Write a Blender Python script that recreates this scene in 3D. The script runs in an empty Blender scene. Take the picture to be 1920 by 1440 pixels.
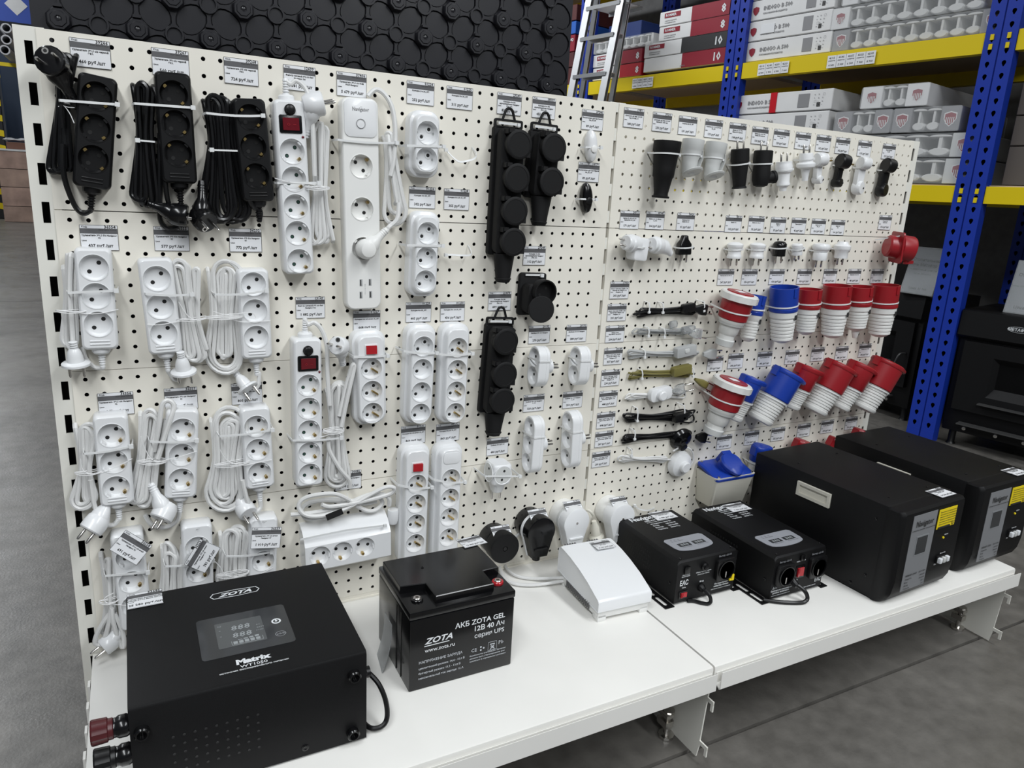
import bpy, math, random
from math import sin, cos, pi, radians, sqrt, atan2, hypot
from mathutils import Vector, Matrix, Euler
from mathutils.geometry import tessellate_polygon

# ---------------------------------------------------------------- camera, sky, lights, exposure
SC = bpy.context.scene
COL = SC.collection
FL = 1.225                       # calibration origin (top of the pegboard) above the floor
ROT = ((0.88689, -0.45894, 0.052925), (-0.070674, -0.247996, -0.96618), (0.456544, 0.853154, -0.252381))
CAM = Vector((0.09567, -1.30919, -0.19233 + FL))
FPX = 1360.54
cd = bpy.data.cameras.new('camera'); cam = bpy.data.objects.new('camera', cd); COL.objects.link(cam)
r_, d_, f_ = (Vector(v) for v in ROT)
mw = Matrix(((r_.x, -d_.x, -f_.x, CAM.x), (r_.y, -d_.y, -f_.y, CAM.y), (r_.z, -d_.z, -f_.z, CAM.z), (0, 0, 0, 1)))
cam.matrix_world = mw
cd.sensor_width = 36; cd.lens = FPX / 1920 * 36; cd.clip_start = 0.02; cd.clip_end = 200
SC.camera = cam
w = bpy.data.worlds.new('world'); SC.world = w; w.use_nodes = True
w.node_tree.nodes['Background'].inputs[0].default_value = (0.80, 0.88, 1.0, 1)
w.node_tree.nodes['Background'].inputs[1].default_value = 0.11
def area(name, loc, sx, sy, power, rot=(0, 0, 0), col=(0.95, 0.98, 1.0)):
    l = bpy.data.lights.new(name, 'AREA'); l.shape = 'RECTANGLE'; l.size = sx; l.size_y = sy
    l.energy = power; l.color = col
    o = bpy.data.objects.new(name, l); COL.objects.link(o); o.location = loc; o.rotation_euler = rot
    return o
# long ceiling luminaires of the sales hall
area('ceiling_lamp', (-0.8, -3.1, 3.35), 0.5, 4.0, 138)
area('ceiling_lamp', (1.9, -3.2, 3.35), 0.5, 4.0, 138)
area('ceiling_lamp', (4.6, -1.5, 3.9), 0.30, 5.0, 40)
area('ceiling_lamp', (-2.0, 5.0, 5.2), 0.35, 8.0, 130)
area('ceiling_lamp', (-3.0, 14.0, 5.5), 0.35, 9.0, 260)
area('ceiling_lamp', (1.2, 3.2, 4.0), 0.30, 3.0, 110)  # unseen lamp, placed and strengthened to brighten the rack cartons
SC.view_settings.view_transform = 'Standard'; SC.view_settings.look = 'None'
SC.view_settings.gamma = 1; SC.view_settings.use_curve_mapping = False
SC.view_settings.exposure = 0.0

# ---------------------------------------------------------------- measuring helpers
def ray(u, v):
    return r_ * ((u - 960) / FPX) + d_ * ((v - 720) / FPX) + f_
def W(u, v, d=0.0):              # point on the vertical plane y = -d
    r = ray(u, v); t = (-d - CAM.y) / r.y; return CAM + r * t
def H(u, v, z):                  # point on the horizontal plane at height z
    r = ray(u, v); t = (z - CAM.z) / r.z; return CAM + r * t
RD = Vector((-0.17077, 0.98531, 0)).normalized(); RN = Vector((RD.y, -RD.x, 0))   # rack: run, depth (away)
RO = CAM + (Vector((2.97, .5, 0)) - CAM) * 1.15; RO.z = 0
def RK(u, v, back=0.0):          # rack face coordinates (s, z) on the plane 'back' behind its face
    r = ray(u, v); t = (RO + RN * back - CAM).dot(RN) / r.dot(RN); X = CAM + r * t
    return (X - RO).dot(RD), X.z
def RP(s, b, z):
    return RO + RD * s + RN * b + Vector((0, 0, z))

# ---------------------------------------------------------------- materials
MT = {}
def mat(name, col, rough=0.45, metal=0.0, spec=0.5, bump=0.0, bscale=300, vary=0.0, vscale=20, alpha=1.0, trans=0.0, coat=0.0, emit=None):
    if name in MT: return MT[name]
    m = bpy.data.materials.new(name); m.use_nodes = True; nt = m.node_tree; b = nt.nodes['Principled BSDF']
    c = tuple(col) + (1,)
    b.inputs['Base Color'].default_value = c; b.inputs['Roughness'].default_value = rough
    b.inputs['Metallic'].default_value = metal; b.inputs['Specular IOR Level'].default_value = spec
    b.inputs['Alpha'].default_value = alpha; b.inputs['Transmission Weight'].default_value = trans
    b.inputs['Coat Weight'].default_value = coat
    if emit: b.inputs['Emission Color'].default_value = c; b.inputs['Emission Strength'].default_value = emit
    if vary or bump:
        tc = nt.nodes.new('ShaderNodeTexCoord')
    if vary:
        n = nt.nodes.new('ShaderNodeTexNoise'); n.inputs['Scale'].default_value = vscale; n.inputs['Detail'].default_value = 5
        nt.links.new(tc.outputs['Object'], n.inputs['Vector'])
        r = nt.nodes.new('ShaderNodeValToRGB'); r.color_ramp.elements[0].position = 0.35; r.color_ramp.elements[1].position = 0.68
        r.color_ramp.elements[0].color = tuple(x * (1 - vary) for x in col) + (1,); r.color_ramp.elements[1].color = tuple(min(1, x * (1 + vary)) for x in col) + (1,)
        nt.links.new(n.outputs['Fac'], r.inputs[0]); nt.links.new(r.outputs[0], b.inputs['Base Color'])
    if bump:
        n = nt.nodes.new('ShaderNodeTexNoise'); n.inputs['Scale'].default_value = bscale; n.inputs['Detail'].default_value = 3
        nt.links.new(tc.outputs['Object'], n.inputs['Vector'])
        bp = nt.nodes.new('ShaderNodeBump'); bp.inputs['Strength'].default_value = bump; bp.inputs['Distance'].default_value = 0.002
        nt.links.new(n.outputs['Fac'], bp.inputs['Height']); nt.links.new(bp.outputs[0], b.inputs['Normal'])
    MT[name] = m; return m
PANEL = mat('painted_panel', (0.80, 0.77, 0.69), 0.42, vary=0.03, vscale=3)
UPR = mat('painted_upright', (0.76, 0.75, 0.69), 0.42, vary=0.03, vscale=4)
SHELF = mat('painted_shelf', (0.79, 0.78, 0.745), 0.35, vary=0.025, vscale=5)
WHITE = mat('white_plastic', (0.77, 0.78, 0.79), 0.3, coat=0.15)
WHITE2 = mat('warm_white_plastic', (0.80, 0.80, 0.78), 0.35)
OFFW = mat('offwhite_plastic', (0.66, 0.64, 0.56), 0.45)
GREYP = mat('grey_plastic', (0.42, 0.43, 0.43), 0.4)
LGREY = mat('pale_grey_plastic', (0.58, 0.59, 0.58), 0.45)
BLACK = mat('black_plastic', (0.005, 0.005, 0.0055), 0.36, spec=.4)
BLACKG = mat('glossy_black_plastic', (0.004, 0.004, 0.0045), 0.2, spec=.45)
RUBBER = mat('black_rubber', (0.005, 0.005, 0.0055), 0.65, spec=.3)
PINH = mat('pin_hole', (0.006, 0.006, 0.006), 0.7)
GREENH = mat('shutter_green', (0.02, 0.06, 0.045), 0.5)
BRASS = mat('brass', (0.55, 0.40, 0.16), 0.3, 1.0)
STEEL = mat('nickel', (0.62, 0.60, 0.57), 0.25, 1.0)
TIE = mat('nylon_tie', (0.74, 0.75, 0.75), 0.35)
WIREW = mat('twist_wire', (0.80, 0.80, 0.80), 0.4)
CBLW = mat('white_cable', (0.70, 0.70, 0.69), 0.38)
CBLB = mat('black_cable', (0.005, 0.005, 0.0055), 0.28)
RED = mat('red_rocker', (0.42, 0.012, 0.02), 0.25, coat=0.3)
DRED = mat('dark_red_rocker', (0.13, 0.006, 0.012), 0.2, coat=0.3)
CEER = mat('red_cee_plastic', (0.29, 0.010, 0.016), 0.35)
CEEB = mat('blue_cee_plastic', (0.008, 0.04, 0.32), 0.35)
CEEW = mat('ribbed_white_plastic', (0.72, 0.72, 0.70), 0.4)
PAPER = mat('paper', (0.76, 0.77, 0.79), 0.6)
PAPERB = mat('tag_band', (0.10, 0.10, 0.105), 0.6)
INK = mat('ink', (0.02, 0.02, 0.02), 0.6)
INKW = mat('white_print', (0.72, 0.74, 0.76), 0.5)
INKG = mat('grey_print', (0.32, 0.33, 0.35), 0.5)
CASE = mat('black_powder_coat', (0.0035, 0.0035, 0.004), 0.5, spec=.28, bump=0.15, bscale=1500)
MATP = mat('black_moulded_sheet', (0.011, 0.011, 0.014), 0.33)
RBLUE = mat('blue_rack_paint', (0.008, 0.035, 0.34), 0.38)
RYEL = mat('yellow_rack_paint', (0.72, 0.55, 0.004), 0.38)
ALU = mat('aluminium', (0.60, 0.61, 0.62), 0.35, 0.85)
CARD = mat('white_carton', (0.74, 0.74, 0.74), 0.5, vary=0.03, vscale=8)
CARDG = mat('grey_carton', (0.25, 0.25, 0.26), 0.5)
CRED = mat('carton_red', (0.27, 0.014, 0.03), 0.45)
CBLK = mat('carton_black', (0.03, 0.03, 0.032), 0.45)
BROWN = mat('brown_carton', (0.42, 0.29, 0.18), 0.7)
WOODB = mat('chipboard', (0.45, 0.36, 0.26), 0.7)
YSTK = mat('yellow_sticker', (0.80, 0.62, 0.01), 0.45)
SILV = mat('silver_label', (0.20, 0.205, 0.215), 0.4)
GLASSD = mat('dark_display', (0.035, 0.037, 0.04), 0.12)
SEG = mat('display_segments', (0.30, 0.32, 0.33), 0.4)
CLEAR = mat('clear_plastic', (0.75, 0.77, 0.78), 0.15, trans=0.75)
OLIVE = mat('olive_cable', (0.18, 0.16, 0.05), 0.35)

# ---------------------------------------------------------------- mesh building
class MB:
    def __init__(s): s.v = []; s.f = []; s.m = []
    def add(s, vs, fs, mi=0):
        o = len(s.v); s.v += [tuple(p) for p in vs]
        for f in fs: s.f.append([i + o for i in f]); s.m.append(mi)
        return s
    def box(s, x0, x1, y0, y1, z0, z1, mi=0):
        return s.add([(x0, y0, z0), (x1, y0, z0), (x1, y1, z0), (x0, y1, z0), (x0, y0, z1), (x1, y0, z1), (x1, y1, z1), (x0, y1, z1)],
                     [(0, 3, 2, 1), (4, 5, 6, 7), (0, 1, 5, 4), (1, 2, 6, 5), (2, 3, 7, 6), (3, 0, 4, 7)], mi)
    def loft(s, rings, mi=0, cap0=True, cap1=True, closed=True):
        n = len(rings[0]); vs = [p for r in rings for p in r]; fs = []
        for k in range(len(rings) - 1):
            for i in range(n if closed else n - 1):
                j = (i + 1) % n; fs.append((k * n + i, k * n + j, (k + 1) * n + j, (k + 1) * n + i))
        if cap0: fs.append(tuple(range(n - 1, -1, -1)))
        if cap1: fs.append(tuple((len(rings) - 1) * n + i for i in range(n)))
        return s.add(vs, fs, mi)
    def lathe(s, prof, o=(0, 0, 0), axis=(0, 0, 1), n=20, mi=0, cap0=True, cap1=True, ref=None, n0=0.0):
        a = Vector(axis).normalized(); o = Vector(o)
        t = Vector(ref) if ref else (Vector((0, 0, 1)) if abs(a.z) < 0.9 else Vector((1, 0, 0)))
        x = (t - a * t.dot(a)).normalized(); y = a.cross(x)
        rings = [[o + a * h + (x * cos(2 * pi * (i + n0) / n) + y * sin(2 * pi * (i + n0) / n)) * max(r, 1e-5) for i in range(n)] for r, h in prof]
        return s.loft(rings, mi, cap0, cap1)
    def tube(s, pts, r, n=8, mi=0, cap=True):
        pts = [Vector(p) for p in pts]; rings = []; prev = None
        for i, p in enumerate(pts):
            t = (pts[min(i + 1, len(pts) - 1)] - pts[max(i - 1, 0)])
            if t.length < 1e-9: t = Vector((0, 0, 1))
            t.normalize()
            if prev is None:
                ref = Vector((0, 1, 0)) if abs(t.y) < 0.9 else Vector((1, 0, 0)); x = (ref - t * ref.dot(t)).normalized()
            else:
                x = prev - t * prev.dot(t)
                x = x.normalized() if x.length > 1e-6 else Vector((1, 0, 0))
            prev = x; y = t.cross(x); rr = r[i] if isinstance(r, (list, tuple)) else r
            rings.append([p + (x * cos(2 * pi * k / n) + y * sin(2 * pi * k / n)) * rr for k in range(n)])
        return s.loft(rings, mi, cap, cap)
    def fill(s, outer, holes, to3, mi=0):       # planar face with holes; 2-D rings
        polys = [[Vector((x, y, 0)) for x, y in outer]] + [[Vector((x, y, 0)) for x, y in h] for h in holes]
        flat = [p for q in polys for p in q]
        tr = tessellate_polygon(polys)
        def ar(q): return abs(sum(q[i - 1][0] * q[i][1] - q[i][0] * q[i - 1][1] for i in range(len(q)))) / 2
        want = ar(outer) - sum(ar(h) for h in holes); got = sum(abs((flat[b] - flat[a]).cross(flat[c] - flat[a]).z) / 2 for a, b, c in tr)
        if holes and abs(got - want) > want * .01:      # awkward alignments: turn the wells a little and try again
            for k in range(1, 12):
                e = .017 * k; H2 = []
                for n_, h in enumerate(holes):
                    cx = sum(p[0] for p in h) / len(h); cy = sum(p[1] for p in h) / len(h); t = e * (n_ + 1)
                    H2.append([(cx + (x - cx) * cos(t) - (y - cy) * sin(t), cy + (x - cx) * sin(t) + (y - cy) * cos(t)) for x, y in h])
                p2 = [polys[0]] + [[Vector((x, y, 0)) for x, y in h] for h in H2]; t2 = tessellate_polygon(p2); f2 = [p for q in p2 for p in q]
                g2 = sum(abs((f2[b] - f2[a]).cross(f2[c] - f2[a]).z) / 2 for a, b, c in t2)
                if abs(g2 - want) <= want * .01: flat, tr = f2, t2; break
        fs = []
        for a, b, c in tr:
            A, B, Cc = flat[a], flat[b], flat[c]
            fs.append((a, b, c) if (B - A).cross(Cc - A).z > 0 else (a, c, b))
        return s.add([to3(p.x, p.y) for p in flat], fs, mi)
    def xf(s, M):
        s.v = [tuple(M @ Vector(p)) for p in s.v]; return s
    def join(s, o, dm=0):
        k = len(s.v); s.v += o.v; s.f += [[i + k for i in f] for f in o.f]; s.m += [i + dm for i in o.m]; return s
    def mesh(s, name, mats, sharp=35):
        me = bpy.data.meshes.new(name); me.from_pydata(s.v, [], s.f)
        for m in (mats if isinstance(mats, (list, tuple)) else [mats]): me.materials.append(m)
        me.polygons.foreach_set('material_index', s.m)
        if sharp:
            me.polygons.foreach_set('use_smooth', [True] * len(s.f)); me.update()
            me.set_sharp_from_angle(angle=radians(sharp))
        me.update(); return me
def link(name, data, parent=None, loc=(0, 0, 0), rot=(0, 0, 0)):
    o = bpy.data.objects.new(name, data); COL.objects.link(o)
    if parent: o.parent = parent
    o.location = loc; o.rotation_euler = rot
    return o
def part(name, mb, mats, parent=None, loc=(0, 0, 0), rot=(0, 0, 0), sharp=35, label=None):
    o = link(name, mb.mesh(name, mats, sharp), parent, loc, rot)
    if label: o['label'] = label
    return o
def tag(o, label, cat, group=None, kind=None):
    if label: o['label'] = label
    if cat: o['category'] = cat
    if group: o['group'] = group
    if kind: o['kind'] = kind
    return o
def thing(name, label, cat, loc, rot=(0, 0, 0), group=None):
    return tag(link(name, None, None, loc, rot), label, cat, group)
def struct(name, mb, mats, **k):
    o = part(name, mb, mats, **k); o['kind'] = 'structure'; return o
def rr(w, h, r, n=5, cx=0, cy=0):              # rounded rectangle ring, counter-clockwise
    r = min(r, w / 2 - 1e-5, h / 2 - 1e-5); out = []
    for sx, sy, a0 in ((1, 1, 0), (-1, 1, 90), (-1, -1, 180), (1, -1, 270)):
        for k in range(n + 1):
            a = radians(a0 + 90 * k / n); out.append((cx + sx * (w / 2 - r) + r * cos(a), cy + sy * (h / 2 - r) + r * sin(a)))
    return out
def circ(r, n=24, cx=0, cy=0, a0=0): return [(cx + r * cos(a0 + 2 * pi * k / n), cy + r * sin(a0 + 2 * pi * k / n)) for k in range(n)]
def wl(h): return lambda x, y: (x, -h, y)       # wall frame: x right, y(2-D) up, height towards the viewer
def ring3(r2, h): return [(x, -h, y) for x, y in r2]
def rbox(w, h, r, h0, h1, b=0.002, n=5, cx=0, cy=0, taper=0.0, mb=None, mi=0):   # rounded block standing off the wall
    mb = mb or MB()
    R = [ring3(rr(w - 2 * b, h - 2 * b, r, n, cx, cy), h0), ring3(rr(w, h, r + b, n, cx, cy), h0 + b)]
    for t in (0, 0.5, 1):
        e = b * (1 - cos(t * pi / 2)) + taper
        R.append(ring3(rr(w - 2 * e, h - 2 * e, max(r - e * .5, .0005), n, cx, cy), h1 - b + b * sin(t * pi / 2)))
    return mb.loft(R[::1], mi)
def spline(P, k=6):
    P = [Vector(p) for p in P]; out = []
    for i in range(len(P) - 1):
        p0, p1, p2, p3 = P[max(i - 1, 0)], P[i], P[i + 1], P[min(i + 2, len(P) - 1)]
        for j in range(k):
            t = j / k; out.append(0.5 * ((2 * p1) + (p2 - p0) * t + (2 * p0 - 5 * p1 + 4 * p2 - p3) * t * t + (3 * p1 - p0 - 3 * p2 + p3) * t ** 3))
    out.append(P[-1]); return out
TXC = {}
def textmb(lines, mi=0, res=1):
    """lines: (string, x, y, size, align, bold, slant) in a 2-D frame -> MB in that frame, z = 0"""
    mb = MB()
    for L in lines:
        t, x, y, size = L[:4]; al = L[4] if len(L) > 4 else 'LEFT'; bold = L[5] if len(L) > 5 else 0; sh = L[6] if len(L) > 6 else 0; wd = L[7] if len(L) > 7 else 1
        key = (t, al, bold, sh, res)
        if key not in TXC:
            c = bpy.data.curves.new('lettering', 'FONT'); c.body = t; c.size = 1; c.align_x = al; c.resolution_u = res; c.shear = sh
            c.offset = 0.018 * bold; c.fill_mode = 'FRONT'
            o = bpy.data.objects.new('lettering', c); me = bpy.data.meshes.new_from_object(o)
            TXC[key] = ([tuple(v.co) for v in me.vertices], [tuple(p.vertices) for p in me.polygons])
            bpy.data.objects.remove(o); bpy.data.curves.remove(c); bpy.data.meshes.remove(me)
        vs, fs = TXC[key]
        mb.add([(x + a * size * wd, y + b * size, 0) for a, b, c_ in vs], fs, mi)
    return mb
def on(mb, M): return mb.xf(M)
def frame(o, x, y):                            # 2-D frame (x right, y up) at o
    x = Vector(x).normalized(); y = Vector(y); y = (y - x * y.dot(x)).normalized(); z = x.cross(y)
    return Matrix(((x.x, y.x, z.x, o[0]), (x.y, y.y, z.y, o[1]), (x.z, y.z, z.z, o[2]), (0, 0, 0, 1)))
WF = Matrix(((1, 0, 0, 0), (0, 0, -1, 0), (0, 1, 0, 0), (0, 0, 0, 1)))   # text frame -> wall frame
# ---------------------------------------------------------------- floor
def floor_mat():
    m = bpy.data.materials.new('polished_concrete'); m.use_nodes = True; nt = m.node_tree; b = nt.nodes['Principled BSDF']
    tc = nt.nodes.new('ShaderNodeTexCoord')
    def noise(sc, det, dist=0.0):
        n = nt.nodes.new('ShaderNodeTexNoise'); n.inputs['Scale'].default_value = sc; n.inputs['Detail'].default_value = det; n.inputs['Distortion'].default_value = dist
        nt.links.new(tc.outputs['Object'], n.inputs['Vector']); return n
    a = noise(1.6, 8, 0.6); c = noise(24, 6); r = nt.nodes.new('ShaderNodeValToRGB'); r.color_ramp.elements[0].position = .3; r.color_ramp.elements[1].position = .72
    r.color_ramp.elements[0].color = (0.052, 0.049, 0.044, 1); r.color_ramp.elements[1].color = (0.18, 0.17, 0.155, 1)
    mx = nt.nodes.new('ShaderNodeMix'); mx.data_type = 'FLOAT'; mx.inputs[0].default_value = 0.4
    nt.links.new(a.outputs['Fac'], mx.inputs[2]); nt.links.new(c.outputs['Fac'], mx.inputs[3])
    nt.links.new(mx.outputs[0], r.inputs[0]); nt.links.new(r.outputs[0], b.inputs['Base Color'])
    q = noise(9, 6); r2 = nt.nodes.new('ShaderNodeMapRange'); r2.inputs['To Min'].default_value = .22; r2.inputs['To Max'].default_value = .5
    nt.links.new(q.outputs['Fac'], r2.inputs['Value']); nt.links.new(r2.outputs[0], b.inputs['Roughness'])
    g = noise(160, 3); bp = nt.nodes.new('ShaderNodeBump'); bp.inputs['Strength'].default_value = .12; bp.inputs['Distance'].default_value = .004
    nt.links.new(g.outputs['Fac'], bp.inputs['Height']); nt.links.new(bp.outputs[0], b.inputs['Normal'])
    return m
FLOOR = floor_mat()
mb = MB()                                       # cast slabs with sawn joints between them
ys = [-8, -0.436, 5.6, 11.6, 17.6, 26]; xs = [-9, -2.6, 3.4, 9.4]
for i in range(len(ys) - 1):
    for j in range(len(xs) - 1):
        mb.box(xs[j] + .003, xs[j + 1] - .003, ys[i] + .004, ys[i + 1] - .004, -0.05, 0)
mb.box(-9, 9.4, -8, 26, -0.06, -0.012)
struct('floor', mb, FLOOR, sharp=0)
# far walls of the hall, behind the racks
DW = mat('dark_grey_wall', (0.13, 0.13, 0.132), 0.8, vary=0.1)
mb = MB().box(-9, 9.4, 26, 26.2, 0, 6); struct('wall_back', mb, mat('hall_wall', (0.22, 0.23, 0.25), 0.8))

# ---------------------------------------------------------------- perforated panels
def pegboard(nx, nz, x0, px, z0, pz, W_, H_, rad):
    """panel 0..W_ x -H_..0, holes at x0 + i px, -z0 - j pz; folded edges"""
    mb = MB(); xa = [0] + [x0 + (i - .5) * px for i in range(1, nx)] + [W_]; za = [0] + [-(z0 + (j - .5) * pz) for j in range(1, nz)] + [-H_]
    N = 12; t = 0.0012
    for i in range(nx):
        for j in range(nz):
            cx = x0 + i * px; cz = -(z0 + j * pz); l, r, u, d = xa[i], xa[i + 1], za[j], za[j + 1]
            hole = [(cx + rad * cos(2 * pi * k / N), cz + rad * sin(2 * pi * k / N)) for k in range(N)]
            sq = []
            for k in range(N):
                a = 2 * pi * k / N; c_, s_ = cos(a), sin(a); m = max(abs(c_), abs(s_)); c_ /= m; s_ /= m
                sq.append((cx + (c_ * (r - cx) if c_ > 0 else c_ * (cx - l)), cz + (s_ * (u - cz) if s_ > 0 else s_ * (cz - d))))
            # snap to the true corners so neighbours meet
            for k, q in ((1.5, (r, u)), (4.5, (l, u)), (7.5, (l, d)), (10.5, (r, d))):
                pass
            vs = [(x, 0, z) for x, z in hole] + [(x, t, z) for x, z in hole] + [(x, 0, z) for x, z in sq] + [(r, 0, u), (l, 0, u), (l, 0, d), (r, 0, d)]
            fs = []
            for k in range(N):
                k2 = (k + 1) % N
                fs.append((k, N + k, N + k2, k2))
                fs.append((2 * N + k, k, k2, 2 * N + k2))
            for q, k in ((0, 1), (1, 4), (2, 7), (3, 10)):
                fs.append((2 * N + k, 2 * N + k + 1, 3 * N + q)[::-1])
            mb.add(vs, fs)
    # folded rim all round, set back a little at the front edge
    rim = [(0, 0), (W_, 0), (W_, -H_), (0, -H_)]
    for k in range(4):
        a, b = rim[k], rim[(k + 1) % 4]
        mb.add([(a[0], 0, a[1]), (b[0], 0, b[1]), (b[0], .018, b[1]), (a[0], .018, a[1])], [(0, 1, 2, 3)])
    return mb
SZ0 = FL - 1.0125
gond = thing('gondola_shelving', 'white double bay gondola of perforated metal panels carrying the electrical goods', 'shelving', (0, 0, 0))
ZS = [0.0, -0.2513, -0.5020, -0.7530]
pm1 = pegboard(39, 10, .0185, .025, .0138, .025, 1.001, .2498, .0033).mesh('perforated_panel', [PANEL], 0)
pm2 = pegboard(39, 10, .0225, .0241, .0138, .025, .952, .2498, .0031).mesh('perforated_panel', [PANEL], 0)
for k in range(4):
    link('perforated_panel', pm1, gond, (.002, 0, FL + ZS[k]))
for k in range(4):
    link('perforated_panel', pm2, gond, (1.0105, 0, FL + ZS[k]))
link('perforated_panel', pm2, gond, (1.0105, .058, FL + ZS[0]))['label'] = 'rear side perforated panel behind the right bay'
part('bottom_strip', MB().box(.002, 1.003, .0, .002, SZ0, FL - 1.0032).box(.002, 1.003, -.004, .002, SZ0, SZ0 + .0035), PANEL, gond, sharp=0)
part('bottom_strip', MB().box(1.0105, 1.9625, .0, .002, SZ0, FL - 1.0032).box(1.0105, 1.9625, -.004, .002, SZ0, SZ0 + .0035), PANEL, gond, sharp=0)
# uprights with slots
def upright(w=.030, H_=1.2262):
    mb = MB(); sx0, sx1 = -.0135, -.0035; p = .0555; x0, x1 = -w + .004, .012
    z = H_
    k = 0
    while z > .2:
        zt, zb = z - .019, z - .019 - .031
        mb.add([(x0, 0, z), (x1, 0, z), (x1, 0, zt), (x0, 0, zt)], [(0, 3, 2, 1)])
        mb.add([(x0, 0, zt), (sx0, 0, zt), (sx0, 0, zb), (x0, 0, zb)], [(0, 3, 2, 1)])
        mb.add([(sx1, 0, zt), (x1, 0, zt), (x1, 0, zb), (sx1, 0, zb)], [(0, 3, 2, 1)])
        mb.add([(sx0, 0, zt), (sx1, 0, zt), (sx1, .003, zt), (sx0, .003, zt), (sx0, 0, zb), (sx1, 0, zb), (sx1, .003, zb), (sx0, .003, zb)], [(0, 1, 2, 3), (0, 3, 7, 4), (1, 5, 6, 2), (4, 7, 6, 5)])
        mb.add([(x0, 0, zb), (x1, 0, zb), (x1, 0, z - p), (x0, 0, z - p)], [(0, 3, 2, 1)])
        z -= p
    mb.add([(x0, 0, z), (x1, 0, z), (x1, 0, 0), (x0, 0, 0)], [(0, 3, 2, 1)])
    mb.add([(x0, 0, 0), (x0, 0, H_), (x0, .062, H_), (x0, .062, 0)], [(0, 1, 2, 3)])
    mb.add([(x1, 0, 0), (x1, 0, H_), (x1, .062, H_), (x1, .062, 0)], [(3, 2, 1, 0)])
    mb.add([(x0, 0, H_), (x1, 0, H_), (x1, .062, H_), (x0, .062, H_)], [(0, 1, 2, 3)])
    mb.add([(x0, .062, 0), (x1, .062, 0), (x1, .062, H_), (x0, .062, H_)], [(0, 1, 2, 3)])
    mb.add([(x0 + .002, .034, 0), (x1 - .002, .034, 0), (x1 - .002, .034, H_ - .01), (x0 + .002, .034, H_ - .01)], [(0, 1, 2, 3)], 1)
    return mb
um = upright().mesh('upright', [UPR, PINH], 0)
link('upright', um, gond, (0, .0022, 0)); link('upright', um, gond, (1.0155, .0022, 0)); link('upright', um, gond, (1.9775, .0022, 0))
# base feet carrying the shelf, with plinth hooks and levelling screw
SZ = FL - 1.0128                                # top of the shelf
def foot_bracket():
    mb = MB(); t = .0015; y1 = -.462
    prof = [(.0, .004), (-.455, .004), (-.459, .03), (-.463, .12), (-.466, SZ - .045), (0, SZ - .03)]
    ring = lambda x: [(x, y, z) for y, z in prof]
    mb.loft([ring(-t), ring(t)])
    for z in (.035, .135):                       # plinth hooks
        mb.box(-t, t, -.480, -.458, z, z + .008); mb.box(-t, t, -.480, -.474, z - .014, z + .004)
    return mb
def leveller():
    mb = MB()
    mb.lathe([(.016, 0), (.016, .006), (.006, .008), (.006, .03), (.012, .03), (.012, .038), (.006, .038), (.006, .055), (.012, .055), (.012, .062)], (0, 0, 0), (0, 0, 1), 10)
    mb.box(-.016, .002, -.014, .014, .030, .044); mb.box(-.016, .002, -.014, .014, .052, .060)
    return mb
fb = foot_bracket().mesh('foot_bracket', [UPR], 0); lv = leveller().mesh('levelling_screw', [STEEL], 30)
for x, wh in ((.0, 'left end, under the inverter'), (1.0, 'joint between the two base shelves'), (1.962, 'right end, under the last stabilizer')):
    f = thing('foot_bracket', 'white metal foot plate under the shelves at the ' + wh, 'foot bracket', (x, 0, 0)); link('plate', fb, f); link('levelling_screw', lv, f, (-.017, -.385, 0.001))
# base shelves
def base_shelf(x0, x1, name, label):
    t = thing(name, label, 'shelf', (x0, 0, 0)); w_ = x1 - x0
    mb = MB()
    # deck with rolled front edge
    prof = [(-.001, SZ - .028), (-.001, SZ), (-.4655, SZ), (-.4695, SZ - .0015), (-.4705, SZ - .006), (-.4705, SZ - .028), (-.452, SZ - .028), (-.452, SZ - .005), (-.01, SZ - .005), (-.01, SZ - .028)]
    mb.loft([[(0.0008, y, z) for y, z in prof], [(w_ - .0008, y, z) for y, z in prof]])
    part('shelf_deck', mb, SHELF, t, sharp=30)
    mb = MB()                                   # price rail: channel standing proud of the front
    prof = [(-.4712, SZ - .030), (-.4712, SZ - .012), (-.4722, SZ - .012), (-.4722, SZ - .034), (-.483, SZ - .038), (-.4845, SZ - .0365), (-.4845, SZ - .004), (-.4858, SZ - .004), (-.4862, SZ - .0385), (-.483, SZ - .0415), (-.4712, SZ - .0345)]
    mb.loft([[(.004, y, z) for y, z in prof], [(w_ - .004, y, z) for y, z in prof]])
    part('price_rail', mb, SHELF, t, sharp=30)
    return t
s1 = base_shelf(-.010, .9975, 'base_shelf', 'white metal base shelf of the left bay, under the battery and the inverter')
s2 = base_shelf(1.0005, 1.972, 'base_shelf', 'white metal base shelf of the right bay, under the voltage stabilizers')
# hooks along the left side edge of the shelf
for k in range(7):
    mb = MB().box(-.0145, -.0108, -.07 - .058 * k - .018, -.07 - .058 * k, SZ - .03, SZ - .004)
    part('side_lug', mb, SHELF, s1, loc=(.010, 0, 0))

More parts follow.
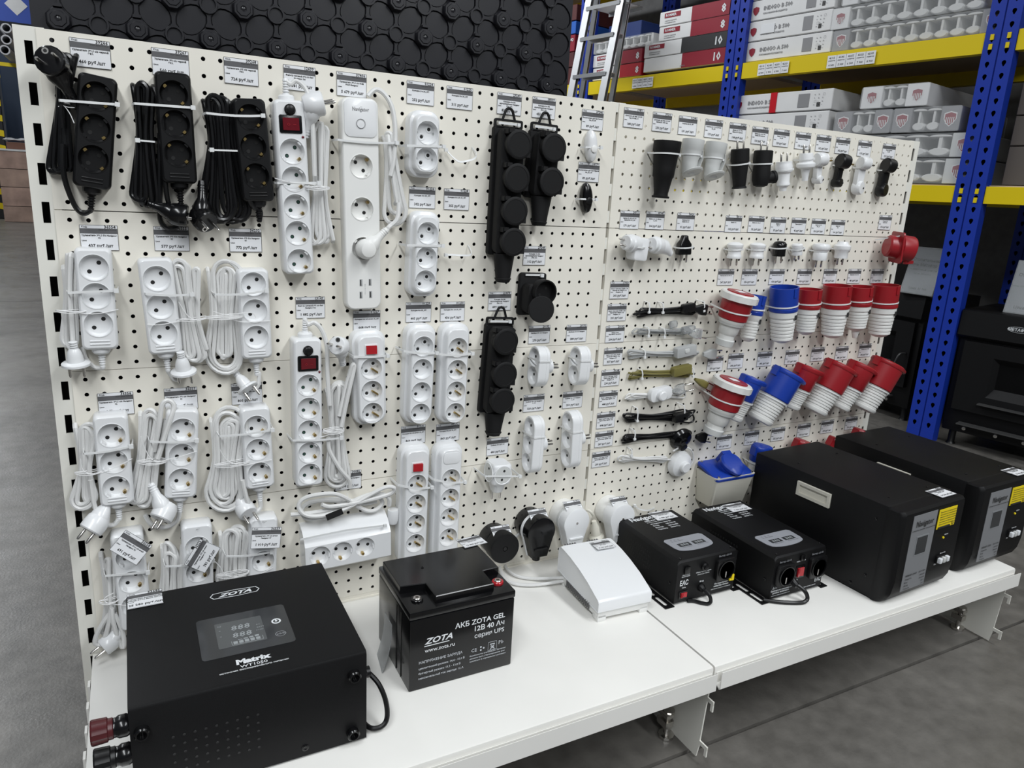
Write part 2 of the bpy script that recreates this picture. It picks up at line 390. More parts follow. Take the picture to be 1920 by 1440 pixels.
# ---------------------------------------------------------------- dimpled black sheets standing behind the left bay
def studded():
    P = .0527; ox, oz = .4498 + .0527, 1.3030    # node lattice
    x0, x1, z0, z1 = .004, .9, .16, 1.475
    t = thing('dimpled_mat', 'black moulded sheet with octagonal knobs standing behind the left bay panels', 'plastic mat', (0, .075, 0))
    i0 = int((x0 - ox) / P) - 1; i1 = int((x1 - ox) / P) + 2
    pad = []
    c = P / 2
    half = [(-.0222, -.0085), (-.0235, .0), (-.0222, .0085), (-.0165, .0165), (-.0085, .0222), (0, .0235), (.0085, .0222), (.0165, .0165), (.0222, .0085), (.0235, 0), (.0222, -.0085), (.0165, -.0165), (.0085, -.0222), (0, -.0235), (-.0085, -.0222), (-.0165, -.0165)]
    half = half[::-1]
    lat = MB(); n = len(half)
    j0 = -4; j1 = 4
    for i in range(i0, i1):
        for j in range(j0, j1):
            cx = ox + (i + .5) * P; cz = oz + (j + .5) * P
            if cx < x0 or cx > x1 or cz > z1: continue
            dn = [(-1) ** (i + j)] * 1
            out = [(cx - c, cz - c), (cx + c, cz - c), (cx + c, cz + c), (cx - c, cz + c)]
            # stretch the pad toward the corners that hold rings, shrink where knobs stand
            hp = []
            for a, b in half:
                k = 1.0
                d = a * b * (1 if (i + j) % 2 else -1)
                k = 1 + 330 * d
                hp.append((cx + a * k, cz + b * k))
            lat.fill(out, [hp], wl(.007))
            hp2 = [(cx + (x - cx) * .96, cz + (y - cz) * .96) for x, y in hp]
            hp3 = [(cx + (x - cx) * .93, cz + (y - cz) * .93) for x, y in hp]; hp4 = [(cx + (x - cx) * .91, cz + (y - cz) * .91) for x, y in hp]
            lat.loft([ring3(hp, .007), ring3(hp2, .0025), ring3(hp3, .0025), ring3(hp4, .0045)], 0, False, True)
    part('moulded_lattice', lat, MATP, t, sharp=25)
    zz = oz + j0 * P
    part('sheet', MB().box(x0 - .012, x1 + .012, -.001, .004, z0, z1 + .012).box(x0 - .012, x1 + .012, -.006, .0, z0, zz), MATP, t)
    kn = MB().lathe([(.0185, .004), (.0168, .0145), (.0150, .0165), (.0118, .0165), (.0108, .0180), (.0050, .0180), (.0036, .0165), (.0016, .0175)], (0, 0, 0), (0, -1, 0), 8, n0=.5)
    kn.box(-.006, .006, -.018, -.004, .0165, .0205)
    km = kn.mesh('knob', [MATP], 40)
    rg = MB().lathe([(.0150, .006), (.0140, .0105), (.0112, .0105), (.0098, .004), (.0, .0045)], (0, 0, 0), (0, -1, 0), 16, cap0=False)
    rm = rg.mesh('ring', [MATP], 40)
    for i in range(i0, i1 + 1):
        for j in range(-1, 4):
            x = ox + i * P; z = oz + j * P
            if x < x0 + .01 or x > x1 - .005: continue
            if (i + j) % 2 == 0: link('knob', km, t, (x, 0, z))
            else: link('ring', rm, t, (x, 0, z))
    for q in range(3):
        mb = MB().box(x0 - .01 + .003 * q, x1 + .008 - .004 * q, 0, .006, z0, z1 - .006 * q)
        part('stacked_sheet', mb, MATP, t, loc=(0, .0085 + q * .011, 0))
studded()
# unseen black sheets added behind both bays to keep the panel holes dark
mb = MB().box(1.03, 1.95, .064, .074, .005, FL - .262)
tag(part('black_sheet', mb, MATP), 'added black sheet low behind the right bay, keeping its holes dark', 'plastic sheet')
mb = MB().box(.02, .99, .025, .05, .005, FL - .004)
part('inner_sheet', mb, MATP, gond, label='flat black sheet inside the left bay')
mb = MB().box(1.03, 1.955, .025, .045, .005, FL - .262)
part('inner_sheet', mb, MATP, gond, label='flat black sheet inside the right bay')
# ---------------------------------------------------------------- goods on the wall: builders
class Item:
    def __init__(s, name, label, cat, top, bot, h, group=None, wall_y=0.0):
        a = W(*top, h); b = W(*bot, h); c = (a + b) / 2
        s.len = (a - b).length; s.ang = atan2(a.x - b.x, a.z - b.z)
        s.root = thing(name, label, cat, (c.x, 0, c.z), (0, s.ang, 0), group); s.h = h
        s.M = Matrix.Translation((c.x, 0, c.z)) @ Matrix.Rotation(s.ang, 4, 'Y'); s.I = s.M.inverted()
    def L(s, u, v, d): return s.I @ W(u, v, d)
    def V(s, v): return (s.I.to_3x3() @ Vector(v))
    def part(s, name, mb, mats, **k): return part(name, mb, mats, s.root, **k)
SOCKC = {}
def socket_mesh(kind, wmat):
    key = (kind, wmat.name)
    if key in SOCKC: return SOCKC[key]
    dp = .013 if kind != 'eu' else .010
    R = .0195; mb = MB()
    mb.loft([ring3(circ(R, 28), 0), ring3(circ(R - .0006, 28), -dp * .75), ring3(circ(R - .003, 28), -dp)], 0, False, True)
    dd = .0095
    for sg in (1, -1):
        x = sg * dd
        if kind == 'mak':
            mb.lathe([(.0062, -dp), (.0060, -dp + .0012), (.0046, -dp + .0012), (.0040, -dp + .0004)], (x, 0, 0), (0, -1, 0), 14, cap0=False)
            mb.lathe([(.0031, -dp + .0006), (.0030, -dp + .0009)], (x, 0, 0), (0, -1, 0), 12, 1)
        else:
            mb.lathe([(.0032, -dp + .0002), (.0031, -dp + .0005)], (x, 0, 0), (0, -1, 0), 12, 1)
        if kind == 'sg':                         # shuttered holes, greenish
            mb.lathe([(.0024, -dp + .0006), (.0023, -dp + .0008)], (x, 0, 0), (0, -1, 0), 10, 2)
    if kind in ('sch', 'sg'):
        for sg in (1, -1):
            mb.box(sg * R - .0032 if sg > 0 else sg * R, sg * R if sg > 0 else sg * R + .0032, .001, dp, -.0032, .0032)
    if kind == 'mak':
        for sg in (1, -1):
            mb.lathe([(.0024, -dp + .0003), (.0022, -dp + .0007)], (sg * .0108, 0, -sg * .0108), (0, -1, 0), 10, 3)
    me = mb.mesh('socket', [wmat, PINH, GREENH, GREYP], 40)
    SOCKC[key] = me; return me
cl = MB(); cl.box(-.0024, .0024, .0035, .012, -.0155 - .0022, -.0155 + .0012).box(-.0013, .0013, .0025, .0035, -.0155 - .0026, -.0155 - .0004)
CLIP = cl.mesh('earth_contact', [BRASS], 0)
cl = MB(); cl.box(-.0016, .0016, .0045, .0125, -.0165, -.0035)
CLIPM = cl.mesh('earth_contact', [BRASS], 0)
def add_socket(it_root, x, z, h, kind, wmat, ang=45, y0=None, name='socket'):
    k2 = 'mak' if kind == 'mks' else kind
    s = link(name, socket_mesh(k2, wmat), it_root, (x, -h, z), (0, -radians(ang), 0))
    if kind in ('sch', 'sg'):
        link('earth_contact', CLIP, s, rot=(0, 0 if ang > 0 else pi, 0))
        if wmat is BLACK: link('earth_contact', CLIP, s, rot=(0, pi, 0))
    if kind == 'mks':
        link('earth_contact', CLIPM, s, rot=(0, -.15, 0))
    return s
def holed_body(w, L, r, h1, holes, edge=.004, base=None, n=6, hr=.0196, back=0.0, sharp=0.0015):
    """block standing off the wall with round wells in its face; base = (w, L, r, h) wider lower tier"""
    mb = MB(); R = []
    if base:
        bw, bl, br, bh = base
        R += [ring3(rr(bw - .006, bl - .006, br, n), back), ring3(rr(bw, bl, br, n), back + .004), ring3(rr(bw, bl, br, n), bh - .004), ring3(rr(bw - .0025, bl - .0025, br, n), bh - .001), ring3(rr(bw - .006, bl - .006, br, n), bh),
              ring3(rr(w + .003, L + .003, r, n), bh + .001)]
    else:
        R += [ring3(rr(w - .004, L - .004, r, n), back), ring3(rr(w, L, r, n), back + .003)]
    R += [ring3(rr(w, L, r, n), h1 - edge), ring3(rr(w - edge * .6, L - edge * .6, r, n), h1 - edge * .35), ring3(rr(w - edge * 1.6, L - edge * 1.6, max(r - edge * .4, .001), n), h1)]
    mb.loft(R, 0, True, False)
    out = rr(w - edge * 1.6, L - edge * 1.6, max(r - edge * .4, .001), n)
    hp = [circ(hr, 28, x, z) for x, z in holes]
    mb.fill(out, hp, wl(h1))
    for x, z in holes:                           # fine raised lip round each well
        mb.lathe([(hr + .0012, h1 - .0003), (hr + .0010, h1 + .0006), (hr + .0002, h1 + .0006), (hr - .0002, h1 - .001)], (x, 0, z), (0, -1, 0), 28, cap0=False, cap1=False)
    return mb
def band(pts, up, wd=.0034, th=.0012, mb=None):
    mb = mb or MB(); up = Vector(up).normalized(); rings = []; pts = [Vector(p) for p in pts]
    for i, p in enumerate(pts):
        t = (pts[min(i + 1, len(pts) - 1)] - pts[max(i - 1, 0)]).normalized(); n = t.cross(up).normalized()
        rings.append([p + up * wd / 2 + n * th / 2, p - up * wd / 2 + n * th / 2, p - up * wd / 2 - n * th / 2, p + up * wd / 2 - n * th / 2])
    return mb.loft(rings)
def cable_tie(it, a, b, h, hl=.004, sag=0.0, head='r', mat_=TIE, name='cable_tie', wd=.0034):
    """nylon tie across the front: a, b = pixels of its ends at height h"""
    A = it.L(*a, h); B = it.L(*b, h)
    A0 = Vector((A.x - .003, -hl, A.z)); B0 = Vector((B.x + .003, -hl, B.z))
    m = (A + B) / 2 + Vector((0, -.0005, -sag)); up = Vector((0, 0, 1)) - (B - A).normalized() * (B - A).normalized().z
    pts = [A0, A + Vector((-.001, .003, 0)), A, A * .75 + B * .25 + Vector((0, 0, -sag * .7)), m, A * .25 + B * .75 + Vector((0, 0, -sag * .7)), B, B + Vector((.001, .003, 0)), B0]
    mb = band(pts, up, wd)
    hp = B if head == 'r' else A
    mb.box(hp.x - .0032, hp.x + .0032, hp.y - .0028, hp.y + .002, hp.z - .0032, hp.z + .0032)
    return it.part(name, mb, mat_)
def twist_tie(it, pts, h, r=.0007, loops=None, mat_=WIREW):
    mb = MB()
    P = spline([it.L(u, v, hh if hh else h) for (u, v, hh) in [(q + (None,))[:3] for q in pts]], 4)
    mb.tube(P, r, 5)
    if loops:
        (u, v), wpx, n = loops
        c = it.L(u, v, h); wdt = wpx * .0007
        for k in range(n):
            pp = [(c.x + wdt * cos(a), c.y + .006 - .010 * max(sin(a), -.6), c.z + .002 * (k - n / 2) + .0012 * cos(a * 2 + k)) for a in [2 * pi * q / 14 for q in range(15)]]
            mb.tube(pp, r, 5)
    return it.part('twist_tie', mb, mat_)
def coil(P0, P1, n, wt, wm, wb, fm, r, dep, seed=1, side=None, jit=.004, tmb=None, ns=9, lay=2, nest=False):
    """hank of cable: n strands between P0 and P1 (local), fanned at the ends and pinched at fraction fm"""
    rnd = random.Random(seed); P0 = Vector(P0); P1 = Vector(P1); ax = P1 - P0; L = ax.length; ax.normalize()
    sd = ax.cross(Vector((0, 1, 0))).normalized() if side is None else Vector(side)
    if sd.x < 0: sd = -sd
    m = n // 2; order = []
    for i in range(m): order += [i, (n - 1 - i) if nest else i + m]
    if n % 2: order.append(m if nest else n - 1)
    S = [(-1 + 2 * k / max(n - 1, 1)) for k in range(n)]
    def width(f):
        if f < fm: t = (fm - f) / fm; return wm + (wt - wm) * (t ** 1.2)
        t = (f - fm) / (1 - fm); return wm + (wb - wm) * (t ** 1.2)
    e0 = [rnd.uniform(0, jit * 2.4) for _ in range(n)]; e1 = [rnd.uniform(0, jit * 2.4) for _ in range(n)]
    dz = [(0 if k % 2 == 0 else 1) for k in range(n)]
    pts = []
    def pos(k, f):
        s = S[order[k]]; w_ = width(f) / 2 - r
        front = 1 if order[k] >= m else 0
        spread = .5 + .5 * abs(f - fm) / max(fm, 1 - fm)
        h = dep + r + (front * 2.0 * r) * (.75 + .25 * spread) + (((order[k] * 7) % 3) / 2) * r * .9 * lay / 2
        bow = .0016 * sin(f * 5 + order[k] * 1.7)
        return P0 + ax * (L * f) + sd * (s * w_ + bow) + Vector((0, -h, 0))
    for k in range(n):
        fs = [j / (ns - 1) for j in range(ns)]
        a = max(.02, min(.16, (width(0) * .42) / L)) ; b = max(.02, min(.16, (width(1) * .42) / L))
        lo = a + e0[k] / L; hi = 1 - b - e1[k] / L
        fs = [lo + (hi - lo) * q for q in fs]
        if k % 2: fs = fs[::-1]
        for f in fs: pts.append(pos(k, f))
        if k < n - 1:                            # U-turn to the next strand
            end = 1 if k % 2 == 0 else 0
            p = pts[-1]; q = pos(k + 1, (1 - b - e1[k + 1] / L) if end else (a + e0[k + 1] / L))
            dirn = ax if end else -ax; c = (p + q) / 2; rad = abs((q - p).dot(sd)) / 2
            hgt = min(rad * 1.15, (b if end else a) * L * 1.15) + rnd.uniform(-.001, .002)
            for j in (1, 2, 3, 4):
                t = pi * j / 5; pts.append(c + (p - c) * cos(t) + dirn * (sin(t) * max(hgt, .004)))
    mb = tmb or MB(); f0, l0 = pts[0], pts[-1]
    pts.insert(0, pts[0] + Vector((0, min(.009, -pts[0].y - r * .6), 0)) + (pts[0] - pts[1]).normalized() * .004); pts.append(pts[-1] + Vector((0, min(.009, -pts[-1].y - r * .6), 0)) + (pts[-1] - pts[-2]).normalized() * .004)
    mb.tube(spline(pts, 2), r, 7)
    return mb, f0, l0
def boot(it, p, d, mat_, r=.0055, L=.022, n=5, name='strain_relief'):
    d = Vector(d).normalized(); mb = MB(); pr = [(r * 1.15, 0), (r * 1.1, .003)]
    for k in range(n):
        z = .004 + (L - .006) * k / n; q = r * (1 - .25 * k / n); pr += [(q * .72, z), (q * .72, z + .0012), (q, z + .0016), (q, z + .0030)]
    pr += [(r * .6, L)]
    mb.lathe(pr, p, d, 12); return it.part(name, mb, mat_)
def schuko_plug(it, p, face, tail, mat_, pinmat=STEEL, tl=.040, s=1.0, name='plug', ring=True):
    """p: centre of the pin face; face: direction the pins point; tail: direction of the cable"""
    f = Vector(face).normalized(); t = Vector(tail).normalized(); p = Vector(p); mb = MB()
    mb.lathe([(.010 * s, .0005), (.0160 * s, .0), (.0178 * s, -.002), (.0182 * s, -.013 * s), (.0172 * s, -.022 * s), (.013 * s, -.029 * s), (.006 * s, -.031 * s)], p, f, 16)
    c = p - f * .014 * s
    x = t.cross(f).normalized()
    rings = []
    for d, a, b in ((.002, .0150, .0140), (.015, .0150, .0130), (.022, .0120, .0105), (.030, .0072, .0070), (tl * .9, .0062, .0058), (tl, .0048, .0046)):
        o = c + t * d * s; y = x.cross(t)
        rings.append([o + x * cos(q) * a * s + y * sin(q) * b * s for q in [2 * pi * i / 14 for i in range(14)]])
    mb.loft(rings)
    for k in range(5):
        mb.lathe([(.0052 * s, 0), (.0068 * s, .0006), (.0068 * s, .0020), (.0052 * s, .0026)], c + t * (.030 + .0042 * k) * s, t, 12)
    if ring:
        y = x.cross(f).normalized()
        mb.lathe([(.0045, 0), (.0045, .0006)], p + y * .011 * s, f, 12, 1); mb.lathe([(.0024, .0006), (.0024, .0009)], p + y * .011 * s, f, 10, 2)
    o = it.part(name, mb, [mat_, pinmat, PINH], sharp=40)
    for sg in (1, -1):
        pm = MB().lathe([(.0024, -.001), (.0024, .016), (.0014, .019)], p + x * sg * .0095 * s, f, 10)
        part('pin', pm, pinmat, o)
    return o, c + t * tl * s
def euro_plug(it, p, face, mat_, pinmat=STEEL, s=1.0, name='plug', L=.036, flange=.0175, side=None, slim=False):
    """round flange plug, cable leaves opposite to the pins"""
    f = Vector(face).normalized(); p = Vector(p); x = Vector(side) if side else f.cross(Vector((0, 1, 0))).normalized(); mb = MB()
    pr = [(flange * .9 * s, 0), (flange * s, -.0012), (flange * s, -.0045), (flange * .93 * s, -.006), (.0105 * s, -.0075), (.0098 * s, -.016), (.0080 * s, -.024), (.0058 * s, -.028)]
    for k in range(4): pr += [(.0048, -.027 - .0034 * k), (.0062, -.0275 - .0034 * k), (.0062, -.0288 - .0034 * k), (.0048, -.0293 - .0034 * k)]
    mb.lathe(pr, p, f, 24)
    o = it.part(name, mb, mat_, sharp=40)
    for sg in (1, -1):
        part('pin', MB().lathe([(.0024, -.001), (.0024, .016), (.0014, .019)], p + x * sg * .0095, f, 10), pinmat, o)
    return o, p - f * .040
def cable(it, pts, r, mat_, name='cable', mb=None, k=6):
    mb = mb or MB(); mb.tube(spline(pts, k), r, 8); return it.part(name, mb, mat_)
def rocker(it, x, z, h, w=.022, l=.021, mat_=DRED, frame=BLACKG, marks=True):
    mb = rbox(w + .006, l + .006, .002, h - .001, h + .0018, .0008, 2); fr = it.part('switch_frame', mb, frame, loc=(x, 0, z))
    mb = MB(); hw, hl = w / 2 * .86, l / 2 * .86
    mb.add([(-hw, -(h + .0018), -hl), (hw, -(h + .0018), -hl), (hw, -(h + .0018), hl), (-hw, -(h + .0018), hl),
            (-hw, -(h + .0055), -hl), (0, -(h + .0025), -hl), (hw, -(h + .0040), -hl), (hw, -(h + .0040), hl), (0, -(h + .0025), hl), (-hw, -(h + .0055), hl)],
           [(4, 5, 8, 9), (5, 6, 7, 8), (0, 4, 9, 3), (1, 2, 7, 6), (0, 1, 6, 5, 4), (3, 9, 8, 7, 2)])
    sw = part('rocker_switch', mb, mat_, fr, sharp=20)
    return sw
# price tags: paper card with border, band, code and price
TAGW, TAGH = .0515, .0385
def tag_mesh(code, desc, price, w=TAGW, h=TAGH, thin=False):
    card = MB().box(0, w, -.0006, 0, -h, 0)
    ink = MB(); e = .0005; y = -.0008
    for a in ((0, w, -e, 0), (0, w, -h, -h + e), (0, e, -h, 0), (w - e, w, -h, 0)):
        ink.add([(a[0], y, a[2]), (a[1], y, a[2]), (a[1], y, a[3]), (a[0], y, a[3])], [(0, 1, 2, 3)])
    b = MB().add([(e, y, -h * .34), (w - e, y, -h * .34), (w - e, y, -h * .135), (e, y, -h * .135)], [(0, 1, 2, 3)])
    L = [('Код:', w * .05, -h * .105, h * .10, 'LEFT', 1), (code, w * .95, -h * .125, h * .165, 'RIGHT', 1.6, 0, 1.0)]
    for k, d in enumerate(desc): L.append((d, w * .5, -h * (.44 + .10 * k), h * .090, 'CENTER', 2.2, 0, .98))
    L.append(('Цена', w * .03, -h * .64, h * .075, 'LEFT', 1))
    if price: L.append((price + ' руб./шт', w * .52, -h * .87, h * .165, 'CENTER', 1.8))
    ink.join(textmb(L).xf(Matrix.Translation((0, -.0002, 0)) @ WF).xf(Matrix.Translation((0, y + .0002, 0))))
    ln = textmb([('%s %s' % (code, 'Дата 12.03.24'), w * .96, -h * .21, h * .07, 'RIGHT', 1)]).xf(Matrix.Translation((0, y - .0001, 0)) @ WF)
    return card, ink, b, ln
def price_tag(px, code, desc, price, where, rot=0.0, d=.0, w=TAGW, h=TAGH, M=None, name='price_tag', bay=1, grp=None):
    card, ink, b, ln = tag_mesh(code, desc, price, w, h)
    lab = where
    if M is None:
        p = W(px[0], px[1], d + .001); t = thing(name, lab, 'price tag', (p.x, p.y, p.z), (0, rot, 0), grp)
    else:
        t = thing(name, lab, 'price tag', (0, 0, 0), (0, 0, 0), grp); t.matrix_world = M
    part('card', card, PAPER, t, sharp=0); part('header_band', b, PAPERB, t, sharp=0)
    ink.join(ln)
    part('lettering', ink, INK, t, sharp=0)
    return t
# ---------------------------------------------------------------- bay 1: extension cords
def power_strip(label, top, bot, wd, socks, kind, bmat, h=.036, r=.008, ridge=True, name='extension_cord', group=None, ang=45, w2=None):
    it = Item(name, label, 'extension cord', top, bot, h, group)
    L = it.len; zs = [it.L(u, v, h) for u, v in socks]
    holes = [(0, p.z) for p in zs]
    mb = holed_body(wd, L, r, h, holes, .0045)
    b = it.part('body', mb, bmat, sharp=40)
    if ridge:
        z = -L / 2 + .014
        part('grip_ridge', rbox(wd * .56, .0022, .001, h - .001, h + .0012, .0006, 2), bmat, b, loc=(0, 0, z))
        part('grip_ridge', rbox(wd * .56, .0022, .001, h - .001, h + .0012, .0006, 2), bmat, b, loc=(0, 0, z - .005))
    for p in zs: add_socket(it.root, 0, p.z, h, kind, bmat, ang)
    it.w = wd; return it
def end_boot(it, mat_, top=False, x=0.0, d=.018, L=.026):
    z = it.len / 2 * (1 if top else -1); s = 1 if top else -1
    mb = MB().lathe([(.0135, -.001), (.0130, .006), (.0105, .009)], (x, -d, z), (0, 0, s), 16)
    it.part('end_collar', mb, mat_)
    boot(it, (x, -d, z + s * .008), (0, 0, s), mat_, L=L)
    return Vector((x, -d, z + s * (.006 + L)))
def hank(it, top, bot, n, wt, wm, wb, fm, mat_, r=.0039, dep=.004, seed=1, d=.012, lead=None, tailp=None, jit=.004, lay=2, nest=False):
    A = it.L(*top, d); B = it.L(*bot, d); A.y = 0; B.y = 0
    mb, a, b = coil(A, B, n, wt * 1.12, wm * 1.1, wb * 1.14, fm, r, dep, seed, jit=jit, lay=lay * 1.5, nest=nest)
    if lead: mb.tube(spline(lead, 6), r, 8)
    if tailp: mb.tube(spline(tailp, 6), r, 8)
    return it.part('cable', mb, mat_), a, b

# top row, black
it = power_strip('leftmost black three-socket extension cord of the top row, plug facing out', (184, 141), (172, 353), .050, [(182, 180), (178, 240), (174, 298)], 'sch', BLACK)
e = end_boot(it, BLACK); L = it.L
hank(it, (122, 82), (113, 335), 6, .034, .020, .034, .42, CBLB, seed=3, lead=[e, L(168, 396, .02), L(155, 400, .02), L(140, 385, .02), L(124, 345, .024), L(118, 310, .026), L(118, 270, .026)])
pl, q = schuko_plug(it, L(92, 112, .052), it.V((-.25, -1, .15)), it.V((.42, .25, -1)), BLACKG, tl=.055, s=1.12)
cable(it, [q, L(116, 195, .03), L(118, 240, .028)], .0036, CBLB, 'lead')
cable_tie(it, (112, 188), (220, 196), .039); twist_tie(it, [(109, 200), (118, 198), (124, 203), (132, 215), (139, 231)], .032); twist_tie(it, [(118, 198), (128, 201), (140, 202)], .032)

it = power_strip('middle black three-socket extension cord of the top row', (323, 135), (338, 344), .050, [(328, 177), (331, 232), (336, 288)], 'sch', BLACK)
e = end_boot(it, BLACK); L = it.L
hank(it, (267, 136), (273, 400), 8, .036, .022, .044, .42, CBLB, seed=5, lead=[e, L(330, 392, .014), L(316, 380, .022), L(309, 330, .028), L(306, 240, .030), L(296, 185, .030), L(288, 165, .026)])
mb = MB(); mb.tube(spline([L(300, 250, .02), L(300, 360, .02), L(300, 410, .015), L(315, 428, .012), L(335, 425, .012)], 6), .0039, 8); it.part('lead', mb, CBLB)
pl, q = schuko_plug(it, L(352, 405, .030), it.V((1, -.2, -.1)), it.V((-.8, .1, .3)), BLACKG, tl=.045)
cable_tie(it, (252, 194), (362, 202), .039); cable_tie(it, (258, 263), (290, 266), .026, head='l', wd=.0026)

it = power_strip('right black three-socket extension cord of the top row, thickest cable hank', (466, 184), (486, 378), .050, [(468, 220), (473, 275), (478, 330)], 'sch', BLACK)
e = end_boot(it, BLACK); L = it.L
hank(it, (411, 158), (430, 432), 13, .056, .042, .096, .36, CBLB, seed=8, d=.020)
mb = MB(); mb.tube(spline([e, L(488, 395, .012), L(470, 380, .03), L(450, 300, .03)], 6), .0039, 8); it.part('lead', mb, CBLB)
pl, q = schuko_plug(it, L(389, 418, .045), it.V((.5, -1, -.6)), it.V((.05, .2, 1)), BLACKG, tl=.055, s=1.05)
cable_tie(it, (387, 212), (493, 217), .040, sag=.002); cable_tie(it, (397, 281), (445, 283), .034, head='l', wd=.0026)

# second row, white without earth
it = power_strip('white extension cord at the left end of the second row, flat round plug', (173, 466), (189, 656), .050, [(177, 502), (183, 555), (188, 608)], 'eu', WHITE)
e = end_boot(it, WHITE); L = it.L
hank(it, (130, 462), (131, 672), 4, .028, .018, .026, .45, CBLW, seed=2, nest=True, r=.0040, dep=.006, jit=.010, lead=[e, L(191, 690, .016), L(176, 688, .010), L(160, 672, .010), L(154, 650, .010)])
euro_plug(it, L(143, 686, .030), it.V((.03, .1, -1)), WHITE, s=1.15, side=it.V((1, -.1, 0)))
cable_tie(it, (127, 549), (218, 545), .040); twist_tie(it, [(118, 582), (128, 584), (150, 588), (185, 588), (222, 580)], .038, loops=((134, 583), 30, 2))

it = power_strip('white extension cord in the second row with its hank on the right side', (290, 485), (312, 664), .050, [(302, 522), (306, 575), (310, 625)], 'eu', WHITE)
e = end_boot(it, WHITE); L = it.L
hank(it, (338, 470), (372, 696), 9, .054, .030, .050, .55, CBLW, seed=12, r=.0039, dep=.010, d=.030, jit=.006, lead=[e, L(318, 700, .016), L(330, 712, .014), L(345, 700, .012)])
euro_plug(it, L(345, 700, .028), it.V((.1, .2, -1)), WHITE, s=1.15, side=it.V((1, -.2, 0)))
cable_tie(it, (273, 551), (360, 552), .042, sag=.002); twist_tie(it, [(276, 608), (300, 609), (340, 602), (365, 602), (350, 590), (335, 566)], .040, loops=((360, 598), 34, 2))

it = power_strip('white extension cord at the right end of the second row, wide hank', (474, 505), (483, 673), .050, [(475, 533), (479, 583), (483, 632)], 'eu', WHITE)
e = end_boot(it, WHITE); L = it.L
hank(it, (425, 476), (420, 706), 12, .062, .044, .066, .5, CBLW, seed=21, nest=True, r=.0035, dep=.006, d=.024, jit=.007, lead=[e, L(486, 700, .018), L(484, 722, .018), L(476, 732, .02)])
pl = euro_plug(it, L(466, 730, .026), it.V((.5, -.5, -.75)), WHITE, s=1.05)
cable_tie(it, (403, 552), (500, 545), .043, sag=.003); twist_tie(it, [(400, 584), (425, 590), (470, 586), (480, 596)], .042, loops=((422, 594), 42, 3)); twist_tie(it, [(430, 598), (460, 604), (507, 601)], .040)

# third row, white with earth
it = power_strip('white earthed extension cord at the left end of the third row', (206, 780), (221, 948), .050, [(206, 817), (213, 866), (219, 914)], 'sch', WHITE)
e = end_boot(it, WHITE); L = it.L
hank(it, (161, 782), (160, 966), 6, .040, .020, .052, .5, CBLW, seed=31, nest=True, r=.0040, dep=.006, jit=.008, lead=[e, L(222, 974, .018), L(212, 984, .018), L(195, 980, .022), L(178, 950, .024), L(170, 900, .026)])
pl, q = schuko_plug(it, L(168, 996, .040), it.V((-.72, -.45, -.75)), it.V((.55, .3, .8)), WHITE, tl=.050, s=1.05)
cable_tie(it, (158, 851), (246, 837), .040, sag=.002); twist_tie(it, [(151, 860), (156, 882), (180, 889), (215, 877), (248, 860)], .036, loops=((168, 886), 30, 2))

it = power_strip('white earthed extension cord in the middle of the third row, plug below', (343, 769), (339, 935), .050, [(341, 806), (340, 853), (340, 899)], 'sch', WHITE)
e = end_boot(it, WHITE); L = it.L
hank(it, (296, 752), (262, 968), 9, .054, .034, .046, .52, CBLW, seed=41, r=.0040, dep=.008, d=.024, jit=.007, lead=[e, L(332, 976, .014), L(312, 988, .012), L(285, 984, .012), L(272, 965, .012)])
mb = MB(); mb.tube(spline([L(296, 860, .034), L(318, 790, .036), L(326, 762, .032), L(316, 751, .03), L(304, 760, .03), L(298, 800, .03), L(290, 846, .024)], 6), .0040, 8); it.part('lead', mb, CBLW)
pl, q = schuko_plug(it, L(300, 974, .042), it.V((-.6, -.55, -.75)), it.V((-.35, .2, 1)), WHITE, tl=.052, s=1.05)
cable_tie(it, (281, 828), (369, 826), .043, sag=.002); twist_tie(it, [(264, 818), (272, 842), (290, 864), (330, 858), (369, 846)], .040, loops=((286, 866), 32, 3))

it = power_strip('white earthed extension cord at the right end of the third row, wide hank', (478, 765), (489, 916), .050, [(478, 800), (482, 843), (486, 887)], 'sch', WHITE)
e = end_boot(it, WHITE); L = it.L
hank(it, (432, 758), (420, 968), 12, .068, .044, .074, .5, CBLW, seed=51, nest=True, r=.0040, dep=.006, d=.024, jit=.008, lead=[e, L(488, 952, .018), L(476, 960, .022), L(464, 940, .030), L(455, 900, .030)])
pl, q = schuko_plug(it, L(466, 964, .034), it.V((.35, -.9, -.5)), it.V((-.25, .4, 1)), WHITE, tl=.045, s=.95)
cable_tie(it, (412, 818), (511, 806), .043, sag=.002); twist_tie(it, [(412, 842), (425, 862), (450, 873), (480, 868), (510, 862)], .040, loops=((436, 870), 42, 3))

# fourth row, half hidden by the inverter
it = power_strip('white extension cord at the left end of the lowest row, loose cable', (237, 1002), (257, 1180), .050, [(241, 1046), (248, 1091), (254, 1135)], 'sch', WHITE)
e = end_boot(it, WHITE); L = it.L
hank(it, (200, 1016), (208, 1212), 4, .030, .016, .036, .62, CBLW, seed=61, r=.0040, dep=.006, jit=.014, d=.02)
mb = MB(); mb.tube(spline([L(206, 1150, .026), L(186, 1180, .024), L(178, 1205, .024), L(192, 1206, .026), L(204, 1170, .028), L(209, 1140, .028), L(212, 1165, .03), L(224, 1205, .03), L(232, 1212, .03), L(230, 1185, .028), L(215, 1150, .026)], 5), .0040, 8); it.part('lead', mb, CBLW)
pl, q = schuko_plug(it, L(193, 1215, .030), it.V((-.9, -.35, -.45)), it.V((.6, .2, .75)), WHITE, tl=.040, s=.9)
cable_tie(it, (197, 1080), (277, 1073), .040); twist_tie(it, [(213, 1112), (196, 1122), (205, 1132), (250, 1136)], .036, loops=((205, 1128), 22, 2))

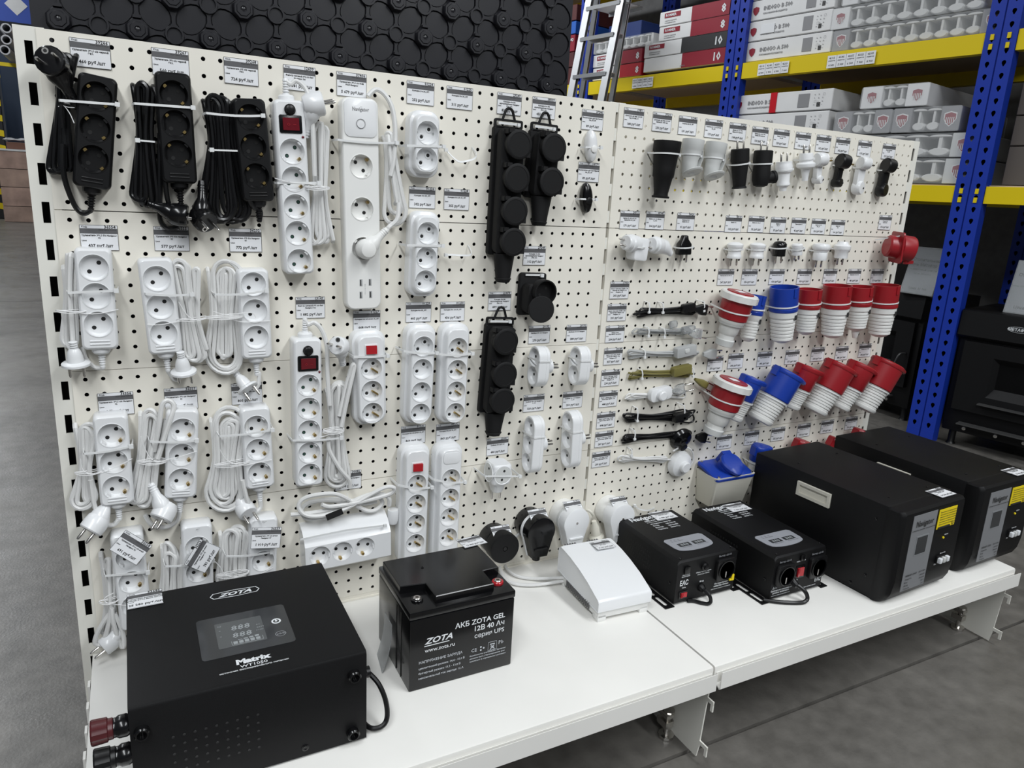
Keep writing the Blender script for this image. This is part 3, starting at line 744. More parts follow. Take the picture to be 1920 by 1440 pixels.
it = power_strip('white earthed extension cord in the middle of the lowest row, pen-marked end', (369, 985), (374, 1140), .050, [(368, 1026), (372, 1072), (376, 1116)], 'sch', WHITE)
e = end_boot(it, WHITE); L = it.L
hank(it, (326, 1006), (322, 1150), 9, .042, .036, .040, .5, CBLW, seed=71, r=.0040, dep=.006, jit=.010, d=.024)
cable_tie(it, (310, 1062), (399, 1051), .042, sag=.003)
mk = textmb([('Е', 0, 0, .011, 'CENTER', 0, .3)]).xf(WF); it.part('pen_mark', mk, INK, loc=(0, -.0342, it.len / 2 - .010), rot=(.9, 0, 0), sharp=0)
it = power_strip('white earthed extension cord at the right end of the lowest row', (495, 972), (492, 1120), .050, [(484, 1009), (485, 1053), (485, 1096)], 'sch', WHITE)
e = end_boot(it, WHITE); L = it.L
hank(it, (444, 980), (437, 1110), 10, .058, .050, .056, .5, CBLW, seed=81, r=.0040, dep=.006, jit=.006, d=.024)
cable_tie(it, (424, 1043), (509, 1035), .042, sag=.003); twist_tie(it, [(400, 1050), (412, 1062), (424, 1078), (455, 1084), (480, 1080), (512, 1064)], .040, loops=((437, 1078), 40, 3))
mk = textmb([('Ч', 0, 0, .012, 'CENTER', 0, .5)]).xf(WF); it.part('pen_mark', mk, INK, loc=(-.003, -.0342, it.len / 2 - .009), rot=(.9, 0, 0), sharp=0)

# surge protectors with five sockets
def surge(label, top, bot, socks, knob, sw, led, kind='sg'):
    it = power_strip(label, top, bot, .049, socks, kind, WHITE, h=.040, ridge=False, name='surge_protector')
    it.root['category'] = 'surge protector'; h = .040
    k = it.L(*knob, h); it.part('reset_knob', MB().lathe([(.0088, 0), (.0088, .003), (.0080, .0038), (.0074, .0038), (.0066, .0060), (.0052, .0068), (.001, .0068)], (0, 0, 0), (0, -1, 0), 24), BLACK, loc=(0, -h, k.z))
    s = it.L(*sw, h); f = rocker(it, 0, s.z, h, .030, .022)
    mk = textmb([('O', -.007, -.003, .007), ('–', .003, -.003, .009)]).xf(WF); part('rocker_marks', mk, CEER, f, loc=(0, -h - .0058, 0), sharp=0)
    l = it.L(*led, h); it.part('indicator_lamp', MB().lathe([(.0022, 0), (.0020, .0012), (.0008, .002)], (0, 0, 0), (0, -1, 0), 12), DRED, loc=(l.x, -h, l.z))
    return it
it = surge('white five-socket surge protector with black knob and dark red switch, upper of the two', (542, 187), (563, 514), [(552, 284), (555, 336), (558, 387), (561, 437), (564, 489)], (549, 206), (550, 233), (568, 257)); L = it.L
e = end_boot(it, WHITE, top=True)
hank(it, (598, 214), (604, 478), 9, .030, .022, .052, .55, CBLW, seed=91, r=.0037, dep=.006, d=.020, jit=.007, lead=[e, L(545, 158, .02), L(556, 152, .022), L(572, 165, .028), L(583, 195, .032), L(587, 250, .032), L(590, 330, .030)])
pl, q = schuko_plug(it, L(606, 193, .036), it.V((1, -.15, .25)), it.V((-.25, .25, -1)), WHITE, tl=.050, s=1.1)
twist_tie(it, [(515, 334), (545, 342), (580, 345), (605, 350), (608, 353), (590, 356), (578, 347)], .044, loops=((596, 352), 30, 3)); cable_tie(it, (520, 343), (598, 343), .041)

it = surge('white five-socket surge protector with black knob and dark red switch, lower of the two', (577, 636), (581, 912), [(584, 722), (584, 765), (584, 807), (584, 848), (584, 888)], (583, 657), (582, 681), (599, 697)); L = it.L
e = end_boot(it, WHITE, top=True)
hank(it, (632, 702), (634, 918), 10, .044, .026, .050, .5, CBLW, seed=95, nest=True, r=.0040, dep=.006, d=.020, jit=.008, lead=[e, L(578, 608, .02), L(590, 605, .022), L(604, 620, .024), L(613, 650, .026), L(614, 700, .026), L(618, 760, .026)])
mb = MB(); mb.tube(spline([L(640, 800, .034), L(655, 730, .036), L(664, 690, .034), L(660, 686, .034), L(650, 720, .03), L(636, 780, .03)], 6), .0040, 8)
mb.tube(spline([L(616, 820, .036), L(618, 845, .036), L(638, 880, .038), L(655, 900, .036), L(656, 915, .034)], 5), .0040, 8); it.part('lead', mb, CBLW)
pl, q = schuko_plug(it, L(631, 648, .050), it.V((-.62, -.75, .25)), it.V((.25, .5, -.9)), WHITE, tl=.044, s=.95)
twist_tie(it, [(600, 820), (618, 815), (640, 805)], .044, loops=((627, 808), 28, 4)); cable_tie(it, (549, 826), (640, 821), .043, sag=.002)

# wide smart extension block
it = Item('smart_power_strip', 'wide white flat power strip with round button and four small charging ports', 'power strip', (675, 183), (683, 580), .030)
L = it.L; h = .030; Ls = it.len; wd = .064
sk = [L(679, 312, h), L(682, 392, h), L(685, 466, h)]
b = it.part('body', holed_body(wd, Ls, .014, h, [(0, p.z) for p in sk], .003), WHITE2)
for p in sk: add_socket(it.root, 0, p.z, h, 'sch', WHITE2, -45)
z1 = L(678, 258, h).z
mb = rbox(.056, Ls / 2 - z1 - .003, .010, h, h + .0016, .0008, 5, cy=(Ls / 2 + z1) / 2 - .001); it.part('raised_top_plate', mb, WHITE)
p = L(678, 232, h); it.part('push_button', MB().lathe([(.0072, 0), (.0072, .0026), (.0064, .0026), (.0062, .0018), (.002, .0022)], (0, 0, 0), (0, -1, 0), 28), WHITE, loc=(0, -h, p.z))
it.part('button_ring', MB().lathe([(.0078, .0016), (.0078, .0030), (.0070, .0030)], (0, 0, 0), (0, -1, 0), 28, cap0=False, cap1=False), CARDG, loc=(0, -h, p.z))
p = L(676, 205, h); it.part('logo_lettering', textmb([('Navigator', 0, 0, .0088, 'CENTER', 1.5, 0, .82), ('..', .0012, .0062, .008, 'CENTER', 1)]).xf(WF), CARDG, loc=(0, -h - .0018, p.z - .003), sharp=0)
for u, v in ((677, 530), (694, 529), (677, 553), (695, 552)):
    p = L(u, v, h); mb = rbox(.0055, .0125, .0006, h - .001, h + .0004, .0002, 2); o = it.part('usb_port', mb, GREYP, loc=(p.x, 0, p.z))
    part('port_tongue', MB().box(-.0016, .0002, -h - .0009, -h, -.0052, .0052), PINH, o)
it.part('port_lettering', textmb([('5V 2.1A USB', 0, 0, .0036, 'CENTER')]).xf(WF), GREYP, loc=(L(686, 542, h).x, -h - .0002, L(686, 542, h).z), rot=(0, -pi / 2, 0), sharp=0)
hank(it, (727, 240), (748, 432), 5, .014, .018, .050, .25, CBLW, seed=99, nest=True, r=.0042, dep=.008, d=.024, jit=.012, lead=[L(690, 180, .012), L(705, 168, .014), L(722, 178, .018), L(736, 205, .022), L(741, 250, .026), L(738, 300, .028), L(732, 330, .028)])
pl, q = schuko_plug(it, L(683, 466, .028), it.V((0, 1, 0)), it.V((.75, -.1, .75)), WHITE2, tl=.052, s=.98, ring=False)
cable(it, [q, L(730, 425, .035), L(745, 410, .034), L(748, 380, .030)], .0042, CBLW, 'lead')
cable_tie(it, (633, 262), (744, 268), .033, sag=.002)

# horizontal strip in its shrink film, with cable hank on top
it = Item('extension_cord', 'white three-socket bar hung sideways under a flat hank of cable', 'extension cord', (645, 958), (648, 1052), .050)
L = it.L; h = .050
A = L(573, 1052, h); B = L(733, 1020, h); dirx = (B - A); ang = atan2(dirx.z, dirx.x); ln = dirx.length
Mx = Matrix.Translation(((A.x + B.x) / 2, 0, (A.z + B.z) / 2)) @ Matrix.Rotation(-ang, 4, 'Y')
fr = link('body_frame', None, it.root); fr.matrix_local = Mx; bpy.data.objects.remove(fr)
I2 = Mx.inverted()
sk = [I2 @ L(u, v, h) for u, v in ((600, 1036), (642, 1026), (684, 1017))]
# wedge body: lower face with wells, slanted curved top
mb = MB(); hw = ln / 2
prof = [(0, -.028), (-h + .004, -.028), (-h, -.024), (-h, .026), (-h + .006, .036), (-h + .018, .048), (-.012, .056), (0, .056)]
mb.loft([[(-hw, y, z) for y, z in prof], [(hw, y, z) for y, z in prof]])
wells = MB()
face = [f for f in range(len(mb.f))]
mb.f = [f for i, f in enumerate(mb.f) if i != 2]; mb.m = mb.m[:len(mb.f)]
zz = [s.z for s in sk]
mb.fill([(-hw, -.024), (hw, -.024), (hw, .026), (-hw, .026)], [circ(.0196, 28, s.x, max(min(s.z, .0045), -.0035)) for s in sk], wl(h))
bo = it.part('body', mb, WHITE, sharp=30); bo.matrix_local = Mx
for s in sk:
    so = link('socket', socket_mesh('sch', WHITE), it.root); so.matrix_local = Mx @ Matrix.Translation((s.x, -h, max(min(s.z, .0045), -.0035))) @ Matrix.Rotation(radians(10), 4, 'Y')
    link('earth_contact', CLIP, so)
    rg_ = link('socket_ring', MB().lathe([(.0215, 0), (.0213, .0016), (.0200, .0016), (.0195, 0)], (0, 0, 0), (0, -1, 0), 28, cap0=False, cap1=False).mesh('socket_ring', [WHITE], 40), it.root); rg_.matrix_local = so.matrix_local.copy()
mb = MB()
for q, P in enumerate(([(656, 938), (628, 926), (592, 928), (568, 936), (560, 950), (570, 964), (592, 968), (625, 962), (655, 950), (690, 930), (722, 914), (739, 915), (733, 925), (705, 934), (660, 944), (620, 950), (603, 946)],
    [(545, 965), (580, 962), (620, 955), (655, 942), (690, 928), (715, 926), (729, 934), (730, 948)],
    [(668, 948), (690, 958), (706, 955), (717, 942), (706, 931), (680, 936), (650, 940), (610, 938), (580, 942), (566, 955), (575, 972), (610, 970), (640, 962)],
    [(572, 948), (600, 938), (640, 936), (680, 944), (706, 940)])):
    mb.tube(spline([it.L(u, v, .034 - .0075 * q + .004 * sin(k * 1.3)) for k, (u, v) in enumerate(P)], 6), .0042, 8)
A = B = None
it.part('cable', mb, CBLW)
mb = MB().lathe([(.0105, 0), (.0115, .004), (.0110, .022), (.0085, .030)], it.L(737, 955, .02), it.V((0, 0, -1)), 14); it.part('plug', mb, WHITE)
mb = band([L(563, 1012, .0505), L(600, 1004, .052), L(650, 994, .052), L(722, 985, .0505)], (0, 0, 1), .0034, .0012); p = L(722, 985, .052); mb.box(p.x - .003, p.x + .003, p.y - .003, p.y + .001, p.z - .003, p.z + .003); it.part('cable_tie', mb, TIE)
it.part('hang_slot', MB().box(-.020, .012, -.001, .001, -.006, .006), PINH, loc=tuple(L(631, 963, .042)), rot=(0, -.25, 0))
twist_tie(it, [(650, 925), (655, 940), (652, 950), (660, 950), (668, 946)], .034)

# ---------------------------------------------------------------- multi-gang socket blocks
def gang(label, top, bot, socks, kind, wout, base_h=.026, h=.040, sw=None, grp=None):
    it = Item('socket_block', label, 'socket block', top, bot, h, grp); Ls = it.len
    ps = [it.L(u, v, h) for u, v in socks]
    body = holed_body(wout - .014, Ls - .016, .015, h, [(0, p.z) for p in ps], .003, base=(wout, Ls, .020, base_h))
    it.part('body', body, WHITE)
    for p in ps: add_socket(it.root, 0, p.z, h, kind, WHITE, 45)
    if sw:
        s = it.L(*sw, h); mb = rbox(.024, .020, .001, h - .001, h + .001, .0005, 2); it.part('switch_frame', mb, WHITE, loc=(0, 0, s.z))
        mb = MB(); w_, l_ = .0095, .0078
        mb.loft([[(-w_, -h, -l_), (w_, -h, -l_), (w_, -h, l_), (-w_, -h, l_)], [(-w_, -h - .0035, -l_), (w_, -h - .0065, -l_), (w_, -h - .0065, l_), (-w_, -h - .0035, l_)]])
        it.part('rocker_switch', mb, RED, loc=(0, 0, s.z), sharp=20)
    return it
def emboss(it, z, w=.020):
    h = .0402
    it.part('embossed_logo', textmb([('o', -.010, -.0025, .010), ('МАКЕЛ'[:0] + '----', -.004, -.0025, .008)]).xf(WF), WHITE2, loc=(0, -h, z), sharp=0)
it = gang('white two-gang socket block under the tag priced 252', (803, 206), (799, 333), [(802, 249), (800, 298)], 'mak', .058)
emboss(it, it.len / 2 - .018)
cable_tie(it, (763, 273), (832, 275), .041, wd=.004)
it = gang('white three-gang socket block under the tag priced 302', (804, 397), (796, 558), [(801, 437), (799, 483), (798, 527)], 'mak', .058)
emboss(it, it.len / 2 - .018); cable_tie(it, (763, 460), (830, 461), .041, wd=.004)
it = gang('white four-gang socket block without earth contacts beside the schuko one', (796, 611), (787, 797), [(795, 650), (793, 692), (791, 735), (789, 775)], 'mak', .060)
emboss(it, it.len / 2 - .016); cable_tie(it, (757, 658), (819, 662), .043, sag=.003, wd=.004)
it = gang('white four-gang earthed socket block under the tag priced 436', (861, 609), (852, 796), [(863, 652), (862, 693), (861, 733), (860, 773)], 'mks', .060)
cable_tie(it, (823, 664), (886, 663), .043, sag=.003, wd=.004)
it = gang('white three-gang socket block with a bright red switch under the wide power strip', (695, 622), (699, 799), [(699, 691), (699, 733), (699, 774)], 'mks', .064, sw=(699, 655))
cable_tie(it, (663, 669), (727, 667), .043, sag=.001, wd=.004)
it = gang('white four-gang socket block with a bright red switch, lowest row', (784, 838), (777, 1062), [(786, 907), (784, 944), (783, 981), (781, 1018)], 'mks', .062, sw=(787, 875))
cable_tie(it, (746, 909), (810, 914), .043, sag=.005, wd=.004)
it = gang('white four-gang earthed socket block without switch, beside the one with the red switch', (848, 836), (838, 1062), [(852, 896), (851, 932), (849, 968), (847, 1006)], 'mks', .060)
it.part('cover_plate', rbox(.036, .024, .008, .040, .0414, .0006, 4), WHITE, loc=(0, 0, it.len / 2 - .026))
cable_tie(it, (813, 899), (872, 904), .043, sag=.004, wd=.004)
# empty tie loops left in the panel
def tie_loop(label, pts, d):
    P = [W(u, v, dd) for u, v, dd in pts]; o = MB(); band(spline(P, 4), (0, .3, 1), .0034, .0012, o)
    q = P[0]; o.box(q.x - .003, q.x + .003, q.y - .003, q.y + .003, q.z - .003, q.z + .003)
    return tag(part('cable_tie', o, TIE), label, 'cable tie')
tie_loop('empty white cable tie loop hanging from the panel right of the two-gang block', [(836, 281, .012), (858, 302, .02), (875, 302, .022), (890, 297, .020), (893, 288, .014), (885, 277, .001)], 0)
tie_loop('empty white cable tie loop hanging from the panel right of the three-gang block', [(836, 478, .018), (850, 478, .02), (866, 479, .022), (882, 478, .018), (883, 470, .012), (877, 460, .001)], 0)

# ---------------------------------------------------------------- black rubber sockets with hinged caps
def rubber(label, top, bot, caps, wd, nozzle_bot, hang_top=True, grp=None):
    """top/bot: plate top and foot of the plate on the wall side"""
    d0 = .014; it = Item('rubber_socket', label, 'rubber socket', top, bot, d0, grp); Ls = it.len; h = .050
    plate = holed_body(wd + .010, Ls, .006, d0, [], .002)
    it.part('back_plate', plate, RUBBER)
    mb = MB(); rw, rl = wd + .010, .0165                # hanging frame on top
    out = rr(rw, rl, .004, 4, 0, Ls / 2 + rl / 2 - .003); inn = rr(rw - .008, rl - .008, .002, 4, 0, Ls / 2 + rl / 2 - .003)
    mb.fill(out, [inn], wl(d0)); mb.loft([ring3(out, d0 - .005), ring3(out, d0)], 0, False, False); mb.loft([ring3(inn, d0), ring3(inn, d0 - .005)], 0, False, False)
    it.part('hanging_frame', mb, RUBBER)
    if hang_top:
        z = Ls / 2 + rl - .004
        it.part('hanging_loop', MB().tube(spline([(-.013, -d0 + .002, z), (-.0065, -d0 + .002, z + .017), (0, -d0 + .002, z + .0205), (.0065, -d0 + .002, z + .017), (.013, -d0 + .002, z)], 5), .0026, 8), RUBBER)
    it.part('cable_tie', band([(-wd / 2 + .002, -d0 - .002, Ls / 2 + .005), (0, -d0 - .003, Ls / 2 + .0055), (wd / 2 - .003, -d0 - .002, Ls / 2 + .005)], (0, 0, 1), .004).box(wd / 2 - .009, wd / 2 - .003, -d0 - .006, -d0 - .001, Ls / 2 + .002, Ls / 2 + .008), TIE)
    it.part('body', rbox(wd, Ls - .008, .008, d0, h - .012, .005, 5), RUBBER)
    for k, (u, v) in enumerate(caps):
        p = it.L(u, v, h + .004)
        mb = MB().lathe([(.0245, h - .014), (.0245, h - .002), (.0240, h)], (p.x, 0, p.z), (0, -1, 0), 28)
        c = it.part('socket_collar', mb, RUBBER)
        mb = MB().lathe([(.0262, h), (.0268, h + .001), (.0268, h + .0045), (.0255, h + .0055), (.0215, h + .0058), (.0210, h + .0052), (.001, h + .0052)], (p.x, 0, p.z), (0, -1, 0), 32)
        mb.box(p.x - .004 + .020, p.x + .004 + .020, -h - .005, -h + .001, p.z - .022, p.z - .012)
        mb.box(p.x - .022, p.x - .012, -h - .0045, -h + .004, p.z + .020, p.z + .027)
        o = it.part('hinged_cap', mb, RUBBER)
        part('hinge_lug', MB().box(p.x - .024, p.x - .014, -h - .002, -h + .014, p.z + .018, p.z + .027), RUBBER, o)
    # cable gland at the foot
    nb = it.L(*nozzle_bot, .03); Ln = abs(nb.z + Ls / 2); z0 = -Ls / 2 + .004; R = []
    for f, a, b_, cy in ((0, wd / 2 - .003, .017, .026), (.35, wd / 2 - .006, .016, .026), (.85, wd / 2 - .010, .015, .026), (.87, wd / 2 - .008, .016, .026), (1, wd / 2 - .012, .013, .026)):
        R.append([(a * cos(t), -cy + b_ * sin(t), z0 - f * Ln) for t in [2 * pi * i / 20 for i in range(20)]])
    it.part('cable_gland', MB().loft(R), RUBBER)
    return it
rubber('black rubber four-gang socket, the tallest of the black capped blocks', (954, 238), (940, 478), [(974, 271), (970, 334), (966, 396), (963, 454)], .050, (945, 533))
rubber('black rubber two-gang socket with closed caps beside the tallest black block', (1021, 245), (1009, 372), [(1039, 277), (1035, 341)], .050, (1012, 427))
rubber('black rubber three-gang socket hanging below the tallest black block', (938, 607), (923, 773), [(949, 641), (947, 703), (943, 752)], .052, (919, 820))
# single rubber socket with its cap hanging open
it = Item('rubber_socket', 'single square black rubber socket with its round cap hanging open', 'rubber socket', (1002, 512), (996, 591), .012); Ls = it.len; L = it.L
it.part('back_plate', rbox(.062, Ls, .005, 0, .010, .002, 4), RUBBER)
it.part('cable_tie', band([(-.020, -.012, Ls / 2 - .004), (.022, -.012, Ls / 2 - .004)], (0, 0, 1), .004).box(.014, .021, -.016, -.011, Ls / 2 - .008, Ls / 2 - .001), TIE)
it.part('body', rbox(.052, .058, .006, .010, .040, .003, 4, cy=-.006), RUBBER)
p = L(1022, 548, .052)
it.part('socket_collar', MB().lathe([(.0250, .036), (.0250, .056), (.0225, .056), (.0215, .042), (.001, .042)], (p.x, 0, p.z), (0, -1, 0), 30), RUBBER)
for sg in (1, -1): it.part('pin_hole', MB().lathe([(.003, .042), (.0028, .0425)], (p.x + sg * .0068, 0, p.z + sg * .0068), (0, -1, 0), 10), PINH)
q = L(1014, 580, .058)
it.part('hinged_cap', MB().lathe([(.0262, 0), (.0268, .001), (.0268, .0045), (.0255, .0055), (.001, .0058)], tuple(q), it.V((-.2, -1, .12)), 32), RUBBER)

# ---------------------------------------------------------------- small inline switches
def inline_switch(label, c, L_, w_, m, bm, ang=0):
    it = Item('inline_switch', label, 'inline switch', (c[0], c[1] - L_), (c[0], c[1] + L_), .010); Lh = it.len / 2
    R = []
    for h, s in ((0, .80), (.004, .96), (.010, 1), (.016, .92), (.020, .70), (.0215, .4)):
        R.append([(w_ / 2 * s * cos(t), -h, Lh * s * sin(t)) for t in [2 * pi * i / 28 for i in range(28)]])
    it.part('body', MB().loft(R), m)
    it.part('slider', MB().lathe([(.0075, .018), (.0070, .0235), (.004, .0245)], (0, 0, -Lh * .18), (0, -1, 0), 20), bm)
    cable_tie(it, (c[0] - 10, c[1] + 2), (c[0] + 19, c[1] + 3), .020)
inline_switch('white oval inline lamp switch near the right edge of the left bay', (1108, 274), 31, .026, WHITE, WHITE2)
inline_switch('glossy black oval inline lamp switch below the white oval one', (1099, 371), 29, .026, BLACKG, BLACK)

# ---------------------------------------------------------------- side-plug adapters: sockets face left, plug to the right
def side_adapter(label, n, tl, br, wpx):
    """tl, br: pixels of the outer front edge, top-left and bottom"""
    it = Item('socket_adapter', label, 'socket adapter', tl, br, .045); Ls = it.len; T = .028; d0, d1 = .004, .052
    # body is a stadium block: section in the depth/height plane, thickness along x
    rad = (d1 - d0) / 2; cy = -(d0 + d1) / 2; sec = []
    for k in range(13): a = pi * k / 12; sec.append((cy + rad * cos(a), Ls / 2 - rad + rad * sin(a)))
    for k in range(13): a = pi + pi * k / 12; sec.append((cy + rad * cos(a), -Ls / 2 + rad + rad * sin(a)))
    def ring(x, s): return [(x, cy + (y - cy) * (1 - s / rad), z * (1 - s / (Ls / 2))) for y, z in sec]
    mb = MB()
    mb.loft([ring(-T / 2 + .002, .0), ring(T / 6 - .0004, 0), ring(T / 6, .0006), ring(T / 6 + .0004, 0), ring(T / 2 - .003, 0), ring(T / 2 - .001, .0015), ring(T / 2, .004)], 0, False, True)
    mb.loft([ring(-T / 2 + .002, 0), ring(-T / 2 + .0005, .0008), ring(-T / 2, .0022)], 0, False, False)
    out = [(z * (1 - .0022 / (Ls / 2)), cy + (y - cy) * (1 - .0022 / rad)) for y, z in sec]
    zs = [(Ls / 2 - rad) - k * (Ls - 2 * rad) / max(n - 1, 1) for k in range(n)]
    mb.fill(out[::-1] if False else out, [circ(.0196, 24, z, cy) for z in zs], lambda a, b: (-T / 2, b, a))
    it.part('body', mb, WHITE, sharp=30)
    for z in zs:
        so = link('socket', socket_mesh('eu', WHITE), it.root, (-T / 2, cy, z), (0, 0, -pi / 2))
        so.rotation_euler = Euler((0, 0, -pi / 2))
    o = it.part('plug', MB().lathe([(.0175, T / 2 - .002), (.0175, T / 2 + .003), (.015, T / 2 + .004), (.015, T / 2 + .013), (.0125, T / 2 + .015)], (0, cy, 0), (1, 0, 0), 24), WHITE)
    for sg in (1, -1): part('pin', MB().lathe([(.0024, T / 2 + .013), (.0024, T / 2 + .032), (.0012, T / 2 + .034)], (0, cy + sg * .002, sg * .0095 * .3), (1, 0, 0), 8), STEEL, o)
    y = -(d1 + .001)
    z = Ls * .18
    it.part('cable_tie', band([(-T / 2 - .001, -.002, z), (-T / 2 - .0015, y + .01, z), (-T / 2, y, z), (T / 2, y, z), (T / 2 + .001, y + .004, z), (T / 2 + .001, -.03, z)], (0, 0, 1), .0034), TIE)
    return it
side_adapter('small white two-gang adapter, left of the upper pair by the rubber socket', 2, (1022, 652), (1014, 728), 0)
side_adapter('small white two-gang adapter, right of the upper pair at the bay edge', 2, (1099, 652), (1091, 725), 0)
side_adapter('tall white three-gang adapter, left of the lower pair', 3, (1012, 784), (1003, 890), 0)
side_adapter('tall white three-gang adapter, right of the lower pair at the bay edge', 3, (1083, 774), (1077, 880), 0)
# cube adapter with three faces
it = Item('socket_adapter', 'white cube-shaped three-way plug adapter with its pins pointing down', 'socket adapter', (944, 862), (939, 918), .05); L = it.L
S = .044; d0 = .006; hh = .054
mb = MB()
def sqr(z, s, ch=.008): return [(x, -(d0 + hh) / 2 + y, z) for x, y in rr(S * s, (hh - d0) * s, ch, 4)]
mb.loft([sqr(S / 2, .90), sqr(S / 2 - .002, .97), sqr(S / 2 - .006, 1), sqr(-S / 2 + .008, 1), sqr(-S / 2 + .001, .93), sqr(-S / 2 - .004, .70), sqr(-S / 2 - .020, .52), sqr(-S / 2 - .022, .48)])
it.part('body', mb, WHITE)
for loc, rz, rx in (((.0, -hh, 0), 0, 0), ((-S / 2, -(d0 + hh) / 2, 0), -pi / 2, 0)):
    mb = MB().loft([ring3(circ(.0205, 26), -.001), ring3(circ(.0205, 26), .0012), ring3(circ(.0195, 26), .0012), ring3(circ(.0185, 26), .0003)], 0, False, True)
    so = it.part('socket', mb, [WHITE], loc=loc, rot=(0, 0, rz))
    part('socket_floor', MB().lathe([(.0180, .0004), (.0178, .0007)], (0, 0, 0), (0, -1, 0), 26), LGREY, so)
    for sg in (1, -1): part('pin_hole', MB().lathe([(.0028, .0008), (.0026, .0012)], (sg * .002, 0, sg * .0095), (0, -1, 0), 10), PINH, so)
for sg in (1, -1): it.part('pin', MB().lathe([(.0024, 0), (.0024, .018), (.0012, .020)], (sg * .0095, -(d0 + hh) / 2, -S / 2 - .020), (0, 0, -1), 8), STEEL)
cable_tie(it, (910, 893), (975, 893), .056)
# ---------------------------------------------------------------- price tags of the left bay
T1 = [((129, 69), '39266', ['Удлинитель 3*1,5 с/з черный', 'ЭРА'], '460', 'above the leftmost black extension cord'),
      ((283, 88), '39267', ['Удлинитель 3*3 с/з черный', 'ЭРА'], '560', 'half covered by the second black extension cord'),
      ((419, 106), '39268', ['Удлинитель 3*5 с/з черный', 'ЭРА'], '724', 'above the third black extension cord'),
      ((531, 120), '12699', ['Фильтр сетевой 5*2 с/з бел', 'Navigator 3м'], '1 381', 'behind the looped cable of the upper surge protector'),
      ((631, 133), '37406', ['Удлинитель 3*1,5 с/з 4USB', 'Wi-Fi Navigator'], '5 679', 'above the wide power strip'),
      ((763, 150), '01224', ['Колодка 2гн 2К_ОП'], '252', 'above the two-gang block'),
      ((838, 160), '01225', ['Колодка 3гн 2К_ОП'], '311', 'top row, right of the two-gang block, nothing under it'),
      ((933, 172), '29249', ['Колодка 4гн б/к', 'каучук/карболит Navigator', 'IP44 16А'], '833', 'above the tallest black rubber block'),
      ((999, 180), '38009', ['Колодка 2гн б/к', 'каучук/карболит Navigator', 'IP44 16А'], '455', 'above the two-gang rubber block'),
      ((1092, 204), '37246', ['Выключатель для бра белый', 'б/в_Ю/_/00'], '89', 'above the white inline switch'),
      ((1085, 303), '14770', ['Выключатель для бра чёрный', 'б/в_Ю/_/00'], '89', 'above the black inline switch'),
      ((767, 349), '01226', ['Колодка 3гн 2К_ОП'], '302', 'above the three-gang block'),
      ((833, 353), '01228', ['Колодка 3гн с/з 1К_ОП'], '355', 'right of the three-gang block, nothing under it'),
      ((148, 421), '36554', ['Удлинитель 3*1,5 б/з Navigator', '02'], '437', 'above the leftmost cord of the second row'),
      ((287, 424), '36555', ['Удлинитель 3*3 б/з Navigator', '02'], '577', 'above the middle cord of the second row'),
      ((429, 428), '36232', ['Удлинитель 3*5 б/з Navigator', '03'], '772', 'above the right cord of the second row'),
      ((554, 557), '13147', ['Фильтр сетевой 6*5 с/з бел', 'Navigator 5м'], '1 882', 'above the lower surge protector'),
      ((662, 583), '01227', ['Колодка 3гн с/з выкл 1К_ОП'], '668', 'under the wide power strip'),
      ((761, 567), '01229', ['Колодка 4гн 2К_ОП'], '405', 'above the four-gang block without earth'),
      ((826, 566), '01230', ['Колодка 4гн с/з 2К_ОП'], '436', 'above the earthed four-gang block'),
      ((916, 547), '21878', ['Колодка 3гн б/к', 'каучук/карболит Navigator', 'IP44 16А'], '899', 'above the three-gang rubber block'),
      ((982, 461), '29248', ['Колодка 1гн б/к', 'каучук/карболит Navigator', 'IP44 16А'], '312', 'above the single rubber socket'),
      ((992, 611), '20192', ['Двойник б/з 10А Navigator'], '270', 'above the left two-gang adapter'),
      ((1063, 609), '20193', ['Двойник с/з 16А Navigator'], '288', 'above the right two-gang adapter'),
      ((752, 800), '01231', ['Колодка 4гн с/з выкл 1К_ОП'], '860', 'above the block with the red switch, lower row'),
      ((818, 796), '01232', ['Колодка 5гн с/з 1К_ОП'], '865', 'above the lowest four-gang block without switch'),
      ((982, 741), '30194', ['Тройник б/з 10А Navigator', '11_00'], '320', 'above the left three-gang adapter'),
      ((1056, 735), '30195', ['Тройник с/з 16А Navigator', '11_00'], '350', 'above the right three-gang adapter'),
      ((913, 823), '25547', ['Тройник б/з куб 16А'], '480', 'above the cube-shaped adapter'),
      ((182, 738), '36556', ['Удлинитель 3*1,5 с/з Navigator', '02'], '447', 'above the leftmost cord of the third row'),
      ((307, 729), '36557', ['Удлинитель 3*3 с/з Navigator', '02'], '581', 'above the middle cord of the third row'),
      ((433, 720), '36558', ['Удлинитель 3*5 с/з Navigator', '02'], '805', 'behind a plug over the right third-row cord'),
      ((628, 886), '30082', ['Удлинитель 3*2 с/з Navigator'], '2 099', 'behind the lower end of the surge protector cable')]
for px, code, desc, price, where in T1:
    price_tag(px, code, desc, price, 'white price tag %s with code %s' % (where, code))
def loose_tag(tl, tr, d, code, desc, price, label, tilt=0.0, w=TAGW, h=TAGH):
    a = W(*tl, d); b = W(*tr, d); x = (b - a).normalized(); n = Vector((0, -1, tilt)).normalized(); y = n.cross(x).normalized(); z = x.cross(y)
    M = Matrix(((x.x, -z.x, y.x, a.x), (x.y, -z.y, y.y, a.y), (x.z, -z.z, y.z, a.z), (0, 0, 0, 1)))
    return price_tag(None, code, desc, price, label, M=M, w=w, h=h)
loose_tag((236, 993), (279, 1019), .052, '36558', ['Удлинитель 3*1,5 с/з выкл', 'Navigator 02'], '691', 'price tag tilted clockwise, lying on the leftmost cord of the lowest row', .35)
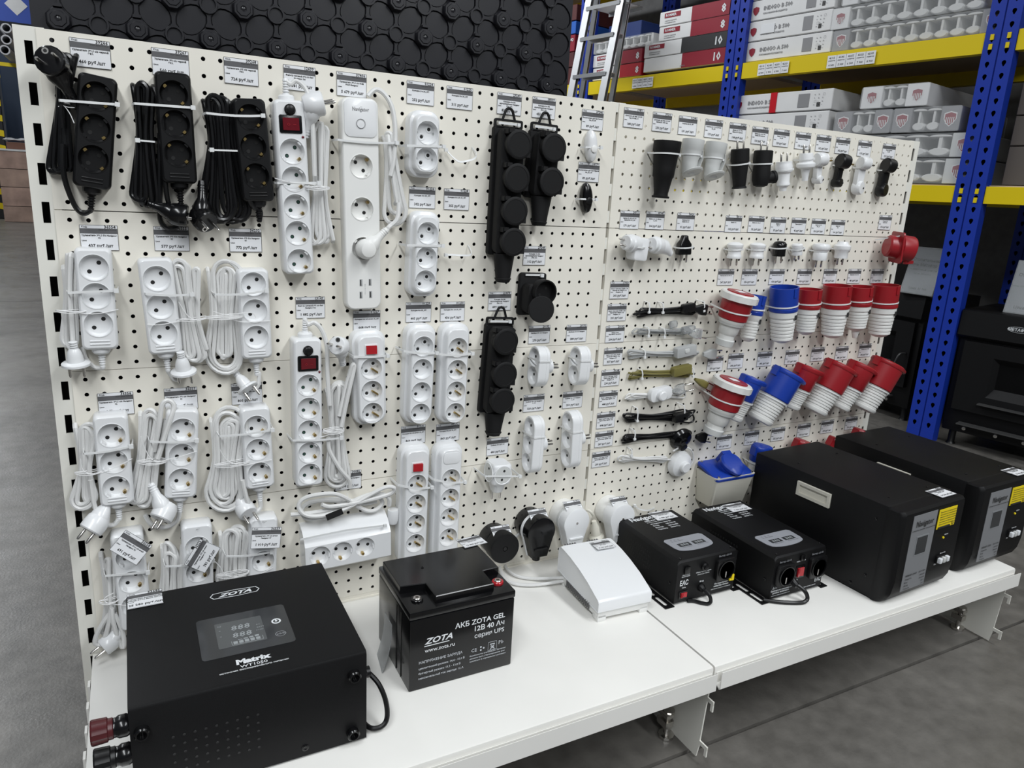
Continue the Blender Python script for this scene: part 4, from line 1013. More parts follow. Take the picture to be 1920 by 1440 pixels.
loose_tag((345, 1058), (374, 1011), .052, '36223', ['Удлинитель 3*3 с/з выкл', 'Navigator 02'], '781', 'price tag turned nearly upright, middle cord of the lowest row', .3)
loose_tag((473, 989), (523, 988), .046, '36559', ['Удлинитель 3*5 с/з выкл', 'Navigator 07'], '1 010', 'price tag leaning on the upper sockets of the right lowest cord', .2)
# ---------------------------------------------------------------- price tags of the right bay
def q1(a): return (1100 + a[0] / 3, 160 + a[1] / 3)
def q2(a): return (1080 + a[0] / 3, 500 + a[1] / 3)
B2 = [(q1((213, 122)), '19871', ['Штепсель о/у наш 16А 250', 'Гнд 146 пан_10'], '184', 'first of the top row in the right bay'),
      (q1((375, 147)), '39215', ['Штепсель о/у наш 16А 250', 'Вилка IEC 1600 сер'], '233', 'above the big black rubber connector'),
      (q1((522, 168)), '01246', ['Розетка б/з 3К_ИФ'], '101', 'above the left grey connector'),
      (q1((670, 187)), '01427', ['Розетка о/у 16 16А 250 бел', '2К_ИФ'], '133', 'above the right grey connector'),
      (q1((807, 207)), '39225', ['Вилка о/у 16А ЭРА', 'Вилка 2К-А каучук'], '108', 'above the straight black plug'),
      (q1((935, 228)), '37800', ['Вилка о/у с 16А ЭРА', 'Вилка 2К-А каучук'], '150', 'above the angled black plug'),
      (q1((1057, 243)), '01098', ['Вилка 16 16А бел', '3К_ИФ'], '128', 'above the ribbed white plug with upward pins'),
      (q1((1180, 260)), '39110', ['Вилка о/у 16 Универс'], '173', 'above the flanged white plug'),
      (q1((1297, 275)), '20871', ['Переходник 16А бел'], '142', 'above the small white adapter'),
      (q1((1407, 290)), '20873', ['Переходник 16А черн'], '142', 'above the small black adapter'),
      (q1((1532, 307)), '10467', ['Вилка плоская 2К'], '215', 'above the white flat adapter'),
      (q1((1670, 325)), '10468', ['Вилка плоская', '2К_ИФ'], '215', 'above the rightmost black flat adapter'),
      (q1((192, 703)), '20511', ['Вилка о/у 16А с/з 16А', 'Вилка б/к 10А_200'], '171', 'above the white angled adapter'),
      (q1((337, 708)), '87047', ['Вилка о/у 16А Вилка', '16_10А'], '104', 'above the white angled plug'),
      (q1((512, 715)), '36026', ['Вилка о/у 6А', 'Вилка 2К_10'], '41', 'above the flat black plug'),
      (q1((785, 730)), '40510', ['Вилка 16А'], '102', 'above the first small white plug of the second row'),
      (q1((915, 733)), '92741', ['Вилка 16 16А_10'], '95', 'above the second small white plug'),
      (q1((1040, 740)), '71156', ['Вилка 6А', '2К_10'], '53', 'above the small black plug'),
      (q1((1157, 743)), '30091', ['Переходник 6А'], '42', 'above the smallest white adapter'),
      (q1((1270, 748)), '91405', ['Вилка о/у 16А', 'б/в_160'], '156', 'above the tilted white plug'),
      (q1((1380, 755)), '19201', ['Вилка о/у', '16А'], '166', 'above the last white plug of the second row'),
      (q1((1650, 728)), '10711', ['Розетка 32А', 'панельная'], '376', 'above the big red panel socket'),
      (q1((742, 1033)), '54299', ['Разъем каб 16А 380 5п'], '267', 'above the red connector with the white screw ring, upper row'),
      (q1((877, 1033)), '52700', ['Вилка каб 16А 220 3п'], '256', 'above the small blue connector, upper row'),
      (q1((1033, 1033)), '05341', ['Вилка каб 32А 220 3п'], '410', 'above the large blue connector, upper row'),
      (q1((1190, 1033)), '67101', ['Вилка каб 16А 380 4п'], '350', 'above the small red connector, upper row'),
      (q1((1337, 1032)), '51381', ['Вилка каб 32А 380 4п'], '475', 'above the second red connector, upper row'),
      (q1((1475, 1032)), '54217', ['Вилка каб 16А 380 5п'], '481', 'above the red connector with a tapering sleeve'),
      (q1((1605, 1033)), '41507', ['Вилка каб 32А 380 5п'], '510', 'above the rightmost red connector, upper row'),
      (q1((135, 1103)), '17950', ['Шнур с вык наш 1500Вт 1,7м', 'черный пвс 3М00Р 2,1м', 'Navigator_1б'], '202', 'topmost of the column left of the cords'),
      (q1((120, 1230)), '17951', ['Шнур с вык наш 1500Вт 1,7м', 'чёрный бра 3М00Р 2,1м', 'Navigator_1б'], '201', 'left of the black cord with a plug'),
      (q1((110, 1353)), '20192', ['Шнур с вык', 'бра 3М00Р прозрачн'], '204', 'left of the clear cord'),
      (q2((160, 460)), '20149', ['Шнур с вык наш 1500Вт', 'серый бра 3М00Р 1,7м', 'Navigator_1б'], '227', 'left of the grey cord with switch'),
      (q2((145, 583)), '30148', ['Шнур с вык наш 1500Вт', 'золото бра 3М00Р 1,7м', 'Navigator_1б'], '234', 'left of the olive cord with switch'),
      (q2((133, 702)), '30461', ['Шнур с димм наш 1500Вт', 'белый бра 3М00Р 1,7м'], '448', 'left of the white cord with dimmer'),
      (q2((120, 823)), '30462', ['Шнур с димм наш 1500Вт', 'черный бра 3М00Р 1,7м'], '498', 'left of the upper thick black cord hank'),
      (q2((110, 930)), '30145', ['Шнур с ножн вык 1500Вт', 'черный бра 3М00Р 1,7м'], '287', 'left of the black cord with foot switch'),
      (q2((93, 1045)), '30146', ['Шнур с ножн вык 1500Вт', 'белый бра 3М00Р 1,7м'], '299', 'left of the white cord with foot switch'),
      (q2((743, 505)), '37501', ['Розетка каб 16А 380 5п'], '370', 'above the lower connector with the white screw ring'),
      (q2((860, 490)), '40501', ['Розетка каб 16А 220'], '340', 'over the small blue capped connector'),
      (q2((1025, 480)), '46731', ['Розетка каб 32А 220'], '495', 'over the large blue capped connector'),
      (q2((1183, 470)), '31081', ['Розетка каб 16А 380'], '371', 'over the smallest red capped connector'),
      (q2((1328, 455)), '51082', ['Розетка каб 32А 380'], '530', 'over the second red capped connector'),
      (q2((1465, 450)), '31083', ['Розетка каб 16А 380'], '486', 'over the third red capped connector'),
      (q2((1597, 435)), '54183', ['Розетка каб 32А 380'], '546', 'over the rightmost red capped connector'),
      (q2((797, 950)), '47301', ['Розетка стац 16А 220'], '451', 'above the blue socket on its box'),
      (q2((953, 928)), '47302', ['Розетка стац 32А 220'], '510', 'above the blue cap hidden by the big stabilizer'),
      (q2((1103, 908)), '47303', ['Розетка стац 16А 380'], '552', 'lowest row, third from the left'),
      (q2((1250, 887)), '47304', ['Розетка стац 32А 380'], '660', 'lowest row, fourth from the left'),
      (q2((1383, 867)), '47305', ['Розетка стац 63А 380'], '690', 'lowest row, fifth from the left'),
      (q2((1520, 848)), '47306', ['Розетка стац 63А 380'], '710', 'lowest row, rightmost by the panel edge')]
for px, code, desc, price, where in B2:
    price_tag(px, code, desc, price, 'white price tag %s, code %s' % (where, code), w=.0505, bay=2)
# ---------------------------------------------------------------- bay 2: plugs and connectors
def axial(label, top, bot, prof, dep, m, name='plug', cat='plug', n=20, pname='body'):
    """body of revolution hanging upright between two pixels; prof: (radius, fraction from the bottom, material index)"""
    it = Item(name, label, cat, top, bot, dep); Ls = it.len
    it.part(pname, MB().lathe([(r, -Ls / 2 + f * Ls) for r, f in prof], (0, -dep, 0), (0, 0, 1), n), m, sharp=40)
    return it
def pins(it, z, dirz, dep, gap=.0095, L=.019, m=STEEL):
    for sg in (1, -1): it.part('pin', MB().lathe([(.0023, 0), (.0023, L - .002), (.0012, L)], (sg * gap, -dep, z), (0, 0, dirz), 8), m)
def tie_round(it, z, r, dep, m=TIE, wd=.0032, a0=-.25):
    P = [(r * cos(a), -dep - r * sin(a), z + .0012 * cos(a)) for a in [a0 + (pi - 2 * a0) * k / 14 for k in range(15)]]
    P = [(r, -.002, z)] + P + [(-r, -.002, z)]
    o = it.part('cable_tie', band(P, (0, 0, 1), wd).box(r * .92, r * .92 + .005, -dep - r * .45, -dep - r * .45 + .005, z - .0025, z + .0025), m)
# rubber connector
it = axial('large tapered black rubber cable connector in the top row of the right bay', (1252, 265), (1238, 371), [(.0185, 0), (.0190, .03), (.0155, .04), (.0150, .08), (.020, .35), (.0225, .38), (.0235, .52), (.0240, .55), (.0265, .80), (.0285, .82), (.0290, 1.0), (.0255, 1.0), (.0245, .96), (.001, .96)], .030, RUBBER, 'cable_connector', 'connector')
tie_round(it, it.len * .28, .0275, .030)
for k, (top, bot, lab) in enumerate((((1301, 262), (1290, 326), 'left of the two pale grey rubber connectors with hanging flaps'), ((1344, 268), (1331, 333), 'right of the two pale grey rubber connectors with hanging flaps'))):
    it = axial(lab, top, bot, [(.012, -.02), (.0145, .02), (.0165, .3), (.0165, .42), (.0215, .62), (.0215, .70), (.0235, .74), (.0238, 1), (.020, 1), (.001, .98)], .026, LGREY, 'cable_connector', 'connector')
    it.part('hanging_flap', MB().lathe([(.0225, 0), (.0230, .0015), (.020, .004), (.001, .0045)], (.004, -.034, -it.len * .42), (.15, -.5, -1), 24), LGREY)
    it.part('flap_strap', band([(.018, -.030, -it.len * .38), (.024, -.032, 0), (.021, -.030, it.len * .25)], (.3, -1, 0), .010, .002), LGREY)
    tie_round(it, it.len * .06, .0200, .026)
it = axial('straight black rubber plug with two pins pointing up', (1388, 279), (1386, 353), [(.0165, 0), (.0160, .03), (.0140, .05), (.0190, .62), (.0190, .66), (.0205, .68), (.0205, .98), (.019, 1)], .024, RUBBER)
pins(it, it.len / 2, 1, .024); tie_round(it, it.len * .12, .0200, .024)
it = axial('angled black rubber plug with its cable outlet turned right', (1432, 282), (1425, 350), [(.008, -.01), (.016, .03), (.0195, .16), (.0205, .32), (.0195, .55), (.0190, .64), (.0215, .66), (.0215, .98), (.019, 1)], .024, RUBBER)
it.part('cable_outlet', MB().lathe([(.013, .006), (.0125, .026), (.0145, .028), (.0145, .034), (.008, .034)], (0, -.026, -it.len * .28), (1, -.25, .15), 18), RUBBER)
pins(it, it.len / 2, 1, .024); tie_round(it, it.len * .13, .0210, .024)
it = axial('ribbed white plug with pins up, right of the angled black one', (1470, 303), (1468, 358), [(.008, 0), (.0085, .12), (.0125, .16), (.0155, .20), (.0155, .26), (.0140, .30), (.0150, .60), (.0195, .66), (.0200, .86), (.0185, .90), (.0185, 1)], .023, WHITE)
pins(it, it.len / 2, 1, .023); tie_round(it, it.len * .22, .0200, .023)
it = axial('white plug with a wide round flange and pins up', (1512, 287), (1509, 339), [(.007, 0), (.0085, .25), (.0110, .42), (.0215, .50), (.0225, .56), (.0225, .62), (.0165, .68), (.0160, .96), (.015, 1)], .024, WHITE)
pins(it, it.len / 2, 1, .024); tie_round(it, it.len * .28, .0170, .024)
def key_adapter(label, head, tail, m, hr=.0175, tr=.012, wide=False, pm=STEEL):
    it = Item('plug_adapter', label, 'plug adapter', head, tail, .024); Ls = it.len
    it.part('body', MB().lathe([(hr * .85, -.016), (hr, -.013), (hr, .004), (hr * .92, .006), (hr * .92, .010), (hr * .7, .0115)], (0, -.024, Ls / 2), (1, -.12, 0), 22), m)
    w_ = .009 if not wide else .013
    it.part('stem', rbox(w_ * 2, Ls, .006, .006, .022, .003, 3), m)
    it.part('tail_socket', MB().lathe([(tr, 0), (tr * 1.15, .004), (tr * 1.15, .018), (tr, .022), (tr * .5, .0225)], (0, -.004, -Ls / 2), (.25, -1, 0), 20), m)
    for sg in (1, -1):
        it.part('pin', MB().lathe([(.0022, 0), (.0022, .018), (.0012, .020)], (.010, -.024 + sg * .0035, Ls / 2 + sg * .0028), (1, -.12, 0), 8), pm)
        it.part('pin_hole', MB().lathe([(.0024, .0225), (.0022, .023)], (sg * .005, -.004, -Ls / 2), (.25, -1, 0), 10), PINH)
    tie_round(it, Ls * .3, w_ + .0018, .016)
    return it
key_adapter('small white key-shaped plug adapter with brass pins', (1541, 299), (1537, 337), WHITE, .0165, .009, pm=BRASS)
key_adapter('small black key-shaped plug adapter between two white ones', (1583, 303), (1574, 342), BLACK, .0180, .010, pm=BRASS)
key_adapter('white flat plug adapter with a broad round foot', (1622, 306), (1613, 352), WHITE, .0160, .015, wide=True)
key_adapter('black flat plug adapter at the right end of the top row', (1668, 311), (1658, 356), BLACK, .0185, .015, wide=True)
# second row
it = Item('plug_adapter', 'white angled plug adapter, head facing left, at the left of the second row', 'plug adapter', (1197, 445), (1190, 488), .030)
it.part('body', rbox(.036, it.len, .006, .004, .040, .004, 4, cx=.008), WHITE)
it.part('plug_head', MB().lathe([(.0185, -.018), (.0190, -.014), (.0190, .004), (.0170, .006), (.0165, .016), (.014, .018)], (-.016, -.028, .010), (-1, -.25, .05), 24), WHITE)
for sg in (1, -1): it.part('pin', MB().lathe([(.0023, 0), (.0023, .017), (.0012, .019)], (-.033, -.031 + sg * .003, .010 + sg * .006), (-1, -.25, .05), 8), STEEL)
tie_round(it, .004, .020, .026)
it = Item('plug', 'white angled plug with the cable outlet falling right', 'plug', (1236, 444), (1232, 476), .026)
it.part('plug_head', MB().lathe([(.0165, -.014), (.0185, -.010), (.0185, .006), (.0165, .008), (.0160, .016), (.014, .018)], (-.006, -.026, 0), (-1, -.3, .1), 24), WHITE)
it.part('cable_outlet', MB().loft([[(x0 + a * cos(t) * .5, -.024 + a * sin(t), z0 + a * cos(t)) for t in [2 * pi * i / 14 for i in range(14)]] for x0, z0, a in ((0, 0, .016), (.016, -.003, .0155), (.028, -.008, .011), (.036, -.014, .007), (.040, -.017, .0065))]), WHITE)
for sg in (1, -1): it.part('pin', MB().lathe([(.0023, 0), (.0023, .017), (.0012, .019)], (-.022, -.030 + sg * .003, sg * .006), (-1, -.3, .1), 8), STEEL)
tie_round(it, 0, .017, .024)
def down_plug(label, top, bot, prof, dep, m, gap=.0095, L=.018):
    it = axial(label, top, bot, prof, dep, m); pins(it, -it.len / 2, -1, dep, gap, L); tie_round(it, it.len * .05, .0165, dep); return it
it = Item('plug', 'flat tapered black plug with two pins down in the second row', 'plug', (1284, 441), (1281, 477), .016)
R = []
for f, a, b_ in ((0, .0170, .009), (.08, .0175, .0095), (.55, .0165, .009), (.78, .009, .007), (.97, .0075, .006), (1, .006, .005)):
    R.append([(x, -.016 + y, -it.len / 2 + f * it.len) for x, y in rr(2 * a, 2 * b_, .004, 3)])
it.part('body', MB().loft(R), BLACKG); pins(it, -it.len / 2, -1, .016); tie_round(it, -it.len * .12, .0180, .016)
wp = [(.0165, 0), (.0170, .05), (.0165, .18), (.0150, .25), (.0150, .50), (.0180, .68), (.0190, .74), (.0190, .86), (.0150, .94), (.0085, 1)]
down_plug('white round plug with pins down, first of the right group in the second row', (1379, 454), (1376, 484), wp, .021, WHITE)
down_plug('white round plug with pins down, second of the right group in the second row', (1422, 455), (1418, 484), wp, .021, WHITE)
down_plug('small black round plug with pins down, between white ones', (1463, 452), (1460, 480), [(.015, 0), (.0155, .4), (.0165, .55), (.0165, .8), (.012, .95), (.006, 1)], .019, BLACKG)
down_plug('smallest white plug adapter of the second row', (1495, 457), (1494, 478), [(.0125, 0), (.0130, .1), (.0130, .5), (.0120, .55), (.0135, .65), (.0135, .9), (.011, 1)], .017, WHITE, .007, .013)
down_plug('white disc-topped plug with pins down, left of the last one', (1541, 456), (1536, 488), [(.0165, 0), (.0172, .06), (.0172, .42), (.0155, .5), (.0200, .62), (.0215, .70), (.0215, .86), (.0190, .95), (.008, 1)], .023, WHITE)
down_plug('last white plug of the second row, its cap tilted up', (1581, 453), (1576, 484), [(.0160, 0), (.0165, .08), (.0165, .40), (.0200, .50), (.0210, .60), (.0210, .74), (.0150, .85), (.0120, 1)], .023, WHITE)
# big red panel socket hanging at the edge
it = Item('panel_socket', 'big red industrial panel socket with square flange at the right edge of the panel', 'industrial socket', (1690, 440), (1682, 492), .05)
ax = it.V((.86, -.50, -.10)); c = it.L(1697, 466, .060)
q = c
it.part('body', MB().lathe([(.024, -.050), (.028, -.046), (.030, -.026), (.031, -.018), (.0335, -.016), (.0335, .014), (.0315, .018), (.010, .019)], q, ax, 28), CEER, sharp=35)
fr_ = frame(q - ax * .020, ax.cross(Vector((0, 0, 1))), (0, 0, 1))
mb = MB(); mb.loft([[(x, y, 0) for x, y in rr(.072, .080, .008, 4)], [(x, y, .004) for x, y in rr(.072, .080, .008, 4)]]); it.part('square_flange', mb.xf(fr_), CEER)
fr_ = frame(q + ax * .0192, Vector((0, 0, 1)).cross(ax), (0, 0, 1))
st = it.part('label_sticker', MB().loft([[(x, y, 0) for x, y in rr(.016, .017, .001, 1)], [(x, y, .0004) for x, y in rr(.016, .017, .001, 1)]]).xf(fr_), PAPER)
part('lettering', textmb([('16A-6h', 0, .003, .0035, 'CENTER'), ('380-415V', 0, -.001, .003, 'CENTER'), ('3P+E', 0, -.005, .0035, 'CENTER')]).xf(fr_ @ Matrix.Translation((0, 0, .0008))), CEER, st, sharp=0)
it.part('lid_lip', MB().box(-.016, .016, -.006, .002, -.004, .004).xf(Matrix.Translation(q + Vector((0, 0, -.034)) + ax * .012)), CEER)
it.part('cable_tie', band([(q.x - .05, -.004, .020), (q.x - .03, q.y - .0, .034), (q.x - .006, q.y + .006, .036)], (0, 0, 1), .0034), TIE)

# industrial connectors, upper row (open shell up) and lower row (hinged cap)
def ribs(z0, z1, r0, r1, n=6):
    pr = []
    for k in range(n):
        f = k / n; z = z0 + (z1 - z0) * f; r = r0 + (r1 - r0) * f; dz = (z1 - z0) / n
        pr += [(r, z), (r * 1.0, z + dz * .55), (r * .965, z + dz * .68), (r * .965, z + dz * .9)]
    return pr
def cee_plug(label, top, bot, R0, m, nozzle=False):
    it = Item('cee_plug', label, 'industrial plug', top, bot, R0 + .006); Ls = it.len; d = R0 + .006; b = -Ls / 2; t = Ls / 2
    zs = t - Ls * .42
    pr = ([(R0 * .16, b - .020), (R0 * .20, b - .018), (R0 * .30, b - .004)] if nozzle else []) + [(R0 * .30, b + 0.0), (R0 * .55, b + .004), (R0 * .74, b + .010)] + ribs(b + .010, zs - Ls * .12, R0 * .76, R0 * .92) + [(R0 * .95, zs - Ls * .10), (R0 * .965, zs)]
    it.part('grip', MB().lathe(pr, (0, -d, 0), (0, 0, 1), 28), CEEW, sharp=35)
    it.part('collar', MB().lathe([(R0 * .99, zs), (R0 * 1.01, zs + .001), (R0 * 1.01, zs + .008), (R0 * .98, zs + .009)], (0, -d, 0), (0, 0, 1), 28), m)
    sh = it.part('shell', MB().lathe([(R0 * .97, zs + .008), (R0 * .99, zs + .014), (R0, t - .004), (R0, t), (R0 - .003, t), (R0 - .004, zs + .016), (.001, zs + .016)], (0, -d, 0), (0, 0, 1), 32), m, sharp=35)
    part('key_rib', MB().box(-.004, .004, -d - R0 - .0018, -d - R0 + .002, t - .022, t - .0005), m, sh)
    lab = it.part('rating_label', MB().lathe([(R0 * .975, zs - .020), (R0 * .978, zs - .008)], (0, -d, 0), (0, 0, 1), 48, cap0=False, cap1=False), INK)
    me = lab.data
    # keep only the front-right quarter of the printed band
    import bmesh
    bm = bmesh.new(); bm.from_mesh(me); bmesh.ops.delete(bm, geom=[f for f in bm.faces if not (f.calc_center_median().x > R0 * .15 and f.calc_center_median().y < -d and f.calc_center_median().x < R0 * .9)], context='FACES'); bm.to_mesh(me); bm.free()
    tie_round(it, zs + .014, R0 * 1.01, d)
    return it
def lean_out(it, d, deg):                      # the top tips towards the aisle, pivoting about the body's axis
    a = radians(deg); it.root.rotation_euler = (a, it.ang, 0); it.root.location = it.root.location + Vector((0, -d + d * cos(a), d * sin(a)))
def cee_ring(label, top, bot, R0, m):
    it = Item('cee_connector', label, 'industrial connector', top, bot, R0 + .010); Ls = it.len; d = R0 + .010; b = -Ls / 2; t = Ls / 2
    it.part('gland', MB().lathe([(R0 * .45, b - .002), (R0 * .56, b), (R0 * .60, b + .014), (R0 * .52, b + .016)], (0, -d, 0), (0, 0, 1), 22), LGREY, sharp=35)
    it.part('sleeve', MB().lathe([(R0 * .52, b + .014), (R0 * .50, b + .026), (R0 * .62, b + .032), (R0 * .66, b + Ls * .38), (R0 * .80, b + Ls * .42), (R0 * .86, b + Ls * .50)], (0, -d, 0), (0, 0, 1), 26), CEEW, sharp=35)
    it.part('shell', MB().lathe([(R0 * .86, b + Ls * .50), (R0 * .92, b + Ls * .52), (R0 * .94, b + Ls * .66), (R0 * .97, b + Ls * .68), (R0 * .98, t - .016)], (0, -d, 0), (0, 0, 1), 30), m, sharp=35)
    mb = MB(); N = 48
    mb.loft([[((R0 * 1.17 + (.0015 if (i // 2) % 2 else 0)) * cos(2 * pi * i / N), -d + (R0 * 1.17 + (.0015 if (i // 2) % 2 else 0)) * sin(2 * pi * i / N), z) for i in range(N)] for z in (t - .017, t - .003)], 0, True, False)
    mb.lathe([(R0 * 1.17, t - .003), (R0 * 1.10, t), (R0 * .84, t)], (0, -d, 0), (0, 0, 1), 36, cap0=False, cap1=False)
    it.part('screw_ring', mb, CEEW, sharp=30)
    it.part('face_disc', MB().lathe([(R0 * .86, t - .001), (R0 * .84, t + .0025), (.001, t + .003)], (0, -d, 0), (0, 0, 1), 32), m)
    it.part('face_label', MB().box(-.012, .012, -d - .009, -d + .009, t + .003, t + .0035), PAPER)
    it.part('print_mark', MB().lathe([(R0 * .80, b + Ls * .405), (R0 * .83, b + Ls * .435)], (0, -d, 0), (0, 0, 1), 24, cap0=False, cap1=False), LGREY)
    tie_round(it, b + Ls * .66, R0 * .98, d); lean_out(it, d, 8); return it
def cee_cap(label, top, bot, R0, m, lean=.0):
    it = Item('cee_socket', label, 'industrial socket', top, bot, R0 + .012); Ls = it.len; d = R0 + .012; b = -Ls / 2; t = Ls / 2; zs = b + Ls * .50
    pr = [(R0 * .58, b), (R0 * .80, b + .003), (R0 * .86, b + .008), (R0 * .86, b + .012), (R0 * .80, b + .0135)] + ribs(b + .0135, zs - .006, R0 * .82, R0 * .95, 7) + [(R0 * .96, zs)]
    it.part('grip', MB().lathe(pr, (0, -d, 0), (0, 0, 1), 28), CEEW, sharp=35)
    R = []
    for z, s in ((zs, .99), (zs + .002, 1.03), (t - .006, 1.05)):
        R.append([(R0 * s * cos(a), -d + R0 * s * sin(a), z) for a in [2 * pi * i / 32 for i in range(32)]])
    it.part('shell', MB().loft(R), m, sharp=35)
    mb = MB(); R = []
    for z, s, lip in ((t - .009, 1.07, .008), (t - .006, 1.10, .010), (t, 1.08, .010), (t + .003, .98, .006), (t + .0035, .60, .0)):
        ring = []
        for a in [2 * pi * i / 36 for i in range(36)]:
            k = max(0, cos(a + .35)) ** 10
            ring.append(((R0 * s + lip * k * 1.3) * cos(a), -d + (R0 * s + lip * k * 1.3) * sin(a), z))
        R.append(ring)
    it.part('hinged_cap', MB().loft(R), m, sharp=35)
    it.part('cap_hinge', MB().box(-R0 * 1.18, -R0 * .92, -d - .008, -d + .010, t - .022, t + .002), m)
    it.part('cap_emblem', MB().lathe([(R0 * .30, t + .0034), (R0 * .28, t + .0044), (R0 * .22, t + .0044), (R0 * .2, t + .0036)], (0, -d, 0), (0, 0, 1), 4, cap0=False), m)
    tie_round(it, zs - .004, R0 * 1.0, d); lean_out(it, d, 6); return it
cee_ring('red industrial connector with a white notched screw ring, upper row', (1384, 548), (1362, 648), .037, CEER)
cee_plug('small blue industrial plug half behind the white screw ring, upper row', (1419, 553), (1400, 640), .0240, CEEB)
cee_plug('large blue industrial plug with ribbed white grip, upper row', (1471, 538), (1465, 642), .0345, CEEB)
cee_plug('small red industrial plug right of the large blue one, upper row', (1519, 542), (1509, 627), .0300, CEER)
cee_plug('wide red industrial plug in the middle of the red ones, upper row', (1571, 535), (1559, 633), .0355, CEER)
cee_plug('red industrial plug with a thin tapering cable sleeve, upper row', (1614, 537), (1604, 620), .0320, CEER, nozzle=True)
cee_plug('rightmost wide red industrial plug at the panel edge, upper row', (1661, 534), (1647, 631), .0365, CEER)
cee_ring('red industrial connector with a white screw ring and red face, lower row', (1371, 712), (1341, 815), .041, CEER)
cee_cap('small blue capped industrial socket behind the white screw ring, lower row', (1408, 708), (1377, 788), .0270, CEEB)
cee_cap('large blue capped industrial socket with ribbed grip, lower row', (1475, 698), (1428, 792), .0385, CEEB)
cee_cap('smallest red capped industrial socket beside the large blue one', (1514, 688), (1483, 766), .0310, CEER)
cee_cap('wide red capped industrial socket, second of the four red ones', (1573, 684), (1530, 774), .0400, CEER)
cee_cap('red capped industrial socket, third of the four red ones', (1613, 684), (1575, 767), .0350, CEER)
cee_cap('rightmost wide red capped industrial socket at the panel edge', (1662, 679), (1620, 769), .0420, CEER)
cee_cap('red capped socket peeking out left behind the big stabilizers', (1502, 826), (1480, 890), .0200, CEER)
cee_cap('red capped socket peeking out in the middle behind the big stabilizers', (1566, 822), (1540, 885), .0200, CEER)
cee_cap('red capped socket peeking out right behind the big stabilizers', (1612, 806), (1590, 868), .0200, CEER)
# surface-mounted blue sockets on grey boxes
def box_socket(label, tl, tr, bl, capc, R0, m):
    a = W(*tl, .055); b_ = W(*tr, .055); c_ = W(*bl, .055); w_ = (b_ - a).length; hh = (a - c_).length
    cx = (a.x + b_.x) / 2; zt = (a.z + b_.z) / 2
    t = thing('surface_socket', label, 'industrial socket', (cx, 0, zt))
    mb = MB(); R = []
    for z, s, d0, d1 in ((-hh, .80, .003, .060), (-hh + .004, .84, .001, .064), (-.006, .98, .001, .080), (0, 1, .001, .082)):
        R.append([(x, -(d0 + d1) / 2 + y, z) for x, y in rr(w_ * s, d1 - d0, .008, 4)])
    part('mounting_box', MB().loft(R), OFFW, t)
    sl = Matrix.Translation((0, -.041, .002)) @ Matrix.Rotation(radians(16), 4, 'X')
    mb = MB().loft([[(x, y, 0) for x, y in rr(w_ * .98, .082, .008, 4)], [(x, y, .006) for x, y in rr(w_ * .98, .082, .008, 4)], [(x, y, .009) for x, y in rr(w_ * .90, .074, .008, 4)]]).xf(sl)
    part('blue_flange', mb, m, t)
    for sx in (1, -1):
        for sy in (1, -1): part('screw', MB().lathe([(.0035, 0), (.0035, .0115), (.002, .012)], (0, 0, 0), (0, 0, 1), 10).xf(sl @ Matrix.Translation((sx * w_ * .42, sy * .034, 0))), STEEL, t)
    S2 = sl @ Matrix.Rotation(radians(18), 4, 'X')
    part('socket_barrel', MB().lathe([(R0 * .98, 0), (R0, .006), (R0, .026)], (0, 0, .004), (0, 0, 1), 30).xf(S2), m, t)
    R = []
    for z, s, lip in ((.024, 1.05, .006), (.027, 1.10, .008), (.033, 1.08, .008), (.037, .95, .004), (.038, .6, 0)):
        R.append([((R0 * s + lip * max(0, -sin(q)) ** 8) * cos(q), (R0 * s + lip * max(0, -sin(q)) ** 8) * sin(q), z) for q in [2 * pi * i / 32 for i in range(32)]])
    part('hinged_cap', MB().loft(R).xf(S2), m, t)
    part('cap_hinge', MB().box(-.014, .014, R0 * .9, R0 * 1.22, .004, .036).xf(S2), m, t)
box_socket('blue industrial socket on a cream mounting box, left of the big stabilizer', (1332, 885), (1402, 887), (1334, 942), (1377, 872), .028, CEEB)
cee_cap('small blue capped industrial socket, mostly hidden behind the big stabilizer', (1424, 836), (1414, 890), .0200, CEEB)

# ---------------------------------------------------------------- cords with switches, in flat hanks
def flat_cord(label, l, r, n, wl_, wm, wr, fm, m, rad, seed, dep=.004, jit=.012):
    it = Item('lamp_cord', label, 'cord', ((l[0] + r[0]) / 2, (l[1] + r[1]) / 2 - 20), ((l[0] + r[0]) / 2, (l[1] + r[1]) / 2 + 20), .012)
    A = it.L(*l, .01); B = it.L(*r, .01)
    mb, a, b = coil(Vector((A.x, 0, A.z)), Vector((B.x, 0, B.z)), n, wl_, wm, wr, fm, rad, dep, seed, side=(0.02, 0, 1), jit=jit, nest=True)
    it.part('cable', mb, m); return it
def small_ties(it, pts, hgt=.016):
    for (u, v, d) in pts:
        p = it.L(u, v, d)
        mb = band([(p.x - .001, -.001, p.z + hgt / 2), (p.x, -d, p.z + hgt / 2 - .002), (p.x + .001, -d - .001, p.z), (p.x, -d, p.z - hgt / 2 + .002), (p.x - .001, -.001, p.z - hgt / 2)], (1, 0, 0), .003)
        mb.box(p.x - .003, p.x + .003, -d - .002, -d + .002, p.z - hgt / 2 - .002, p.z - hgt / 2 + .003)
        it.part('cable_tie', mb, TIE)
def cord_switch(it, c, w_, l_, h0, h1, m, name='cord_switch', r=.003):
    p = it.L(*c, (h0 + h1) / 2); return it.part(name, rbox(w_, l_, r, h0, h1, .002, 3), m, loc=(p.x, 0, p.z))
